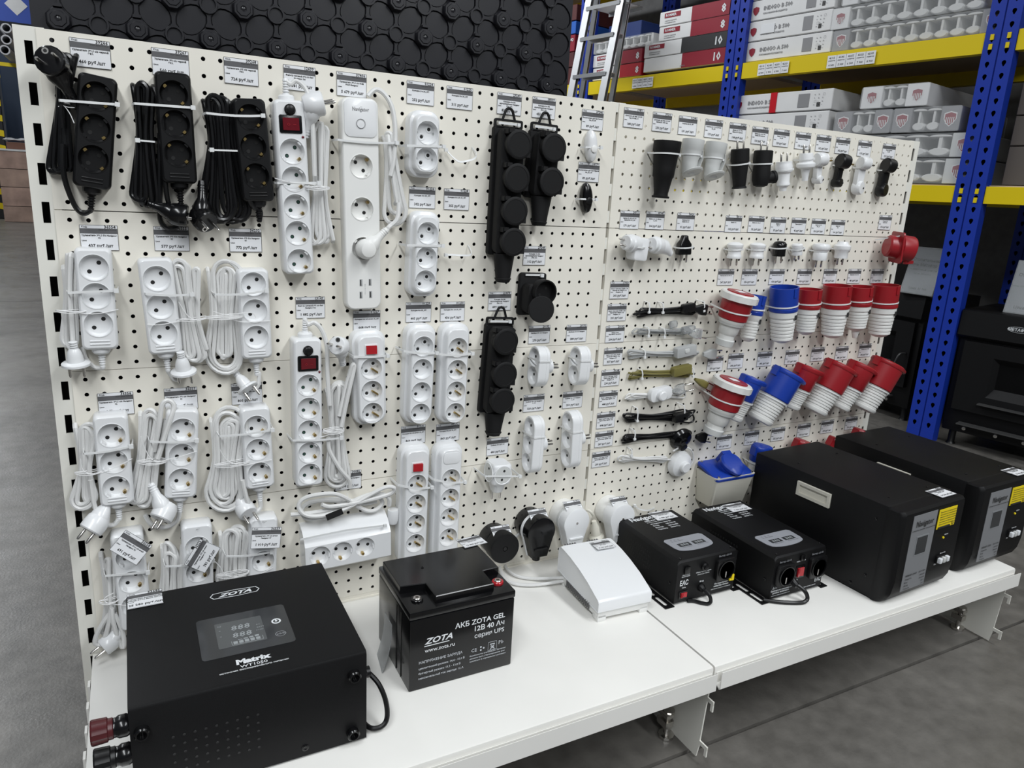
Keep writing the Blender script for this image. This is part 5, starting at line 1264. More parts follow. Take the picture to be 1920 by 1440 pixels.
def flat_plug(it, c, dirx, m, d=.02, L=.034, a=.013):
    p = it.L(*c, d); v = it.V(dirx).normalized(); x = v.cross(Vector((0, 1, 0))).normalized(); R = []
    y = Vector((0, 1, 0)) - v * v.y
    for f, s, t in ((0, .35, .6), (.15, .55, .8), (.55, 1, 1), (.95, 1, 1), (1, .9, .85)):
        o = p + v * (L * (f - .5)); R.append([o + x * (xx * s) + y * (yy * t) for xx, yy in rr(a * 2, .013, .004, 3)])
    o = it.part('plug', MB().loft(R), m)
    for sg in (1, -1): part('pin', MB().lathe([(.002, 0), (.002, .017), (.001, .019)], p + v * (L / 2) + x * sg * .0085, v, 8), STEEL, o)
it = flat_cord('black lamp cord hank with a black plug, topmost of the cords', (1180, 588), (1322, 580), 8, .034, .014, .030, .42, CBLB, .0024, 5)
flat_plug(it, (1313, 580), (1, -.1, -.1), BLACK); cord_switch(it, (1290, 577), .036, .020, .012, .026, BLACK); small_ties(it, [(1217, 576, .016), (1243, 577, .018), (1320, 574, .026)], .024)
it = flat_cord('transparent lamp cord hank, second of the cords', (1180, 622), (1300, 622), 7, .030, .012, .018, .4, CLEAR, .0022, 6)
flat_plug(it, (1303, 625), (1, -.1, -.1), CLEAR); cord_switch(it, (1290, 618), .036, .016, .010, .024, CLEAR); cord_switch(it, (1262, 608), .020, .016, .006, .016, CLEAR); small_ties(it, [(1216, 622, .016), (1246, 624, .018)], .022)
it = flat_cord('grey lamp cord hank with a grey rocker switch, third of the cords', (1170, 664), (1312, 664), 7, .032, .014, .016, .4, GREYP, .0023, 7)
cord_switch(it, (1284, 658), .058, .025, .008, .026, GREYP); flat_plug(it, (1330, 664), (1, -.1, 0), GREYP, L=.036); small_ties(it, [(1209, 663, .016)], .020)
o = cord_switch(it, (1289, 658), .014, .011, .0255, .028, LGREY, 'rocker_switch')
it = flat_cord('olive gold lamp cord hank with an olive switch, fourth of the cords', (1172, 703), (1305, 700), 8, .032, .016, .022, .4, OLIVE, .0024, 8)
cord_switch(it, (1277, 694), .054, .022, .010, .027, OLIVE); flat_plug(it, (1314, 717), (1, -.1, -.5), OLIVE, L=.040, a=.009); small_ties(it, [(1204, 702, .016), (1300, 698, .024)], .022)
it = flat_cord('white lamp cord hank with a round white dimmer knob, fifth of the cords', (1167, 745), (1290, 738), 7, .026, .014, .026, .5, CBLW, .0020, 9)
b = cord_switch(it, (1237, 738), .062, .032, .010, .026, WHITE, 'dimmer_body', .010); p = it.L(1239, 741, .026)
it.part('dimmer_knob', MB().lathe([(.012, .024), (.0118, .036), (.009, .038)], (p.x, 0, p.z), (0, -1, 0), 24), WHITE); flat_plug(it, (1272, 730), (.8, -.6, .3), CLEAR, L=.030)
it = flat_cord('thick black lamp cord hank with wide open loops, sixth of the cords', (1157, 785), (1312, 778), 10, .036, .018, .050, .4, CBLB, .0023, 10, jit=.016)
small_ties(it, [(1195, 777, .018), (1283, 772, .028)], .034); cord_switch(it, (1275, 782), .040, .020, .014, .030, BLACK)
it = flat_cord('black lamp cord hank with a round black foot switch, seventh of the cords', (1155, 825), (1300, 812), 8, .036, .014, .026, .42, CBLB, .0023, 11)
p = it.L(1283, 824, .02); it.part('foot_switch', MB().lathe([(.029, .003), (.030, .008), (.026, .016), (.012, .020), (.011, .024), (.008, .025)], (p.x, 0, p.z), (-.05, -1, -.35), 28), BLACKG)
p = it.L(1279, 836, .03); it.part('foot_button', MB().lathe([(.011, 0), (.010, .008), (.006, .009)], tuple(p), (0, -1, -.4), 18), BLACK)
flat_plug(it, (1314, 820), (1, -.1, -.2), BLACK, L=.030); small_ties(it, [(1190, 815, .018)], .024)
it = flat_cord('white lamp cord hank with a big round white foot switch, lowest of the cords', (1153, 860), (1262, 862), 7, .036, .012, .022, .4, CBLW, .0024, 12)
p = it.L(1274, 869, .01); mb = MB().lathe([(.0335, .003), (.0345, .008), (.030, .020), (.015, .026), (.0145, .034), (.012, .036), (.001, .036)], (p.x, 0, p.z), (.05, -1, -.10), 32); it.part('foot_switch', mb, WHITE)
mb = MB(); mb.tube(spline([it.L(1262, 846, .02), it.L(1280, 838, .016), it.L(1296, 844, .014), it.L(1300, 862, .012), it.L(1290, 880, .01)], 6), .0024, 7); it.part('lead', mb, CBLW)
small_ties(it, [(1184, 848, .016)], .018)
# ---------------------------------------------------------------- goods on the base shelf
def ztop(u, v, z): return H(u, v, z)
def slab(poly, z0, z1, b=.0012, mi=0, mb=None):      # extruded polygon with a small bevel on top
    mb = mb or MB(); n = len(poly); cx = sum(p[0] for p in poly) / n; cy = sum(p[1] for p in poly) / n
    def inset(e):
        out = []
        for i in range(n):
            a = Vector(poly[i - 1]); p = Vector(poly[i]); c = Vector(poly[(i + 1) % n])
            d1 = (p - a).normalized(); d2 = (c - p).normalized(); n1 = Vector((-d1.y, d1.x)); n2 = Vector((-d2.y, d2.x)); m = (n1 + n2); m = m / max(m.length_squared / 2, .3)
            out.append((p.x + m.x * e, p.y + m.y * e))
        return out
    ins = inset(b)
    mb.loft([[(x, y, z0) for x, y in poly], [(x, y, z1 - b) for x, y in poly], [(x, y, z1) for x, y in ins]], mi, True, False)
    mb.fill(ins, [], lambda x, y: (x, y, z1), mi)
    return mb
def frontframe(y=0.0): return Matrix(((1, 0, 0, 0), (0, 0, -1, y), (0, 1, 0, 0), (0, 0, 0, 1)))
def fprint(t, lines, y, m, name='lettering', res=1, par=None):
    mb = textmb(lines, res=res).xf(frontframe(y)); return part(name, mb, m, par or t, sharp=0)
def tprint(t, lines, z, m, name='lettering', res=1, par=None):
    mb = textmb(lines, res=res).xf(Matrix.Translation((0, 0, z))); return part(name, mb, m, par or t, sharp=0)
def roundbox(x0, x1, y0, y1, z0, z1, b=.002, seg=2, mb=None, mi=0):
    import bmesh
    bm = bmesh.new(); r = bmesh.ops.create_cube(bm, size=1)
    bmesh.ops.transform(bm, matrix=Matrix.Translation(((x0 + x1) / 2, (y0 + y1) / 2, (z0 + z1) / 2)) @ Matrix.Diagonal((x1 - x0, y1 - y0, z1 - z0, 1)), verts=bm.verts)
    bmesh.ops.bevel(bm, geom=list(bm.edges), offset=b, segments=seg, profile=.5, affect='EDGES')
    mb = mb or MB(); bm.verts.index_update(); mb.add([tuple(v.co) for v in bm.verts], [tuple(v.index for v in f.verts) for f in bm.faces], mi); bm.free(); return mb
def screw_head(t, loc, axis, r=.004, name='screw', m=None):
    part(name, MB().lathe([(r, 0), (r, .0008), (r * .6, .0016), (r * .35, .0010), (.0005, .0008)], loc, axis, 10), m or BLACKG, t)

# inverter with display
iv = thing('inverter', 'big black inverter with a display on top, at the left shelf end', 'inverter', (.2105, -.391, SZ), (0, 0, radians(.0)))
w_, dp, hh = .314, .290, .1553; hw = w_ / 2
part('base_box', roundbox(-hw + .002, hw - .002, .004, dp - .004, .006, hh - .006, .001), CASE, iv)
mb = MB(); prof = [(-.0005, .004), (-.0005, hh - .005), (.0015, hh - .0012), (.005, hh), (dp - .004, hh), (dp, hh - .004), (dp, hh - .012), (dp - .003, hh - .006), (.006, hh - .004), (.003, hh - .008), (.003, .004)]
mb.loft([[(-hw, y, z) for y, z in prof], [(hw, y, z) for y, z in prof]]); part('folded_cover', mb, CASE, iv, sharp=40)
for x in (-hw + .03, hw - .03):
    for y in (.03, dp - .03): part('foot', MB().lathe([(.009, 0), (.009, .006)], (x, y, 0), (0, 0, 1), 14), RUBBER, iv)
# left-hand clamps, bushes, vents
for z, m in ((.124, mat('maroon_clamp', (.07, .012, .014), .3)), (.080, BLACK)):
    mb = MB().lathe([(.013, 0), (.0145, .003), (.0145, .012), (.0125, .015), (.0125, .018)], (-hw, .012, z), (-1, 0, 0), 20)
    o = part('binding_post', mb, BLACKG, iv)
    part('brass_core', MB().lathe([(.008, .016), (.008, .022)], (-hw, .012, z), (-1, 0, 0), 14), STEEL, o)
    N = 30; rings = []
    for s, x in ((.90, .018), (1, .019), (1, .024)):
        rings.append([(-hw - x, .012 + .0135 * s * cos(2 * pi * i / N), z + .0135 * s * sin(2 * pi * i / N)) for i in range(N)])
    for s, x in ((1.08, .025), (1.14, .042), (1.05, .044)):
        rings.append([(-hw - x, .012 + (.0135 + (.0009 if i % 2 else 0)) * s * cos(2 * pi * i / N), z + (.0135 + (.0009 if i % 2 else 0)) * s * sin(2 * pi * i / N)) for i in range(N)])
    part('clamp_knob', MB().loft(rings), m, o, sharp=25)
def bush(x, z): return part('standoff', MB().lathe([(.0085, 0), (.0095, .002), (.0095, .010), (.0080, .012), (.0062, .012), (.0058, .004), (.001, .004)], (x, 0, z), (0, -1, 0), 20), BLACKG, iv)
bush(-hw + .014, .119); bush(hw - .020, .122); bush(hw - .022, .022)
screw_head(iv, (hw - .092, -.0005, .018), (0, -1, 0), .0055)
vs = MB()
for i in range(9):
    for j in range(5): vs.lathe([(.0022, 0), (.0020, .0006), (.0008, .0004)], (-hw + .05 + i * .0135, -.0004, .042 + j * .0135), (0, -1, 0), 8)
tag(part('vent_holes', vs, mat('vent_dark', (.012, .012, .013), .4), iv), None, None, kind='stuff')
# fan guard, gland and power lead on the right side
part('fan_guard', MB().lathe([(.030, 0), (.030, .006), (.024, .010), (.010, .012), (.001, .012)], (hw, .135, .098), (1, 0, 0), 20), BLACK, iv)
part('cable_gland', MB().lathe([(.012, 0), (.012, .008), (.009, .012), (.009, .018)], (hw, .045, .085), (1, 0, 0), 14), BLACK, iv)
part('rocker_switch', roundbox(hw, hw + .005, .02, .045, .045, .065, .001), BLACK, iv)
part('cable', MB().tube(spline([(hw + .015, .045, .085), (hw + .028, .030, .070), (hw + .036, .018, .045), (hw + .036, .010, .020), (hw + .026, .006, .010), (hw + .010, .012, .008), (hw + .004, .040, .007), (hw + .012, .09, .006)], 6), .0040, 8), BLACK, iv)
# display glass, segments, symbols, lettering; local x = world x - .2105, y = world y + .391
dg = Matrix.Rotation(radians(-4.0), 4, 'Z')
part('display_glass', MB().loft([[(x, y, hh - .0002) for x, y in rr(.131, .109, .006, 4, .0030, .119)], [(x, y, hh + .0006) for x, y in rr(.131, .109, .006, 4, .0030, .119)]]), GLASSD, iv)
lc = part('lcd_window', MB().loft([[(x, y, hh + .0006) for x, y in rr(.068, .068, .002, 3, -.004, .119)], [(x, y, hh + .0009) for x, y in rr(.068, .068, .002, 3, -.004, .119)]]), mat('lcd_grey', (.085, .09, .092), .2), iv)
seg = textmb([('888', -.017, .126, .019, 'LEFT', .5, .1), ('888', -.017, .106, .019, 'LEFT', .5, .1), ('⏻', -.034, .142, .006), ('°', -.034, .126, .010), ('°', -.034, .110, .010), ('AC', .020, .128, .0045), ('BATT', .020, .120, .0045), ('LOAD', .018, .113, .004)]).xf(Matrix.Translation((0, 0, hh + .0011)))
for k in range(4): seg.box(-.010 + k * .008, -.004 + k * .008, .0985, .0985 + .0012 + .0010 * k, hh + .0009, hh + .0012)
for k in range(5): seg.box(-.017 + k * .008, -.011 + k * .008, .090, .0965, hh + .0009, hh + .0012)
seg.box(-.0195, .0250, .0875, .0882, hh + .0009, hh + .0012); seg.box(-.0195, -.0188, .0875, .098, hh + .0009, hh + .0012); seg.box(.0245, .0252, .0875, .098, hh + .0009, hh + .0012)
part('display_segments', seg, SEG, lc, sharp=0)
pw = MB()
pw.fill(circ(.0072, 24, .050, .128), [circ(.0046, 24, .050, .128)], lambda x, y: (x, y, hh + .0008)); pw.box(.0492, .0508, .1275, .1345, hh + .0008, hh + .0010)
pw.fill(circ(.0020, 12, .050, .1285), [], lambda x, y: (x, y, hh + .0008))
part('power_button', pw, INKW, iv, sharp=0)
sb = MB(); sb.fill([(a * 1.15 + .0505, b + .092) for a, b in circ(.0068, 24)], [[(a * 1.15 + .0505, b + .092) for a, b in circ(.0061, 24)]], lambda x, y: (x, y, hh + .0008))
sb.join(textmb([('мВ/В', .0505, .0902, .0052, 'CENTER')]).xf(Matrix.Translation((0, 0, hh + .0008)))); part('select_button', sb, INKG, iv, sharp=0)
lg = MB(); badge = [(-.039, .237 - .0), (-.034, .229), (-.000, .2265), (.034, .229), (.039, .237), (.034, .246), (0, .2485), (-.034, .246)]
lg.fill(badge, [[(x * .965, .2375 + (y - .2375) * .86) for x, y in badge]], lambda x, y: (x + .003, y, hh + .0004))
lg.join(textmb([('ZOTA', .003, .2325, .0135, 'CENTER', 2.2, .35, 1.35)], res=2).xf(Matrix.Translation((0, 0, hh + .0005)))); part('logo_lettering', lg, INKW, iv, sharp=0)
tprint(iv, [('Matrix', .003, .0395, .0150, 'CENTER', 3.2, 0, 1.15), ('WT1050', .003, .0300, .0085, 'CENTER', .6, 0, 1.2), ('источник бесперебойного питания', .003, .0245, .0048, 'CENTER', 1, 0, 1.15)], hh + .0005, INKW, res=2)
Mt = frame((.0545, -.0985, SZ + hh + .0012), (1, .01, 0), (0, 1, 0)) @ WF.inverted()
t = price_tag(None, '33685', ['ИБП источник бесперебойного', 'питания ZOTA Matrix WT1050'], '25 280', 'price tag lying on the top left corner of the black inverter', M=Mt, h=.046)

# battery
bt = thing('battery', 'black battery with white print and a red terminal on the left shelf', 'battery', (.5595, -.3155, SZ))
hw = .097; dp = .168; zb = .150
part('case', roundbox(-hw, hw, .0, dp, 0, zb - .0145, .0025), BLACKG, bt)
part('lid', roundbox(-hw - .0008, hw + .0008, -.0008, dp + .0008, zb - .0135, zb, .0022), BLACKG, bt)
pl_ = [(-hw + .004, .064), (-.0485, .058), (-.0475, .012), (.0605, .012), (.0620, .060), (hw - .003, .062), (hw - .003, dp - .010), (-hw + .004, dp - .010)]
part('lid_plateau', slab(pl_, zb - .002, zb + .0145, .0012), BLACKG, bt, sharp=30)
for x, m in ((-.073, BLACKG), (.079, RED)):
    part('terminal_ring', MB().lathe([(.0105, -.001), (.0105, .0035), (.0095, .0045), (.0070, .0045), (.0065, .002)], (x, .034, zb), (0, 0, 1), 22, cap1=False), m, bt)
    o = part('terminal', MB().lathe([(.0068, 0), (.0068, .0055), (.0058, .0065), (.0030, .0065), (.0026, .002), (.0005, .002)], (x, .034, zb), (0, 0, 1), 18), STEEL, bt)
for y in (.040, .065): part('side_rib', MB().box(-hw - .0012, -hw + .001, y, y + .0015, .004, zb - .02), BLACKG, bt)
screw_head(bt, (-.035, .11, zb + .0145), (0, 0, 1), .003)
X = lambda x: x - .5595
fprint(bt, [('ZOTA', X(.4895), .0860, .0150, 'LEFT', 1.6, .3, 1.2), ('www.zota.ru', X(.4895), .0700, .0105, 'LEFT', .4, 0, 1.0),
            ('АКБ ZOTA GEL', X(.6385), .1020, .0135, 'RIGHT', 1.0), ('12В 40 Ач', X(.6385), .0880, .0135, 'RIGHT', 1.0), ('серия UPS', X(.6385), .0740, .0120, 'RIGHT', .5)], -.0006, INKW, res=2)
part('logo_rule', MB().box(X(.4885), X(.5335), -.0007, -.0002, .0815, .0828), INKW, bt)
fprint(bt, [('НАПРЯЖЕНИЕ ЗАРЯДА', X(.4790), .0505, .0070, 'LEFT', .8), ('циклический режим: 14,4 - 15,0 В', X(.4790), .0395, .0054, 'LEFT', .8), ('буферный режим: 13,5 - 13,8 В', X(.4790), .0300, .0054, 'LEFT', .8), ('максимальный ток заряда: 12 А', X(.4790), .0205, .0054, 'LEFT', .8),
            ('CE', X(.5750), .0470, .0095, 'LEFT', .3), ('Pb', X(.6280), .0500, .0105, 'LEFT', .2), ('Компоненты утилизации. Батарею', X(.5730), .0385, .0042, 'LEFT', .8), ('должны быть утилизированы или', X(.5730), .0330, .0042, 'LEFT', .8), ('храниться в нормальных условиях', X(.5730), .0275, .0042, 'LEFT', .8)], -.0006, mat('pale_print', (.50, .52, .55), .5))
mk = MB()
for k in range(3):
    a = 2 * pi * k / 3; mk.lathe([(.0018, 0), (.0018, .0004)], (X(.5960) + .0036 * cos(a), -.0002, .0500 + .0036 * sin(a)), (0, -1, 0), 6)
sqx, sqz = X(.6165), .0500
for a in ((-.0085, .0085, .0080, .0084), (-.0085, .0085, -.0084, -.0080), (-.0085, -.0081, -.0084, .0084), (.0081, .0085, -.0084, .0084)): mk.box(sqx + a[0], sqx + a[1], -.0007, -.0002, sqz + a[2], sqz + a[3])
mk.box(sqx - .0045, sqx + .0045, -.0007, -.0002, sqz + .003, sqz + .0045); mk.join(textmb([('X', sqx, sqz - .0065, .0135, 'CENTER', 1), ('U', sqx, sqz - .005, .011, 'CENTER', .5)]).xf(frontframe(-.0006)))
part('recycling_marks', mk, mat('pale_print', (.5, .52, .55), .5), bt, sharp=0)
Mt = frame((.6205, -.1330, SZ + zb + .0160), (1, .10, 0), (-.1, 1, 0)) @ WF.inverted()
price_tag(None, '31085', ['Аккумулятор гелевый ZOTA', '12В 40Ач UPS'], '12 800', 'price tag lying on the back right corner of the black battery', M=Mt, w=.050, h=.036)
mb = MB(); cs = [(-.012, .0, .0), (-.020, .02, .0), (-.022, .05, .0), (-.012, .085, .0)]
mb.loft([[(-hw - .006 - .020 * k * k, .075 - .010 * k, .085 - .083 * k), (-hw - .004 - .014 * k * k, .120, .085 - .083 * k), (-hw - .003 - .013 * k * k, .120, .085 - .083 * k), (-hw - .005 - .019 * k * k, .075 - .010 * k, .085 - .083 * k)] for k in (0, .25, .5, .75, 1)])
mb.v = [(x + .5595, y - .3155, z + SZ) for x, y, z in mb.v]
tag(part('plastic_sleeve', mb, CLEAR), 'curled clear plastic sleeve standing against the left side of the battery', 'plastic sleeve')

# white stabilizer with a sloping lid
up = thing('voltage_stabilizer', 'small white plastic stabilizer with a sloping lid beside the shelf joint', 'voltage stabilizer', (.938, -.270, SZ), (0, 0, radians(-3)))
hw = .062; dp = .170
mb = MB(); zf, zk = .030, .040
low = [(-hw, 0), (hw, 0), (hw, dp), (-hw, dp)]
mb = roundbox(-hw + .002, hw - .002, .002, dp - .002, .008, .036, .0015); part('lower_case', mb, WHITE2, up)
for x0, x1, y0, y1 in ((-hw + .002, -hw + .022, .002, .024), (hw - .022, hw - .002, .002, .024), (-hw + .002, -hw + .022, dp - .024, dp - .002), (hw - .022, hw - .002, dp - .024, dp - .002)):
    part('foot', roundbox(x0, x1, y0, y1, 0, .014, .0012), WHITE2, up)
prof = [(-.002, .024), (-.002, .044), (.000, .0475), (.004, .050), (.045, .0665), (.085, .0775), (.120, .0840), (.150, .0870), (dp - .006, .0875), (dp + .002, .082), (dp + .002, .030)]
def sec(x, e): return [(x, y + (e if y < .02 else (-e if y > dp - .02 else 0)), z - e) for y, z in prof]
mb = MB().loft([sec(-hw + .0, .004), sec(-hw - .0015, .0), sec(-hw + .006, -.0012), sec(hw - .006, -.0012), sec(hw + .0015, 0), sec(hw, .004)]); part('sloping_lid', mb, WHITE, up, sharp=30)
for k in range(15): part('vent_slot', MB().box(-hw - .0018, -hw + .0005, .034 + k * .0066, .0368 + k * .0066, .012, .026), mat('slot_dark', (.12, .12, .12), .6), up)
for k in range(5):
    part('rear_slot', MB().box(-hw + .012 + k * .006, -hw + .0145 + k * .006, dp - .012, dp + .0025, .080, .0882), mat('slot_dark', (.12, .12, .12), .6), up)
    part('rear_slot', MB().box(.006 + k * .006, .0085 + k * .006, dp - .012, dp + .0025, .080, .0882), mat('slot_dark', (.12, .12, .12), .6), up)
im = up.matrix_basis.copy(); im = Matrix.Translation((.938, -.270, SZ)) @ Matrix.Rotation(radians(-3), 4, 'Z'); ui = im.inverted()
def ul(u, v, z=None, y=None): return ui @ (H(u, v, z) if z is not None else W(u, v, -y))
mb = MB(); mb.tube(spline([(-hw + .004, dp - .02, .020), ul(1000, 1085, SZ + .006), ul(965, 1078, SZ + .006), ul(947, 1060, SZ + .006), ul(948, 1035, SZ + .010), ul(958, 1015, y=-.03), ul(975, 1000, y=-.010)], 6), .0036, 8)
mb.tube(spline([(-hw + .004, dp - .02, .012), ul(1000, 1097, SZ + .006), ul(960, 1093, SZ + .006), ul(940, 1075, SZ + .006), ul(936, 1045, SZ + .012), ul(945, 1010, y=-.02)], 6), .0036, 8)
part('cable', mb, CBLW, up)
q0 = ul(1119, 1012, y=-.030); q1_ = ul(1113, 972, y=-.030); ax = (q1_ - q0)
part('plug', MB().lathe([(.0175, -.004), (.0180, .002), (.0180, .010), (.0120, .016), (.0105, .034), (.0075, .042), (.0055, .052)], q0, ax, 20), OFFW, up)
mb = MB(); mb.tube(spline([q1_ + ax * .15, ul(1108, 960, y=-.030), ul(1100, 956, y=-.022), ul(1094, 962, y=-.012), ul(1090, 985, y=-.010), ul(1092, 1015, y=-.008)], 6), .0036, 8); part('plug_lead', mb, OFFW, up)
Mt = frame((.950, -.1135, SZ + .0895), (1, -.05, 0), (.05, 1, -.02)) @ WF.inverted()
price_tag(None, '40012', ['Стабилизатор напряжения', 'для котла'], '4 190', 'price tag lying on the raised back edge of the white stabilizer', M=Mt, w=.046, h=.036)

# pair of small black stabilizers with displays
def small_stab(label, cx, yf, dp, hh, hw, variant):
    t = thing('voltage_stabilizer', label, 'voltage stabilizer', (cx, yf, SZ))
    mb = MB(); prof = [(0, .006), (0, hh - .004), (.003, hh), (dp - .003, hh), (dp, hh - .004), (dp, .006)]
    ch = .007
    def secx(x, e): return [(x, y, z if z < hh - .01 else z - e) for y, z in prof]
    mb.loft([secx(-hw, ch), secx(-hw + ch * .4, ch * .35), secx(-hw + ch, 0), secx(hw - ch, 0), secx(hw - ch * .4, ch * .35), secx(hw, ch)]); part('case', mb, CASE, t, sharp=30)
    for sg in (-1, 1):
        mb = MB(); x0, x1 = (-hw - .024, -hw) if sg < 0 else (hw, hw + .020)
        out = [(x0, -.004), (x1, -.004), (x1, dp), (x0, dp)]; slots = []
        for y in (.010, .052, dp - .05):
            sl = [(x0 + .010 + .0045 * cos(a) * (1.3 if 0 else 1), y + (.026 if sin(a) > 0 else 0) + .0045 * sin(a)) for a in [2 * pi * k / 14 for k in range(14)]]; slots.append(sl)
        mb.fill(out, slots, lambda x, y: (x, y, .0025)); mb.loft([[(x, y, .0005) for x, y in out], [(x, y, .0025) for x, y in out]], 0, False, False)
        part('mounting_flange', mb, CASE, t, sharp=0)
    n = 0; vh = MB()
    for i in range(11):
        for j in range(5):
            vh.lathe([(.0030, 0), (.0028, .0003)], (-hw - .0001, dp * .42 + i * .0085 - (j % 2) * .004, .040 + j * .0095), (-1, 0, 0), 6)
    tag(part('vent_holes', vh, PINH, t), None, None, kind='stuff')
    # grey display badge on top
    yb = .030; bw = .108; out = []
    for k in range(13): a = pi + pi * k / 12; out.append((.050 * cos(a) if 0 else bw / 2 * (cos(a)), yb + .022 + .020 * sin(a) ** 1 if 0 else yb + .020 + .020 * sin(a)))
    out = [(-bw / 2, yb + .054), (-bw / 2 + .002, yb + .020)] + [(bw / 2 * .92 * cos(pi + pi * k / 10), yb + .014 + .014 * sin(pi + pi * k / 10)) for k in range(1, 10)] + [(bw / 2 - .002, yb + .020), (bw / 2, yb + .054), (bw / 2 - .006, yb + .060), (-bw / 2 + .006, yb + .060)]
    b = MB(); b.loft([[(x, y, hh - .0005) for x, y in out], [(x, y, hh + .0008) for x, y in out]], 0, False, False); b.fill(out, [], lambda x, y: (x, y, hh + .0008)); bd = part('display_badge', b, mat('grey_badge', (.30, .31, .34), .4), t, sharp=0)
    for x in (-.019, .021):
        d = part('digit_display', MB().box(x - .016, x + .016, yb + .020, yb + .034, hh + .0007, hh + .0012), GLASSD, bd)
        part('digit_segments', textmb([('888', x, yb + .0225, .0125, 'CENTER', .5, 0, 1.15)]).xf(Matrix.Translation((0, 0, hh + .0014))), SEG, bd, sharp=0)
    part('lettering', textmb([('○    ○    ○', -.026, yb + .050, .005, 'CENTER'), ('сеть  защита  задержка', -.024, yb + .045, .0028, 'CENTER'), ('входное напряжение', -.019, yb + .0155, .0028, 'CENTER'), ('выходное напряжение', .024, yb + .0155, .0028, 'CENTER')]).xf(Matrix.Translation((0, 0, hh + .0010))), INK, bd, sharp=0)
    yk = dp - .022
    tprint(t, [('Navigator', -.060, yk - .004, .0235, 'LEFT', 1.6, 0, .86), ('NVR-RW1-%s' % ('1000' if variant == 0 else '3000'), -.030, yk - .016, .0078, 'LEFT', 1.5), ('Стабилизатор напряжения релейный', -.030, yk - .0225, .0042, 'LEFT', 1)] +
           [(a, -.026, yk - .032 - .0095 * k, .0068, 'LEFT', 1.2) for k, a in enumerate(('Мощность', 'Вход', 'Выход', 'Частота'))] + [(a, .010, yk - .032 - .0095 * k, .0068, 'LEFT', 1.2) for k, a in enumerate(('%s Вт' % ('1000' if variant == 0 else '3000'), '140-270 В', '220 В±8%', '50/60 Гц'))], hh + .0004, INKW)
    # front panel
    def outlet(x, z, flap=False):
        o = part('outlet_frame', rbox(.050, .050, .006, -.001, .009, .0015, 3), BLACK, t, loc=(x, 0, z))
        part('outlet_well', MB().lathe([(.0215, .009), (.0225, .012), (.0205, .012), (.0195, -.006 + .008), (.001, .002)], (0, 0, 0), (0, -1, 0), 26), BLACKG, o)
        part('earth_spring', MB().box(-.0015, .0015, -.0095, -.004, -.018, -.004), STEEL, o)
        for sg in (1, -1): part('pin_hole', MB().lathe([(.003, .0022), (.0028, .0030)], (sg * .0095, 0, 0), (0, -1, 0), 8), PINH, o)
        fprint(t, [('Выход ~220 В', x, z + .029, .0055, 'CENTER', .8)], -.0006, INKG)
    if variant == 0:
        outlet(.047, .063)
        fprint(t, [('ЕАС', -.061, .045, .0165, 'CENTER', 1.2, 0, .7), ('задержка', -.058, .068, .0042, 'CENTER', .8), ('включения', -.058, .064, .0042, 'CENTER', .8), ('Сеть', -.060, .038, .0045, 'CENTER', 1), ('Сброс термозащиты', -.010, .066, .0042, 'CENTER', .8), ('нажать для сброса', -.010, .061, .0036, 'CENTER', .8), ('Вход', -.012, .043, .0048, 'CENTER', 1),
                   ('Не подключать', .046, .027, .0054, 'CENTER', 1.5), ('нагрузку свыше', .046, .0215, .0054, 'CENTER', 1.5), ('допустимой мощности стабилизатора', .046, .016, .0030, 'CENTER', .8)], -.0006, INKW)
        rocker(type('q', (), {'part': lambda s, name, mb, mats, **k: part(name, mb, mats, t, **k)})(), -.060, .023, 0, .018, .012, RED)
        f = part('delay_switch', rbox(.014, .017, .001, 0, .004, .001, 2), BLACKG, t, loc=(-.058, 0, .080))
        part('fuse_knob', MB().lathe([(.009, 0), (.009, .004), (.006, .006), (.006, .010), (.004, .011)], (-.010, 0, .079), (0, -1, 0), 18), BLACK, t)
        part('yellow_clip', MB().box(-.003, .003, -.013, -.008, -.007, .007).box(-.008, .0, -.012, -.009, -.007, -.003), YSTK, t, loc=(.066, 0, .043))
        part('cable_gland', MB().lathe([(.009, 0), (.009, .004), (.0065, .008), (.006, .014)], (-.012, 0, .030), (0, -1, -.2), 14), BLACK, t)
        part('cable', MB().tube(spline([(-.012, -.012, .029), (-.008, -.024, .022), (-.006, -.028, .010), (-.012, -.026, .0042), (-.022, -.018, .0042), (-.032, -.006, .0042), (-.045, .0, .0042)], 6), .0040, 8), BLACK, t)
    else:
        outlet(-.047, .060); outlet(.052, .060)
        fprint(t, [('ЕАС', .066, .020, .014, 'CENTER', 1.2, 0, .7), ('△ ВНИМАНИЕ △', -.047, .029, .0066, 'CENTER', 1.2), ('Суммарная нагрузка не', -.047, .0225, .0054, 'CENTER', 1.4), ('должна превышать', -.047, .0170, .0054, 'CENTER', 1.4), ('мощность стабилизатора напряжения', -.047, .0115, .0030, 'CENTER', .8), ('задержка вкл', .002, .081, .0042, 'CENTER', .8), ('Сеть', -.004, .036, .0042, 'CENTER', .8), ('использовать автомат защиты', .035, .012, .0036, 'CENTER', .8)], -.0006, INKW)
        rocker(type('q', (), {'part': lambda s, name, mb, mats, **k: part(name, mb, mats, t, **k)})(), .003, .056, 0, .022, .024, RED)
        part('delay_switch', rbox(.012, .014, .001, 0, .004, .001, 2), BLACKG, t, loc=(.003, 0, .090))
        part('cable_gland', MB().lathe([(.009, 0), (.009, .004), (.0075, .008), (.0065, .018)], (-.018, 0, .040), (0, -1, -.4), 14), BLACK, t)
        part('cable', MB().tube(spline([(-.018, -.014, .036), (-.008, -.030, .026), (-.004, -.036, .012), (-.014, -.036, .0045), (-.035, -.030, .0045), (-.065, -.014, .0045), (-.09, .005, .0045)], 6), .0045, 8), BLACK, t)
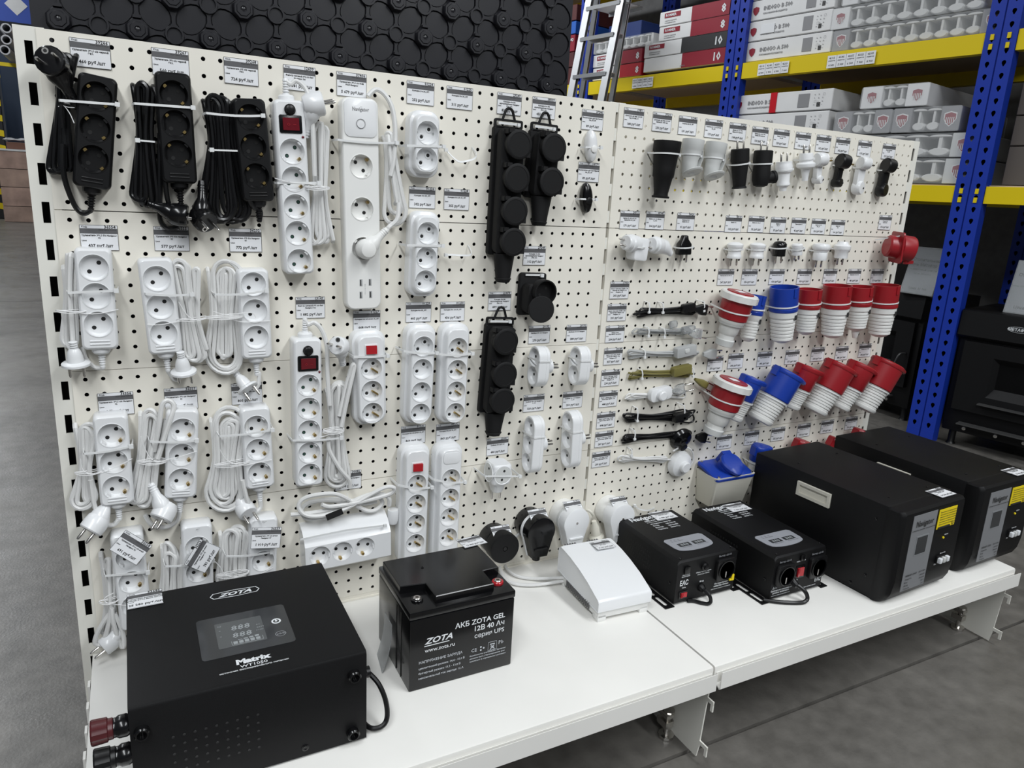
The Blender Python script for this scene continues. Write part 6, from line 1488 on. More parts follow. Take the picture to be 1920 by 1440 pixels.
    for x, y in ((-hw + .012, .010), (hw - .012, .010), (-hw + .012, dp - .010)): screw_head(t, (x, y, hh), (0, 0, 1), .0028)
    screw_head(t, (-hw - .0001, .02, .045), (-1, 0, 0), .0035)
    return t
small_stab('black stabilizer with one front outlet, next to the white stabilizer', 1.1445, -.2770, .218, .1030, .0825, 0)
small_stab('black stabilizer with two front outlets, beside the big stabilizer', 1.3480, -.3440, .262, .1060, .0790, 1)
Mt = frame((1.147, -.0600, SZ + .1045), (1, -.03, 0), (0.03, 1, 0)) @ WF.inverted()
price_tag(None, '42011', ['Стабилизатор Navigator', 'NVR-RW1-1000'], '4 980', 'price tag lying on the back of the stabilizer with one outlet', M=Mt, w=.060, h=.042)
Mt = frame((1.348, -.0950, SZ + .1075), (1, -.03, 0), (0.03, 1, 0)) @ WF.inverted()
price_tag(None, '42013', ['Стабилизатор Navigator', 'NVR-RW1-3000'], '7 350', 'price tag lying on the back of the stabilizer with two outlets', M=Mt, w=.060, h=.042)

# two big stabilizers
def big_stab(label, x0, yf, rot, model, hh=.2215):
    t = thing('voltage_stabilizer', label, 'voltage stabilizer', (x0, yf, SZ), (0, 0, radians(rot)))
    w_ = .236; dp = .396
    part('case', roundbox(0, w_, .036, dp, .004, hh, .0018), CASE, t)
    prof = [(.040, .003), (.040, hh - .0006), (.006, hh - .0006), (.001, hh - .006), (.0, hh - .012), (-.002, .060), (.002, .030), (.010, .012), (.022, .003)]
    def sx(x, e): return [(x, y + (e if y < .03 else 0), z - (e * .4 if z > .1 else 0)) for y, z in prof]
    part('front_bezel', MB().loft([sx(-.0006, .010), sx(.002, .005), sx(.008, .0), sx(w_ - .008, .0), sx(w_ - .002, .005), sx(w_ + .0006, .010)]), CASE, t, sharp=30)
    part('bezel_seam', MB().box(.0, w_, .0395, .0405, hh - .0002, hh + .0002), PINH, t)
    # bezel face leans a touch; panels follow y = -.002 .. 0
    def yy(z): return -.0012 - .0015 * (1 - (z - .06) / .15) 
    def plate(x0_, x1_, z0_, z1_, m, name, par=None, off=0.0):
        mb = MB(); q = [(x0_, z0_), (x1_, z0_), (x1_, z1_), (x0_, z1_)]
        mb.loft([[(a, yy(b) + .001 - off, b) for a, b in q], [(a, yy(b) - off, b) for a, b in q]]); return part(name, mb, m, par or t, sharp=0)
    lb = plate(.034, .122, .032, .209, SILV, 'silver_label')
    plate(.058, .102, .112, .158, mat('label_frame', (.22, .23, .24), .4), 'meter_frame', lb, .0006)
    sc = plate(.061, .099, .115, .155, GLASSD, 'meter_window', lb, .0012)
    FM = lambda off: Matrix(((1, 0, 0, 0), (0, .010, -1, -.0035 - off), (0, 1, 0, 0), (0, 0, 0, 1)))
    part('lettering', textmb([('Navigator', .078, .182, .0195, 'CENTER', .9, 0, .82), ('стабилизатор напряжения электромеханический', .078, .173, .0036, 'CENTER', 1)] + [(model, .042, .066, .0062, 'LEFT', 1.4), ('220 V 50Hz', .116, .0665, .0052, 'RIGHT', 1)] +
         [(a, .042, .058 - .0075 * k, .0048, 'LEFT', .8) for k, a in enumerate(('Мощность', 'Вход', 'Выход', 'Точность'))] + [(a, .116, .058 - .0075 * k, .0048, 'RIGHT', .8) for k, a in enumerate(('10000 ВА', '140-260 В', '220 В', '±3%'))]).xf(FM(.0012)), INK, lb, sharp=0)
    ys_ = plate(.130, .199, .160, .206, YSTK, 'yellow_sticker')
    tl = [('!', .135, .198, .006, 'LEFT', 2)] + [('Внимательно прочтите руководство %d' % k, .135, .1985 - .0058 * k, .0036, 'LEFT', 1.4) for k in range(6)]
    part('lettering', textmb(tl).xf(FM(.0008)), INK, ys_, sharp=0)
    part('sticker_bar', MB().box(.133, .178, -.0042, -.0030, .1618, .1655), INK, ys_)
    part('sticker_ring', MB().lathe([(.004, 0), (.0035, .0003)], (.190, -.0034, .1665), (0, -1, 0), 14), mat('dark_yellow', (.35, .27, .01), .5), ys_)
    part('indicator_lamp', MB().lathe([(.0028, -.001), (.0026, .002), (.0012, .003)], (.166, -.001, .134), (0, -1, 0), 12), YSTK, t)
    fprint(t, [('байпас', .170, .142, .0045, 'CENTER', .6), ('Включить', .172, .096, .0045, 'CENTER', .8), ('Откл', .150, .072, .0042, 'CENTER', .8), ('Сеть', .196, .083, .0042, 'CENTER', .8)], -.0048, INKW)
    br = part('breaker', roundbox(.152, .190, -.007, .002, .074, .092, .001), BLACK, t)
    for x in (.157, .171, .185): part('breaker_lever', roundbox(x - .0045, x + .0045, -.014, -.006, .077, .089, .0008), INKW if x != .171 else LGREY, br)
    # recessed handle on the left side
    ya, yb_, za, zb_ = .172, .262, .163, .197
    mb = MB(); q = [(ya, za), (yb_, za), (yb_, zb_), (ya, zb_)]; qi = [(ya + .007, za + .007), (yb_ - .007, za + .007), (yb_ - .007, zb_ - .007), (ya + .007, zb_ - .007)]
    R = [[(x, a, b) for a, b in s] for x, s in ((.001, q), (-.006, q), (-.006, qi), (-.0008, qi))]
    for sgn in (0, 1):
        mb2 = MB().loft([[(w_ - x * 2.6 if sgn else x, a, b) for x, a, b in r] for r in R], 0, False, True); part('side_handle', mb2, OFFW, t, sharp=0, label='cream recessed side handle')
    for y, z in ((.06, .185), (.06, .05), (.09, .016), (.39, .19)): screw_head(t, (-.0002, y, z), (-1, 0, 0), .0035)
    for x, y in ((.04, .30), (.20, .31), (.196, .070), (.05, .07)): screw_head(t, (x, y, hh), (0, 0, 1), .003)
    for x in (.02, w_ - .02):
        for y in (.05, dp - .04): part('foot', MB().lathe([(.010, 0), (.009, .005)], (x, y, 0), (0, 0, 1), 12), RUBBER, t)
    return t
big_stab('big black stabilizer with silver label and cream side handle, left of the pair', 1.4930, -.4640, 3.0, 'NVR-RF1-10000')
big_stab('big black stabilizer overhanging the shelf end, right one of the pair', 1.8020, -.4450, 2.0, 'NVR-RF1-15000', .2270)
Mt = frame((1.652, -.4000, SZ + .2230), (1, .05, 0), (-.05, 1, 0)) @ WF.inverted()
price_tag(None, '42015', ['Стабилизатор Navigator', 'NVR-RF1-10000'], '24 560', 'price tag lying on the front edge of the left big stabilizer', M=Mt, w=.056, h=.040)
Mt = frame((1.961, -.3900, SZ + .2285), (1, .03, 0), (-.03, 1, 0)) @ WF.inverted()
price_tag(None, '42016', ['Стабилизатор Navigator', 'NVR-RF1-15000'], '31 940', 'price tag lying on the front edge of the right big stabilizer', M=Mt, w=.056, h=.040)

# round power plugs and sockets hanging low on the panel
def tear(r, ln, n=26):
    out = []
    for k in range(n + 1):
        a = radians(-28) + radians(236) * k / n; out.append((r * cos(a), r * sin(a)))
    out += [(-r * .52, -ln), (r * .52, -ln)]
    return out
def power_plug(label, c, r, m1, m2, shape, trim=None):
    """c: pixel of the face centre; face .066 off the panel"""
    p = W(*c, .066); t = thing('power_plug', label, 'power plug', (p.x, 0, p.z))
    part('socket_base', MB().lathe([(r * .98, .001), (r, .004), (r, .030), (r * .96, .033), (r * .90, .0335), (r * .88, .035)], (0, 0, 0), (0, -1, 0), 32), m1, t)
    if shape == 'disc':
        part('plug_body', MB().lathe([(r * .97, .036), (r * 1.05, .038), (r * 1.06, .064), (r * 1.03, .0665), (.006, .0668), (.0055, .064), (.001, .064)], (0, 0, 0), (0, -1, 0), 36), m2, t)
        part('centre_hole', MB().lathe([(.0045, .0645), (.0043, .0671)], (0, 0, 0), (0, -1, 0), 12), PINH, t)
    else:
        T = tear(r * 1.02, r * 1.75)
        if trim: part('trim_plate', MB().loft([ring3([(x * 1.05, y * 1.03) for x, y in T], .036), ring3([(x * 1.06, y * 1.04) for x, y in T], .040), ring3([(x * 1.03, y * 1.02) for x, y in T], .043)]), trim, t)
        mb = MB().loft([ring3(T, .035), ring3(T, .060), ring3([(x * .95, y * .96) for x, y in T], .0655), ring3([(x * .86, y * .88) for x, y in T], .0668)]); part('plug_body', mb, m2, t, sharp=35)
        part('grip_bar', MB().box(-r * .50, r * .50, -.0700, -.066, -r * 1.12, -r * 1.02), m2 if not trim else m2, t)
        part('centre_screw', MB().lathe([(.003, .0665), (.0026, .068)], (0, 0, 0), (0, -1, 0), 10), STEEL if m2 is not BLACKG else BLACK, t)
        part('cable_outlet', MB().lathe([(.010, 0), (.009, .012)], (0, -.048, -r * 1.74), (0, 0, -1), 14), m2, t)
    return p
p1 = power_plug('matt black round power plug on its socket, beside the battery', (947, 1029), .0325, BLACK, CASE, 'disc')
p2 = power_plug('glossy black drop-shaped power plug with a white trim', (1016, 999), .0350, BLACKG, BLACKG, 'tear', WHITE)
p3 = power_plug('white drop-shaped power plug with its centre screw, behind the white stabilizer', (1082, 981), .0340, WHITE2, WHITE, 'tear', LGREY)
p4 = power_plug('white drop-shaped power plug partly hidden by the first black stabilizer', (1168, 973), .0350, WHITE2, WHITE, 'tear', None)
for p, r, code, price, lab in ((p1, .0355, '31901', '195', 'price tag bent over the matt black round plug'), (p2, .0385, '31902', '219', 'price tag bent over the glossy black drop-shaped plug'), (p3, .0370, '31903', '219', 'price tag bent over the white drop-shaped plug behind the stabilizer'), (p4, .0380, '31904', '252', 'price tag bent over the rightmost white drop-shaped plug')):
    Mt = frame((p.x - .022, -.034, p.z + r + .004), (1, 0, 0), (0, .80, .60)) @ WF.inverted()
    price_tag(None, code, ['Вилка и розетка силовая'], price, lab, M=Mt, w=.044, h=.036)
tie_loop('pale cable tie tail sticking out of the panel right of the white power plugs', [(1190, 948, .008), (1200, 955, .02), (1215, 957, .02), (1227, 952, .001)], 0)
# ---------------------------------------------------------------- warehouse rack behind, right
def rackM(s, b, z):            # local frame on the rack: x along the run towards the camera's right, y into the rack, z up
    o = RP(s, b, z); x = -RD; y = RN
    return Matrix(((x.x, y.x, 0, o.x), (x.y, y.y, 0, o.y), (0, 0, 1, o.z), (0, 0, 0, 1)))
rk = thing('pallet_rack', 'tall blue and yellow warehouse rack loaded with cartons behind the gondola', 'rack', (0, 0, 0)); rk.matrix_world = rackM(0, 0, 0)
RI = rackM(0, 0, 0).inverted()
def upright_post(s, b=0.0, side=1):
    """perforated open post, front width .125 in two halves with a groove between"""
    x0 = -s; w_ = .125; H_ = 3.3; mb = MB(); yd = 0.0
    pz = .05
    for h0 in (0, .0645):
        hw_ = .0585
        a = x0 + h0; cxs = a + hw_ / 2; N = 8; r = .0088
        k = 0; z = .05
        while z < H_ - .06:
            hole = [(cxs + r * cos(2 * pi * i / N + .4), z + pz / 2 + .003 + r * sin(2 * pi * i / N + .4)) for i in range(N)]
            hole = [(cxs + (r if q not in (5, 6) else r * .55) * cos(t), z + pz / 2 + .004 + (r if q not in (5, 6) else r * 1.9) * sin(t)) for q, t in enumerate([2 * pi * i / N + .4 for i in range(N)])]
            mb.fill([(a, z), (a + hw_, z), (a + hw_, z + pz), (a, z + pz)], [hole], lambda x, y: (x, b, y)); z += pz
        mb.box(a, a + hw_, b - .0006, b + .0006, 0, .05); mb.box(a, a + hw_, b - .0006, b + .0006, z, H_)
        mb.add([(a, b, 0), (a, b, H_), (a, b + .055, H_), (a, b + .055, 0)], [(0, 1, 2, 3)]); mb.add([(a + hw_, b, 0), (a + hw_, b, H_), (a + hw_, b + .055, H_), (a + hw_, b + .055, 0)], [(3, 2, 1, 0)])
        mb.add([(a, b + .055, 0), (a + hw_, b + .055, 0), (a + hw_, b + .055, H_), (a, b + .055, H_)], [(0, 1, 2, 3)], 1)
    mb.box(x0 + .0585, x0 + .0645, b + .006, b + .008, 0, H_)
    part('post', mb, [RBLUE, PINH], rk, sharp=0)
BAYS = [(0.0, 1.35), (1.35, 2.60), (2.60, 3.9), (-1.5, -.0)]
for s in (0.0, 1.35, 2.60, 3.9): upright_post(s); upright_post(s, .80)
def beam(s0, s1, zt, hgt, b=-.012, labels=()):
    x0, x1 = -s1, -s0 - .125; y0 = b
    prof = [(y0, zt - hgt), (y0, zt - .002), (y0 + .002, zt), (y0 + .030, zt), (y0 + .030, zt - .012), (y0 + .045, zt - .012), (y0 + .045, zt - hgt)]
    return part('beam', MB().loft([[(x0 + .125 * 1, y, z) for y, z in prof], [(x1 + .125, y, z) for y, z in prof]]), RYEL, rk, sharp=0)
def beams(zt, hgt):
    for s0, s1 in ((0.125 - .125, 1.35 - .125), (1.35, 2.60 - .125), (2.60, 3.9 - .125), (-1.7, -.125)):
        x0, x1 = -s1, -s0
        for b in (.004, .80):
            y0 = b
            prof = [(y0, zt - hgt), (y0, zt - .002), (y0 + .002, zt), (y0 + .030, zt), (y0 + .030, zt - .012), (y0 + .045, zt - .012), (y0 + .045, zt - hgt)]
            part('beam', MB().loft([[(x0, y, z) for y, z in prof], [(x1, y, z) for y, z in prof]]), RYEL, rk, sharp=0)
        part('deck_board', MB().box(x0, x1, .034, .80, zt - .012, zt + .006), WOODB, rk, sharp=0)
        for q in (x1 + .018, x0 - .022) if s0 > -1 else (x0 - .022,):
            pass
    for s in (0.0, 1.35, 2.60):
        for dx in (.029, .0935):
            for dz in (-.020, -.058):
                part('beam_hook', MB().box(-.007, .007, -.004, .003, -.012, .010), RYEL, rk, loc=(-s + dx, 0, zt + dz))
beams(1.805, .082); beams(1.175, .072); beams(2.62, .09)
for s0, s1 in ((0, 1.225), (1.35, 2.475), (-1.7, -.125)): part('rear_beam', MB().box(-s1, -s0, .80, .845, .44, .525), RYEL, rk, sharp=0)
mb = MB(); mb.box(-4.8, 6.0, 1.05, 1.15, 0, 4.2)
w2 = struct('wall_right', mb, DW, sharp=0); w2.matrix_world = rackM(0, 0, 0)
# price strips on the beam
def beam_label(s0, s1, z, n, label):
    t = thing('shelf_label', label, 'price label', (0, 0, 0)); t.matrix_world = rackM(s0, -.001, z); w_ = s0 - s1; h = .058
    part('card', MB().box(0, w_, -.0012, -.0002, -h, 0), PAPER, t, sharp=0)
    L = []
    for k in range(n):
        x = w_ * (k + .5) / n; L += [('42%02d5' % (k * 7 + 11), x, -.016, .012, 'CENTER', 1), ('радиатор', x, -.027, .008, 'CENTER', .5), ('%d 900' % (k + 4), x, -.050, .013, 'CENTER', 1)]
    part('lettering', textmb(L).xf(frontframe(-.0016)), INK, t, sharp=0)
    for k in range(1, n): part('divider', MB().box(w_ * k / n - .0008, w_ * k / n + .0008, -.0016, -.0012, -h, 0), CARDG, t, sharp=0)
beam_label(RK(1422, 125)[0], RK(1480, 118)[0], 1.787, 4, 'white price strip on the upper yellow beam, short one left in the near bay')
beam_label(RK(1553, 105)[0], RK(1644, 92)[0], 1.787, 5, 'long white price strip in the middle of the upper yellow beam')
beam_label(RK(1187, 145)[0], RK(1226, 138)[0], 1.790, 4, 'white price strip on the upper yellow beam left of the blue middle post')

def carton(name, label, cat, s, b, z, w_, d_, h, mats, split=None, texts=(), marks=(), grp=None, rot=0.0):
    """s: left end along the run (far end); local x to the right"""
    t = thing(name, label, cat, (0, 0, 0), group=grp); t.matrix_world = rackM(s, b, z) @ Matrix.Rotation(radians(rot), 4, 'Z')
    part('carton', roundbox(0, w_, 0, d_, 0, h, .003, 1), mats[0], t, sharp=0)
    for (x0, x1, m) in (split or ()):
        part('colour_panel', MB().box(x0, x1, -.0010, d_ * .6, .001, h + .0004), m, t, sharp=0)
    for (m, x0, x1, z0, z1) in marks: part('printed_mark', MB().box(x0, x1, -.0016, -.0006, z0, z1), m, t, sharp=0)
    by = {}
    for (tx, x, zz, sz, al, m) in texts: by.setdefault(m.name, (m, []))[1].append((tx, x, zz, sz, al, 1.5))
    for m, L in by.values(): part('lettering', textmb(L).xf(frontframe(-.0022)), m, t, sharp=0)
    return t
def shield(x, z, s, y=-.0018):
    pts = [(-.5, .45), (-.5, 0), (-.3, -.35), (0, -.6), (.3, -.35), (.5, 0), (.5, .45), (0, .6)]
    pts = pts[::-1]
    mb = MB(); mb.fill([(x + a * s, z + c * s) for a, c in pts][::-1], [], lambda a, c: (a, y, c)); return mb
def indigo(label, s, z, w_, h, txt, red=False, sticker=False, end=True):
    t = carton('radiator_carton', label, 'carton', s, .03, z, w_, .42, h - .004, [CARD], texts=[(txt, .19 * w_ * 1.15, h * .45, h * .27, 'LEFT', CARDG), ('алюминиевый радиатор', .19 * w_ * 1.15, h * .26, h * .12, 'LEFT', CARDG)],
               marks=[(CARDG, w_ * .70, w_ * .80, h * .16, h * .80), (INK, w_ * .87, w_ * .90, h * .16, h * .36)])
    part('logo_shield', shield(w_ * .13, h * .45, h * .36), CRED, t, sharp=0)
    ic = MB()
    for i in range(3):
        for j in range(4): ic.join(textmb([('×◻∘▪'[(i + j) % 4], w_ * (.84 + .035 * i), h * (.2 + .16 * j), h * .14, 'LEFT', .5)]).xf(frontframe(-.0018)))
    part('handling_icons', ic, CARDG, t, sharp=0)
    if red: part('red_tape', MB().box(w_ * .44, w_ * .50, -.003, .3, -.001, h - .002), mat('red_tape', (.55, .01, .02), .3), t, sharp=0)
    if sticker: part('price_sticker', MB().box(w_ * .22, w_ * .38, -.004, -.002, h * .30, h * .75), PAPER, t, sharp=0)
    return t
indigo('white radiator carton lowest on the upper shelf, next to the wrapped radiators', 1.262, 1.812, .535, .103, 'INDIGO A 500')
indigo('white radiator carton second on the upper shelf with a sticker over its name', 1.268, 1.916, .525, .103, 'INDIGO B 500', sticker=True)
indigo('white radiator carton third up on the upper shelf', 1.268, 2.020, .53, .103, 'INDIGO B 500')
indigo('white radiator carton topmost in its stack on the upper shelf, cut by the picture edge', 1.262, 2.124, .53, .103, 'INDIGO B 500')
indigo('white radiator carton with a red tape band on the lower shelf', 1.318, 1.538, .645, .104, 'INDIGO B 500', red=True)
indigo('white radiator carton directly under the red-taped one', 1.314, 1.432, .635, .104, 'INDIGO B 500')
indigo('white radiator carton second from the shelf board, hidden by the panel top', 1.314, 1.308, .635, .120, 'INDIGO B 500')
indigo('white radiator carton lowest of the stack on the lower shelf board', 1.314, 1.184, .635, .120, 'INDIGO B 500')
FILM = mat('shrink_film', (.80, .82, .84), .12, alpha=.22)
RADW = mat('radiator_white', (.66, .66, .65), .25)
def radiator(label, s, z, w_, h, capm=CARDG, capw=.09, left=True, right=True, n=8, depth=.50, plain=False, yaw=0):
    t = thing('wrapped_radiator', label, 'radiator', (0, 0, 0)); t.matrix_world = rackM(s, .035, z) @ Matrix.Rotation(radians(yaw), 4, 'Z')
    xa = capw if left else .005; xb = w_ - (capw if right else .005); p = (xb - xa) / n
    for k in range(n):
        x = xa + p * (k + .5); mb = MB(); a = p * .46
        # one cast section seen end-on: rounded head, web, rounded foot
        R = []
        for y, s_ in ((.004, .82), (.010, 1), (depth - .01, 1), (depth, .9)):
            R.append([(x + a * s_ * cos(q), y, h * .22 + h * .17 * s_ * sin(q)) for q in [2 * pi * i / 12 for i in range(12)]])
        mb.loft(R); o = part('section', mb, RADW, t)
        mb = MB().box(x - a * .16, x + a * .16, .006, depth - .01, h * .22, h * .86); part('fin', mb, RADW, o, sharp=0)
        R = []
        for y in (.002, depth - .004): R.append([(x + a * 1.04 * cos(q), y, h * .84 + h * .09 * sin(q)) for q in [pi * i / 8 for i in range(9)]])
        part('top_shell', MB().loft(R), RADW, o)
    for on_, x0 in ((left, 0), (right, w_ - capw)):
        if on_:
            c = part('end_cap', roundbox(x0, x0 + capw, -.004, depth, 0, h - .004, .002, 1), capm, t, sharp=0)
            if not plain:
                part('logo_backing', shield(x0 + capw * .5, h * .47, h * .50, -.0046), CARD, c, sharp=0); part('logo_shield', shield(x0 + capw * .5, h * .47, h * .42, -.0052), CRED, c, sharp=0)
                part('logo_lines', textmb([('|||||', x0 + capw * .5, h * .34, h * .28, 'CENTER', 1)]).xf(frontframe(-.0058)), CARD, c, sharp=0)
    part('shrink_wrap', MB().loft([[(x, y, z_) for x, z_ in rr(w_ + .006, h, .012, 3, w_ / 2, h / 2 - .002)] for y in (-.008, depth + .004)]), FILM, t)
    return t
radiator('film-wrapped radiator lowest on the upper shelf with a dark cap at its left end', .720, 1.812, .765, .098, CARDG, .085, n=9)
radiator('film-wrapped radiator second on the upper shelf with a white cap', .742, 1.914, .700, .100, CARD, .090, right=False, n=8)
radiator('film-wrapped radiator topmost on the upper shelf near the blue post', .700, 2.018, .640, .100, CARD, .080, n=7)
radiator('white-capped radiator pack on top of the lower shelf stack', .520, 1.530, .315, .102, CARD, .100, n=2)
radiator('grey-capped radiator pack, left of the pair under the white-capped pack', .640, 1.414, .285, .110, CARDG, .085, n=2)
radiator('grey-capped radiator pack, right of the pair under the white-capped pack', .348, 1.414, .300, .110, CARDG, .085, n=2)
radiator('film-wrapped radiator third down on the lower shelf, shield logo at its right', .700, 1.302, .735, .106, LGREY, .10, left=False, n=6)
radiator('film-wrapped radiator lowest on the lower shelf board beside the blue post', .700, 1.186, .745, .112, LGREY, .12, left=False, n=6)
# dark cartons right of the near post
for k, (z, h, lab) in enumerate(((1.184, .16, 'lowest brown-grey carton right of the near blue post'), (1.348, .12, 'middle brown-grey carton right of the near blue post'), (1.472, .13, 'top dark carton right of the near blue post'))):
    carton('carton', lab, 'carton', -.16, .06, z, .60, .5, h, [mat('dark_carton', (.10, .085, .075) if k < 2 else (.03, .03, .03), .6)], texts=[('INDIGO', .26, h * .4, .03, 'LEFT', CARDG)])
# middle bay, upper shelf: red and white cartons
def rommer(label, s, z, w_, xs, m, num, h=.084, name=True):
    tx = [(num, w_ * .955, h * .22, h * .72, 'RIGHT', INKW)]
    tx += [('радиатор', .30, h * .12, h * .10, 'LEFT', CARDG)] if not name else []
    if name: tx += [('ROMMER', .050, h * .60, h * .24, 'LEFT', INKW), ('радиатор секционный', .045, h * .30, h * .10, 'LEFT', CARDG), ('алюминиевый литой', .045, h * .16, h * .10, 'LEFT', CARDG)]
    t = carton('radiator_carton', label, 'carton', s, .03, z, w_, .45, h - .003, [CARD], split=[(xs, w_ + .001, m)], texts=tx, marks=[(CRED, .040, .165, h * .52, h * .84)] if name else ())
    return t
rommer('white and red carton marked 8, topmost in the middle bay stack', 1.900, 2.080, .52, .25, CRED, '8')
rommer('white and red carton marked 8, second from the top in the middle bay stack', 1.895, 1.995, .52, .25, CRED, '8')
rommer('white and black carton marked 10 in the middle bay stack', 2.005, 1.911, .63, .30, CBLK, '10')
rommer('white and red carton marked 10 on the shelf board of the middle bay', 2.000, 1.826, .625, .31, CRED, '10', name=False)
rommer('red carton marked 8 behind the ladder, upper one', 2.475, 1.898, .45, .26, CRED, '8', h=.080)
rommer('red carton marked 8 behind the ladder, lower one', 2.470, 1.814, .45, .26, mat('bright_red', (.42, .01, .02), .45), '8', h=.080)
radiator('film-wrapped radiator lying on the red cartons behind the ladder', 2.490, 1.985, .55, .075, RADW, .02, n=8, plain=True)
# far bay cartons beside the dimpled mats
for k, (z, h, m, lab, tx) in enumerate(((1.812, .112, mat('maroon_carton', (.09, .02, .02), .5), 'maroon and white carton, lowest of the far bay stack', ''), (1.926, .100, mat('maroon_carton', (.09, .02, .02), .5), 'dark brown and white carton, second of the far bay stack', ''),
        (2.028, .112, CRED, 'dark red carton with white lettering in the far bay stack', 'Термо'), (2.142, .085, mat('blue_carton', (.02, .12, .5), .4), 'blue and white striped carton in the far bay stack', ''), (2.229, .105, mat('maroon_carton', (.09, .02, .02), .5), 'maroon carton topmost in the far bay stack', ''))):
    t = carton('carton', lab, 'carton', 3.10, .03, z, .42, .4, h - .003, [m], texts=[(tx, .30, h * .6, .034, 'LEFT', INKW)] if tx else ())
    for q in ((.16, .20), (.25, .31)) if k != 2 else ((.16, .22),): part('white_stripe', MB().box(q[0], q[1], -.002, .3, .002, h - .002), CARD, t, sharp=0)
    part('pale_print', MB().lathe([(.022, 0), (.02, .0004)], (.235, -.0015, h * .5), (0, -1, 0), 14), mat('beige_print', (.65, .55, .42), .5), t)
carton('carton', 'dark blue carton lying behind the ladder on the upper shelf', 'carton', 2.42, .10, 2.064, .30, .3, .10, [mat('navy_carton', (.01, .03, .14), .5)])

# stepladder leaning in the aisle
ld = thing('stepladder', 'aluminium stepladder standing in the aisle before the middle rack bay', 'stepladder', (0, 0, 0)); ld.matrix_world = rackM(0, 0, 0)
def lp(u, v, b): s, z = RK(u, v, b); return Vector((-s, b, z))
def rail(p, q, w_=.022, t_=.055, m=ALU, name='rail'):
    d = (q - p).normalized(); p = p + d * (-p.z / d.z) if d.z else p
    x = Vector((1, 0, 0)); x = (x - d * x.dot(d)).normalized(); y = d.cross(x)
    R = [[c_ + x * a + y * b_ for a, b_ in ((-t_ / 2, -w_ / 2), (t_ / 2, -w_ / 2), (t_ / 2, -w_ / 2 + .003), (-t_ / 2 + .003, -w_ / 2 + .003), (-t_ / 2 + .003, w_ / 2 - .003), (t_ / 2, w_ / 2 - .003), (t_ / 2, w_ / 2), (-t_ / 2, w_ / 2))] for c_ in (p, q)]
    part(name, MB().loft(R), m, ld, sharp=0)
A0, A1 = lp(1071, 179, -.40), lp(1106, 0, -.30); C0, C1 = lp(1128, 190, -.40), lp(1166, 0, -.30)
B0, B1 = lp(1091, 179, -.16), lp(1117, 15, -.22); D0, D1 = lp(1147, 185, -.16), lp(1178, 0, -.22)
ext = lambda a, b: b + (b - a) * .25
rail(A0, ext(A0, A1)); rail(C0, ext(C0, C1)); rail(B0, ext(B0, B1), .018, .036); rail(D0, ext(D0, D1), .018, .036)
def step(p, q, dpt=.085, name='step'):
    x = (q - p).normalized(); mb = MB(); y = Vector((0, 1, 0)); zv = Vector((0, 0, 1))
    prof = [(-.02, 0), (dpt - .02, 0), (dpt - .02, -.022), (dpt - .023, -.022), (dpt - .023, -.003), (-.017, -.003), (-.017, -.022), (-.02, -.022)]
    mb.loft([[c_ + y * a + zv * b for a, b in prof] for c_ in (p, q)]); part(name, mb, ALU, ld, sharp=0)
def along(a, b, z): t = (z - a.z) / (b.z - a.z); return a + (b - a) * t
zt = along(A0, A1, lp(1100, 8, -.32).z)
for vv in (72, 143):
    zz = (lp(1087, vv, -.35).z); step(along(A0, A1, zz), along(C0, C1, zz))
zz = lp(1118, 12, -.3).z; step(along(A0, A1, zz), along(C0, C1, zz), .20, 'platform')
for k in range(1, 7):
    zz = lp(1087, 143, -.35).z - .25 * k
    if zz > .1: step(along(A0, A1, zz), along(C0, C1, zz))

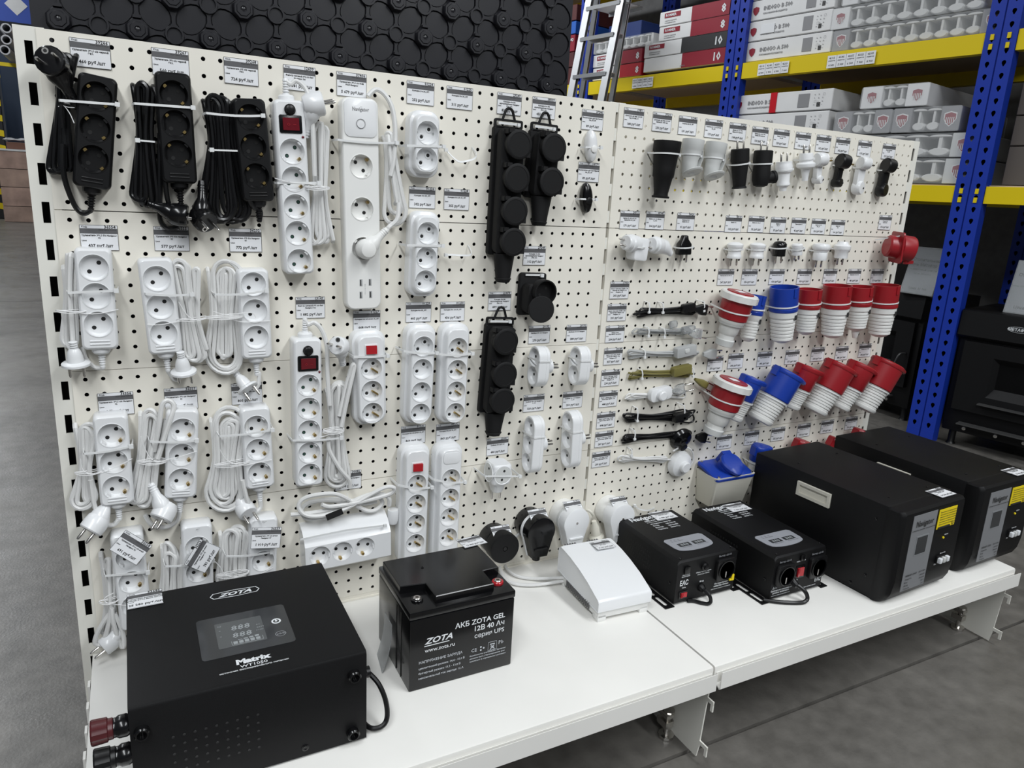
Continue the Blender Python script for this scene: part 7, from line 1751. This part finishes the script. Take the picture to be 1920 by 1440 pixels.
# black stoves standing on the floor in the rack
def stove(label, s, b, w_, dp, hh, yaw, name_txt):
    t = thing('stove', label, 'stove', (0, 0, 0)); t.matrix_world = rackM(s, b, 0) @ Matrix.Rotation(radians(yaw), 4, 'Z')
    part('body', roundbox(0, w_, .02, dp, .07, hh - .10, .006), CASE, t)
    for x in (.04, w_ - .04):
        for y in (.06, dp - .05): part('leg', MB().lathe([(.022, 0), (.016, .01), (.016, .08)], (x, y, 0), (0, 0, 1), 12), BLACK, t)
    prof = [(0, hh - .125), (-.012, hh - .115), (-.004, hh - .005), (.005, hh), (dp, hh), (dp, hh - .125)]
    part('top_box', MB().loft([[(x, y, z) for y, z in prof] for x in (-.004, w_ + .004)]), CASE, t, sharp=30)
    bd = part('name_plate', MB().loft([[(w_ / 2 + .045 * cos(a) * s_, -.0105 - y, hh - .058 + .013 * sin(a) * s_) for a in [2 * pi * i / 24 for i in range(24)]] for s_, y in ((1, 0), (1, .001), (.9, .0015))]), GLASSD, t)
    part('plate_rim', MB().loft([[(w_ / 2 + .045 * cos(a) * s_, -.0118, hh - .058 + .013 * sin(a) * s_) for a in [2 * pi * i / 24 for i in range(24)]] for s_ in (1, .93)], 0, False, False), INKW, bd)
    part('lettering', textmb([(name_txt, w_ / 2, hh - .064, .017, 'CENTER', 1)]).xf(frontframe(-.0128)), INKW, bd, sharp=0)
    # door with deep window and handle
    d0, d1, z0, z1 = .03, w_ - .03, .18, hh - .14
    mb = MB(); win = [(w_ * .34, .26), (w_ * .70, .26), (w_ * .70, hh - .20), (w_ * .34, hh - .20)]
    mb.fill([(d0, z0), (d1, z0), (d1, z1), (d0, z1)], [win], lambda x, y: (x, -.002, y))
    inn = [(w_ * .39, .30), (w_ * .65, .30), (w_ * .65, hh - .225), (w_ * .39, hh - .225)]
    mb.loft([[(x, -.002, z) for x, z in win], [(x, .020, z) for x, z in inn]], 0, False, True); mb.loft([[(x, .02, z) for x, z in ((d0, z0), (d1, z0), (d1, z1), (d0, z1))], [(x, -.002, z) for x, z in ((d0, z0), (d1, z0), (d1, z1), (d0, z1))]], 0, False, False)
    dr = part('door', mb, CASE, t, sharp=20)
    part('sill_plate', MB().box(w_ * .30, w_ * .74, -.030, -.002, .225, .231), mat('dark_steel', (.10, .10, .10), .4, .6), dr)
    part('door_handle', MB().tube(spline([(w_ * .74, -.004, .24), (w_ * .78, -.035, .25), (w_ * .83, -.045, .30), (w_ * .86, -.035, .35), (w_ * .88, -.004, .355)], 5), .005, 8), mat('dark_steel', (.10, .10, .10), .4, .6), dr)
    part('ash_lip', MB().box(w_ * .16, w_ * .80, -.035, .01, .118, .124), mat('dark_steel', (.1, .1, .1), .4, .6), t)
    for x in (w_ * .22, w_ * .50, w_ * .74): part('bolt', MB().lathe([(.009, 0), (.008, .006), (.003, .007)], (x, -.0, .098), (0, -1, 0), 12), STEEL, t)
    return t
stove('black stove with an oval name plate, at the right edge beyond the blue post', -.135, .02, .46, .45, .640, 3, 'МЕТАФОР')
stove('black stove with a sign on top, left of the blue post behind the red plugs', .52, .30, .42, .40, .655, -14, 'МЕТАФОР')
def acrylic_sign(label, s, b, z, w_, h, yaw, lines):
    t = thing('acrylic_sign', label, 'sign', (0, 0, 0)); t.matrix_world = rackM(s, b, z) @ Matrix.Rotation(radians(yaw), 4, 'Z') @ Matrix.Rotation(radians(-14), 4, 'X')
    part('sign_card', MB().box(.004, w_ - .004, -.001, .001, .004, h - .004), PAPER, t, sharp=0)
    part('clear_holder', MB().box(0, w_, -.004, -.0022, 0, h).box(0, w_, .002, .0036, 0, h).box(0, w_, -.004, .05, -.002, .0), CLEAR, t, sharp=0)
    part('lettering', textmb(lines).xf(frontframe(-.0014)), INK, t, sharp=0)
acrylic_sign('white acrylic price sign tilted on the left stove beside the big red socket', .245, .20, .660, .17, .235, -8, [('Отопительная', .085, .165, .020, 'CENTER', 1), ('печь Метафор 1', .085, .140, .020, 'CENTER', 1), ('с варочной плитой', .085, .118, .015, 'CENTER', .5), ('чугун, 200 куб.м', .085, .098, .012, 'CENTER'), ('Цена: 31 900', .085, .022, .016, 'CENTER', 1)])
acrylic_sign('white acrylic price sign on the right stove at the picture edge', -.262, .10, .642, .17, .235, 0, [('Отопительная', .085, .165, .020, 'CENTER', 1), ('печь', .085, .140, .020, 'CENTER', 1), ('сталь, 150 куб.м, дверца со стеклом', .085, .118, .009, 'CENTER'), ('Цена: 28 990', .085, .022, .018, 'CENTER', 1)])

# ---------------------------------------------------------------- far end of the left aisle
WOODP = [mat('pale_wood_plank', (.42, .29, .23), .6, vary=.25, vscale=3), mat('pink_wood_plank', (.46, .31, .25), .6, vary=.22, vscale=4)]
t = thing('plank_crate', 'tall pallet load clad in pale pinkish wood planks at the end of the left aisle', 'crate', (-1.98, 16.0, 0))
z = 0
for k, h in enumerate((.30, .36, .34, .33)):
    part('plank', MB().box(0, 1.5, 0, .03, z + .006, z + h - .006), WOODP[k % 2], t, sharp=0); part('side_plank', MB().box(0, .03, .03, 1.0, z + .006, z + h - .006), WOODP[(k + 1) % 2], t, sharp=0); z += h
part('crate_core', MB().box(.012, 1.49, .012, .99, .01, z - .01), mat('dark_core', (.05, .04, .035), .8), t)
part('top_rail', MB().box(-.01, 1.51, -.01, 1.0, z, z + .035), CARD, t)
tag(part('brown_carton', roundbox(-1.84, -1.1, 16.25, 16.7, z + .035, z + .17, .01, 1), mat('maroon_box', (.20, .09, .06), .6)), 'flat reddish brown carton lying on the plank crate', 'carton')
mb = MB(); rnd = random.Random(4); N = 14
vs = [(-1.88 + .8 * i / N, 16.12 + .5 * j / 5, z + .172 + .03 + .06 * rnd.random() * (1 if 0 < j < 5 else .2)) for i in range(N + 1) for j in range(6)]
mb.add(vs, [(i * 6 + j, (i + 1) * 6 + j, (i + 1) * 6 + j + 1, i * 6 + j + 1) for i in range(N) for j in range(5)])
tag(part('crumpled_film', mb, mat('crumpled_film', (.7, .72, .74), .2, alpha=.6), sharp=20), 'crumpled clear film heaped on the carton above the plank crate', 'plastic film')
tag(part('navy_panel', roundbox(-2.0, -.6, 18.0, 18.08, 0, 3.75, .02, 1), mat('navy_panel', (.012, .028, .06), .55)), 'tall dark navy panel behind the plank crate', 'panel')
t = thing('hazard_barrier', 'black post barrier with slanting yellow stripes at the far left edge', 'barrier', (-2.44, 17.02, 0))
part('post', roundbox(0, .50, 0, .1, 0, 2.75, .01, 1), mat('barrier_black', (.012, .012, .012), .5), t)
for k in range(9): part('yellow_stripe', MB().loft([[(0.0, y, .25 + k * .29), (.502, y, .16 + k * .29), (.502, y, .28 + k * .29), (0.0, y, .37 + k * .29)] for y in (-.004, .0)]), RYEL, t, sharp=0)
part('blue_post', roundbox(.12, .20, -.05, -.004, 0, 2.1, .005, 1), RBLUE, t)
t = thing('hanging_banner', 'blue banner with a white diamond hanging over the left aisle', 'banner', (-1.75, 16.0, 3.62))
part('banner_cloth', MB().box(0, .75, 0, .02, 0, .9), mat('banner_blue', (.03, .08, .42), .5), t, sharp=0)
part('white_diamond', MB().loft([[(.16, y, .30), (.34, y, .12), (.52, y, .30), (.34, y, .48)] for y in (-.004, .0)]), CARD, t, sharp=0)
part('banner_edge', MB().box(.75, .77, -.004, .024, -.3, .9), CARD, t, sharp=0)
for k, (x, zz) in enumerate(((-1.80, 3.52), (-1.60, 3.50), (-1.80, 3.34), (-1.62, 3.30), (-1.66, 3.12))):
    o = part('pipe', MB().loft([[(x + .085 * f * cos(q), y, zz + .085 * f * sin(q) + dz) for q in [2 * pi * i / 16 for i in range(16)]] for f, y, dz in ((.72, 15.98, 0), (1, 15.98, 0), (1, 17.9, .03), (.72, 17.9, .03), (.72, 15.98, 0))], 0, False, False), mat('white_pipe', (.55, .55, .57), .3))
    tag(o, ['white plastic pipe, top left of the stack under the banner', 'white plastic pipe, top right of the stack under the banner', 'white plastic pipe, middle left of the stack under the banner', 'white plastic pipe, middle right of the stack under the banner', 'white plastic pipe, lowest of the stack under the banner'][k], 'pipe')
tag(part('kraft_carton', roundbox(-1.50, -.95, 17.42, 17.9, 3.03, 3.62, .01, 1), mat('kraft', (.42, .30, .19), .7)), 'kraft cardboard box under the right end of the blue banner', 'carton')
tag(part('yellow_bundle', roundbox(-1.50, -1.26, 17.16, 17.4, 3.032, 3.16, .03, 2), RYEL), 'small bright yellow bundle beside the kraft box', 'bundle')
# storage shelf that carries the pipes and cartons
t = thing('storage_frame', 'blue storage frame carrying pipes and cartons at the end of the left aisle', 'rack', (-2.0, 17.15, 0))
part('frame_post', MB().box(-.30, -.22, 0, .06, 0, 3.9), RBLUE, t, sharp=0); part('frame_post', MB().box(1.3, 1.38, 0, .06, 0, 3.9), RBLUE, t, sharp=0)
part('frame_beam', MB().box(-.30, 1.38, .0, .06, 2.96, 3.03), RYEL, t, sharp=0); part('frame_beam', MB().box(-.30, 1.38, 2.4, 2.46, 2.96, 3.03), RYEL, t, sharp=0)
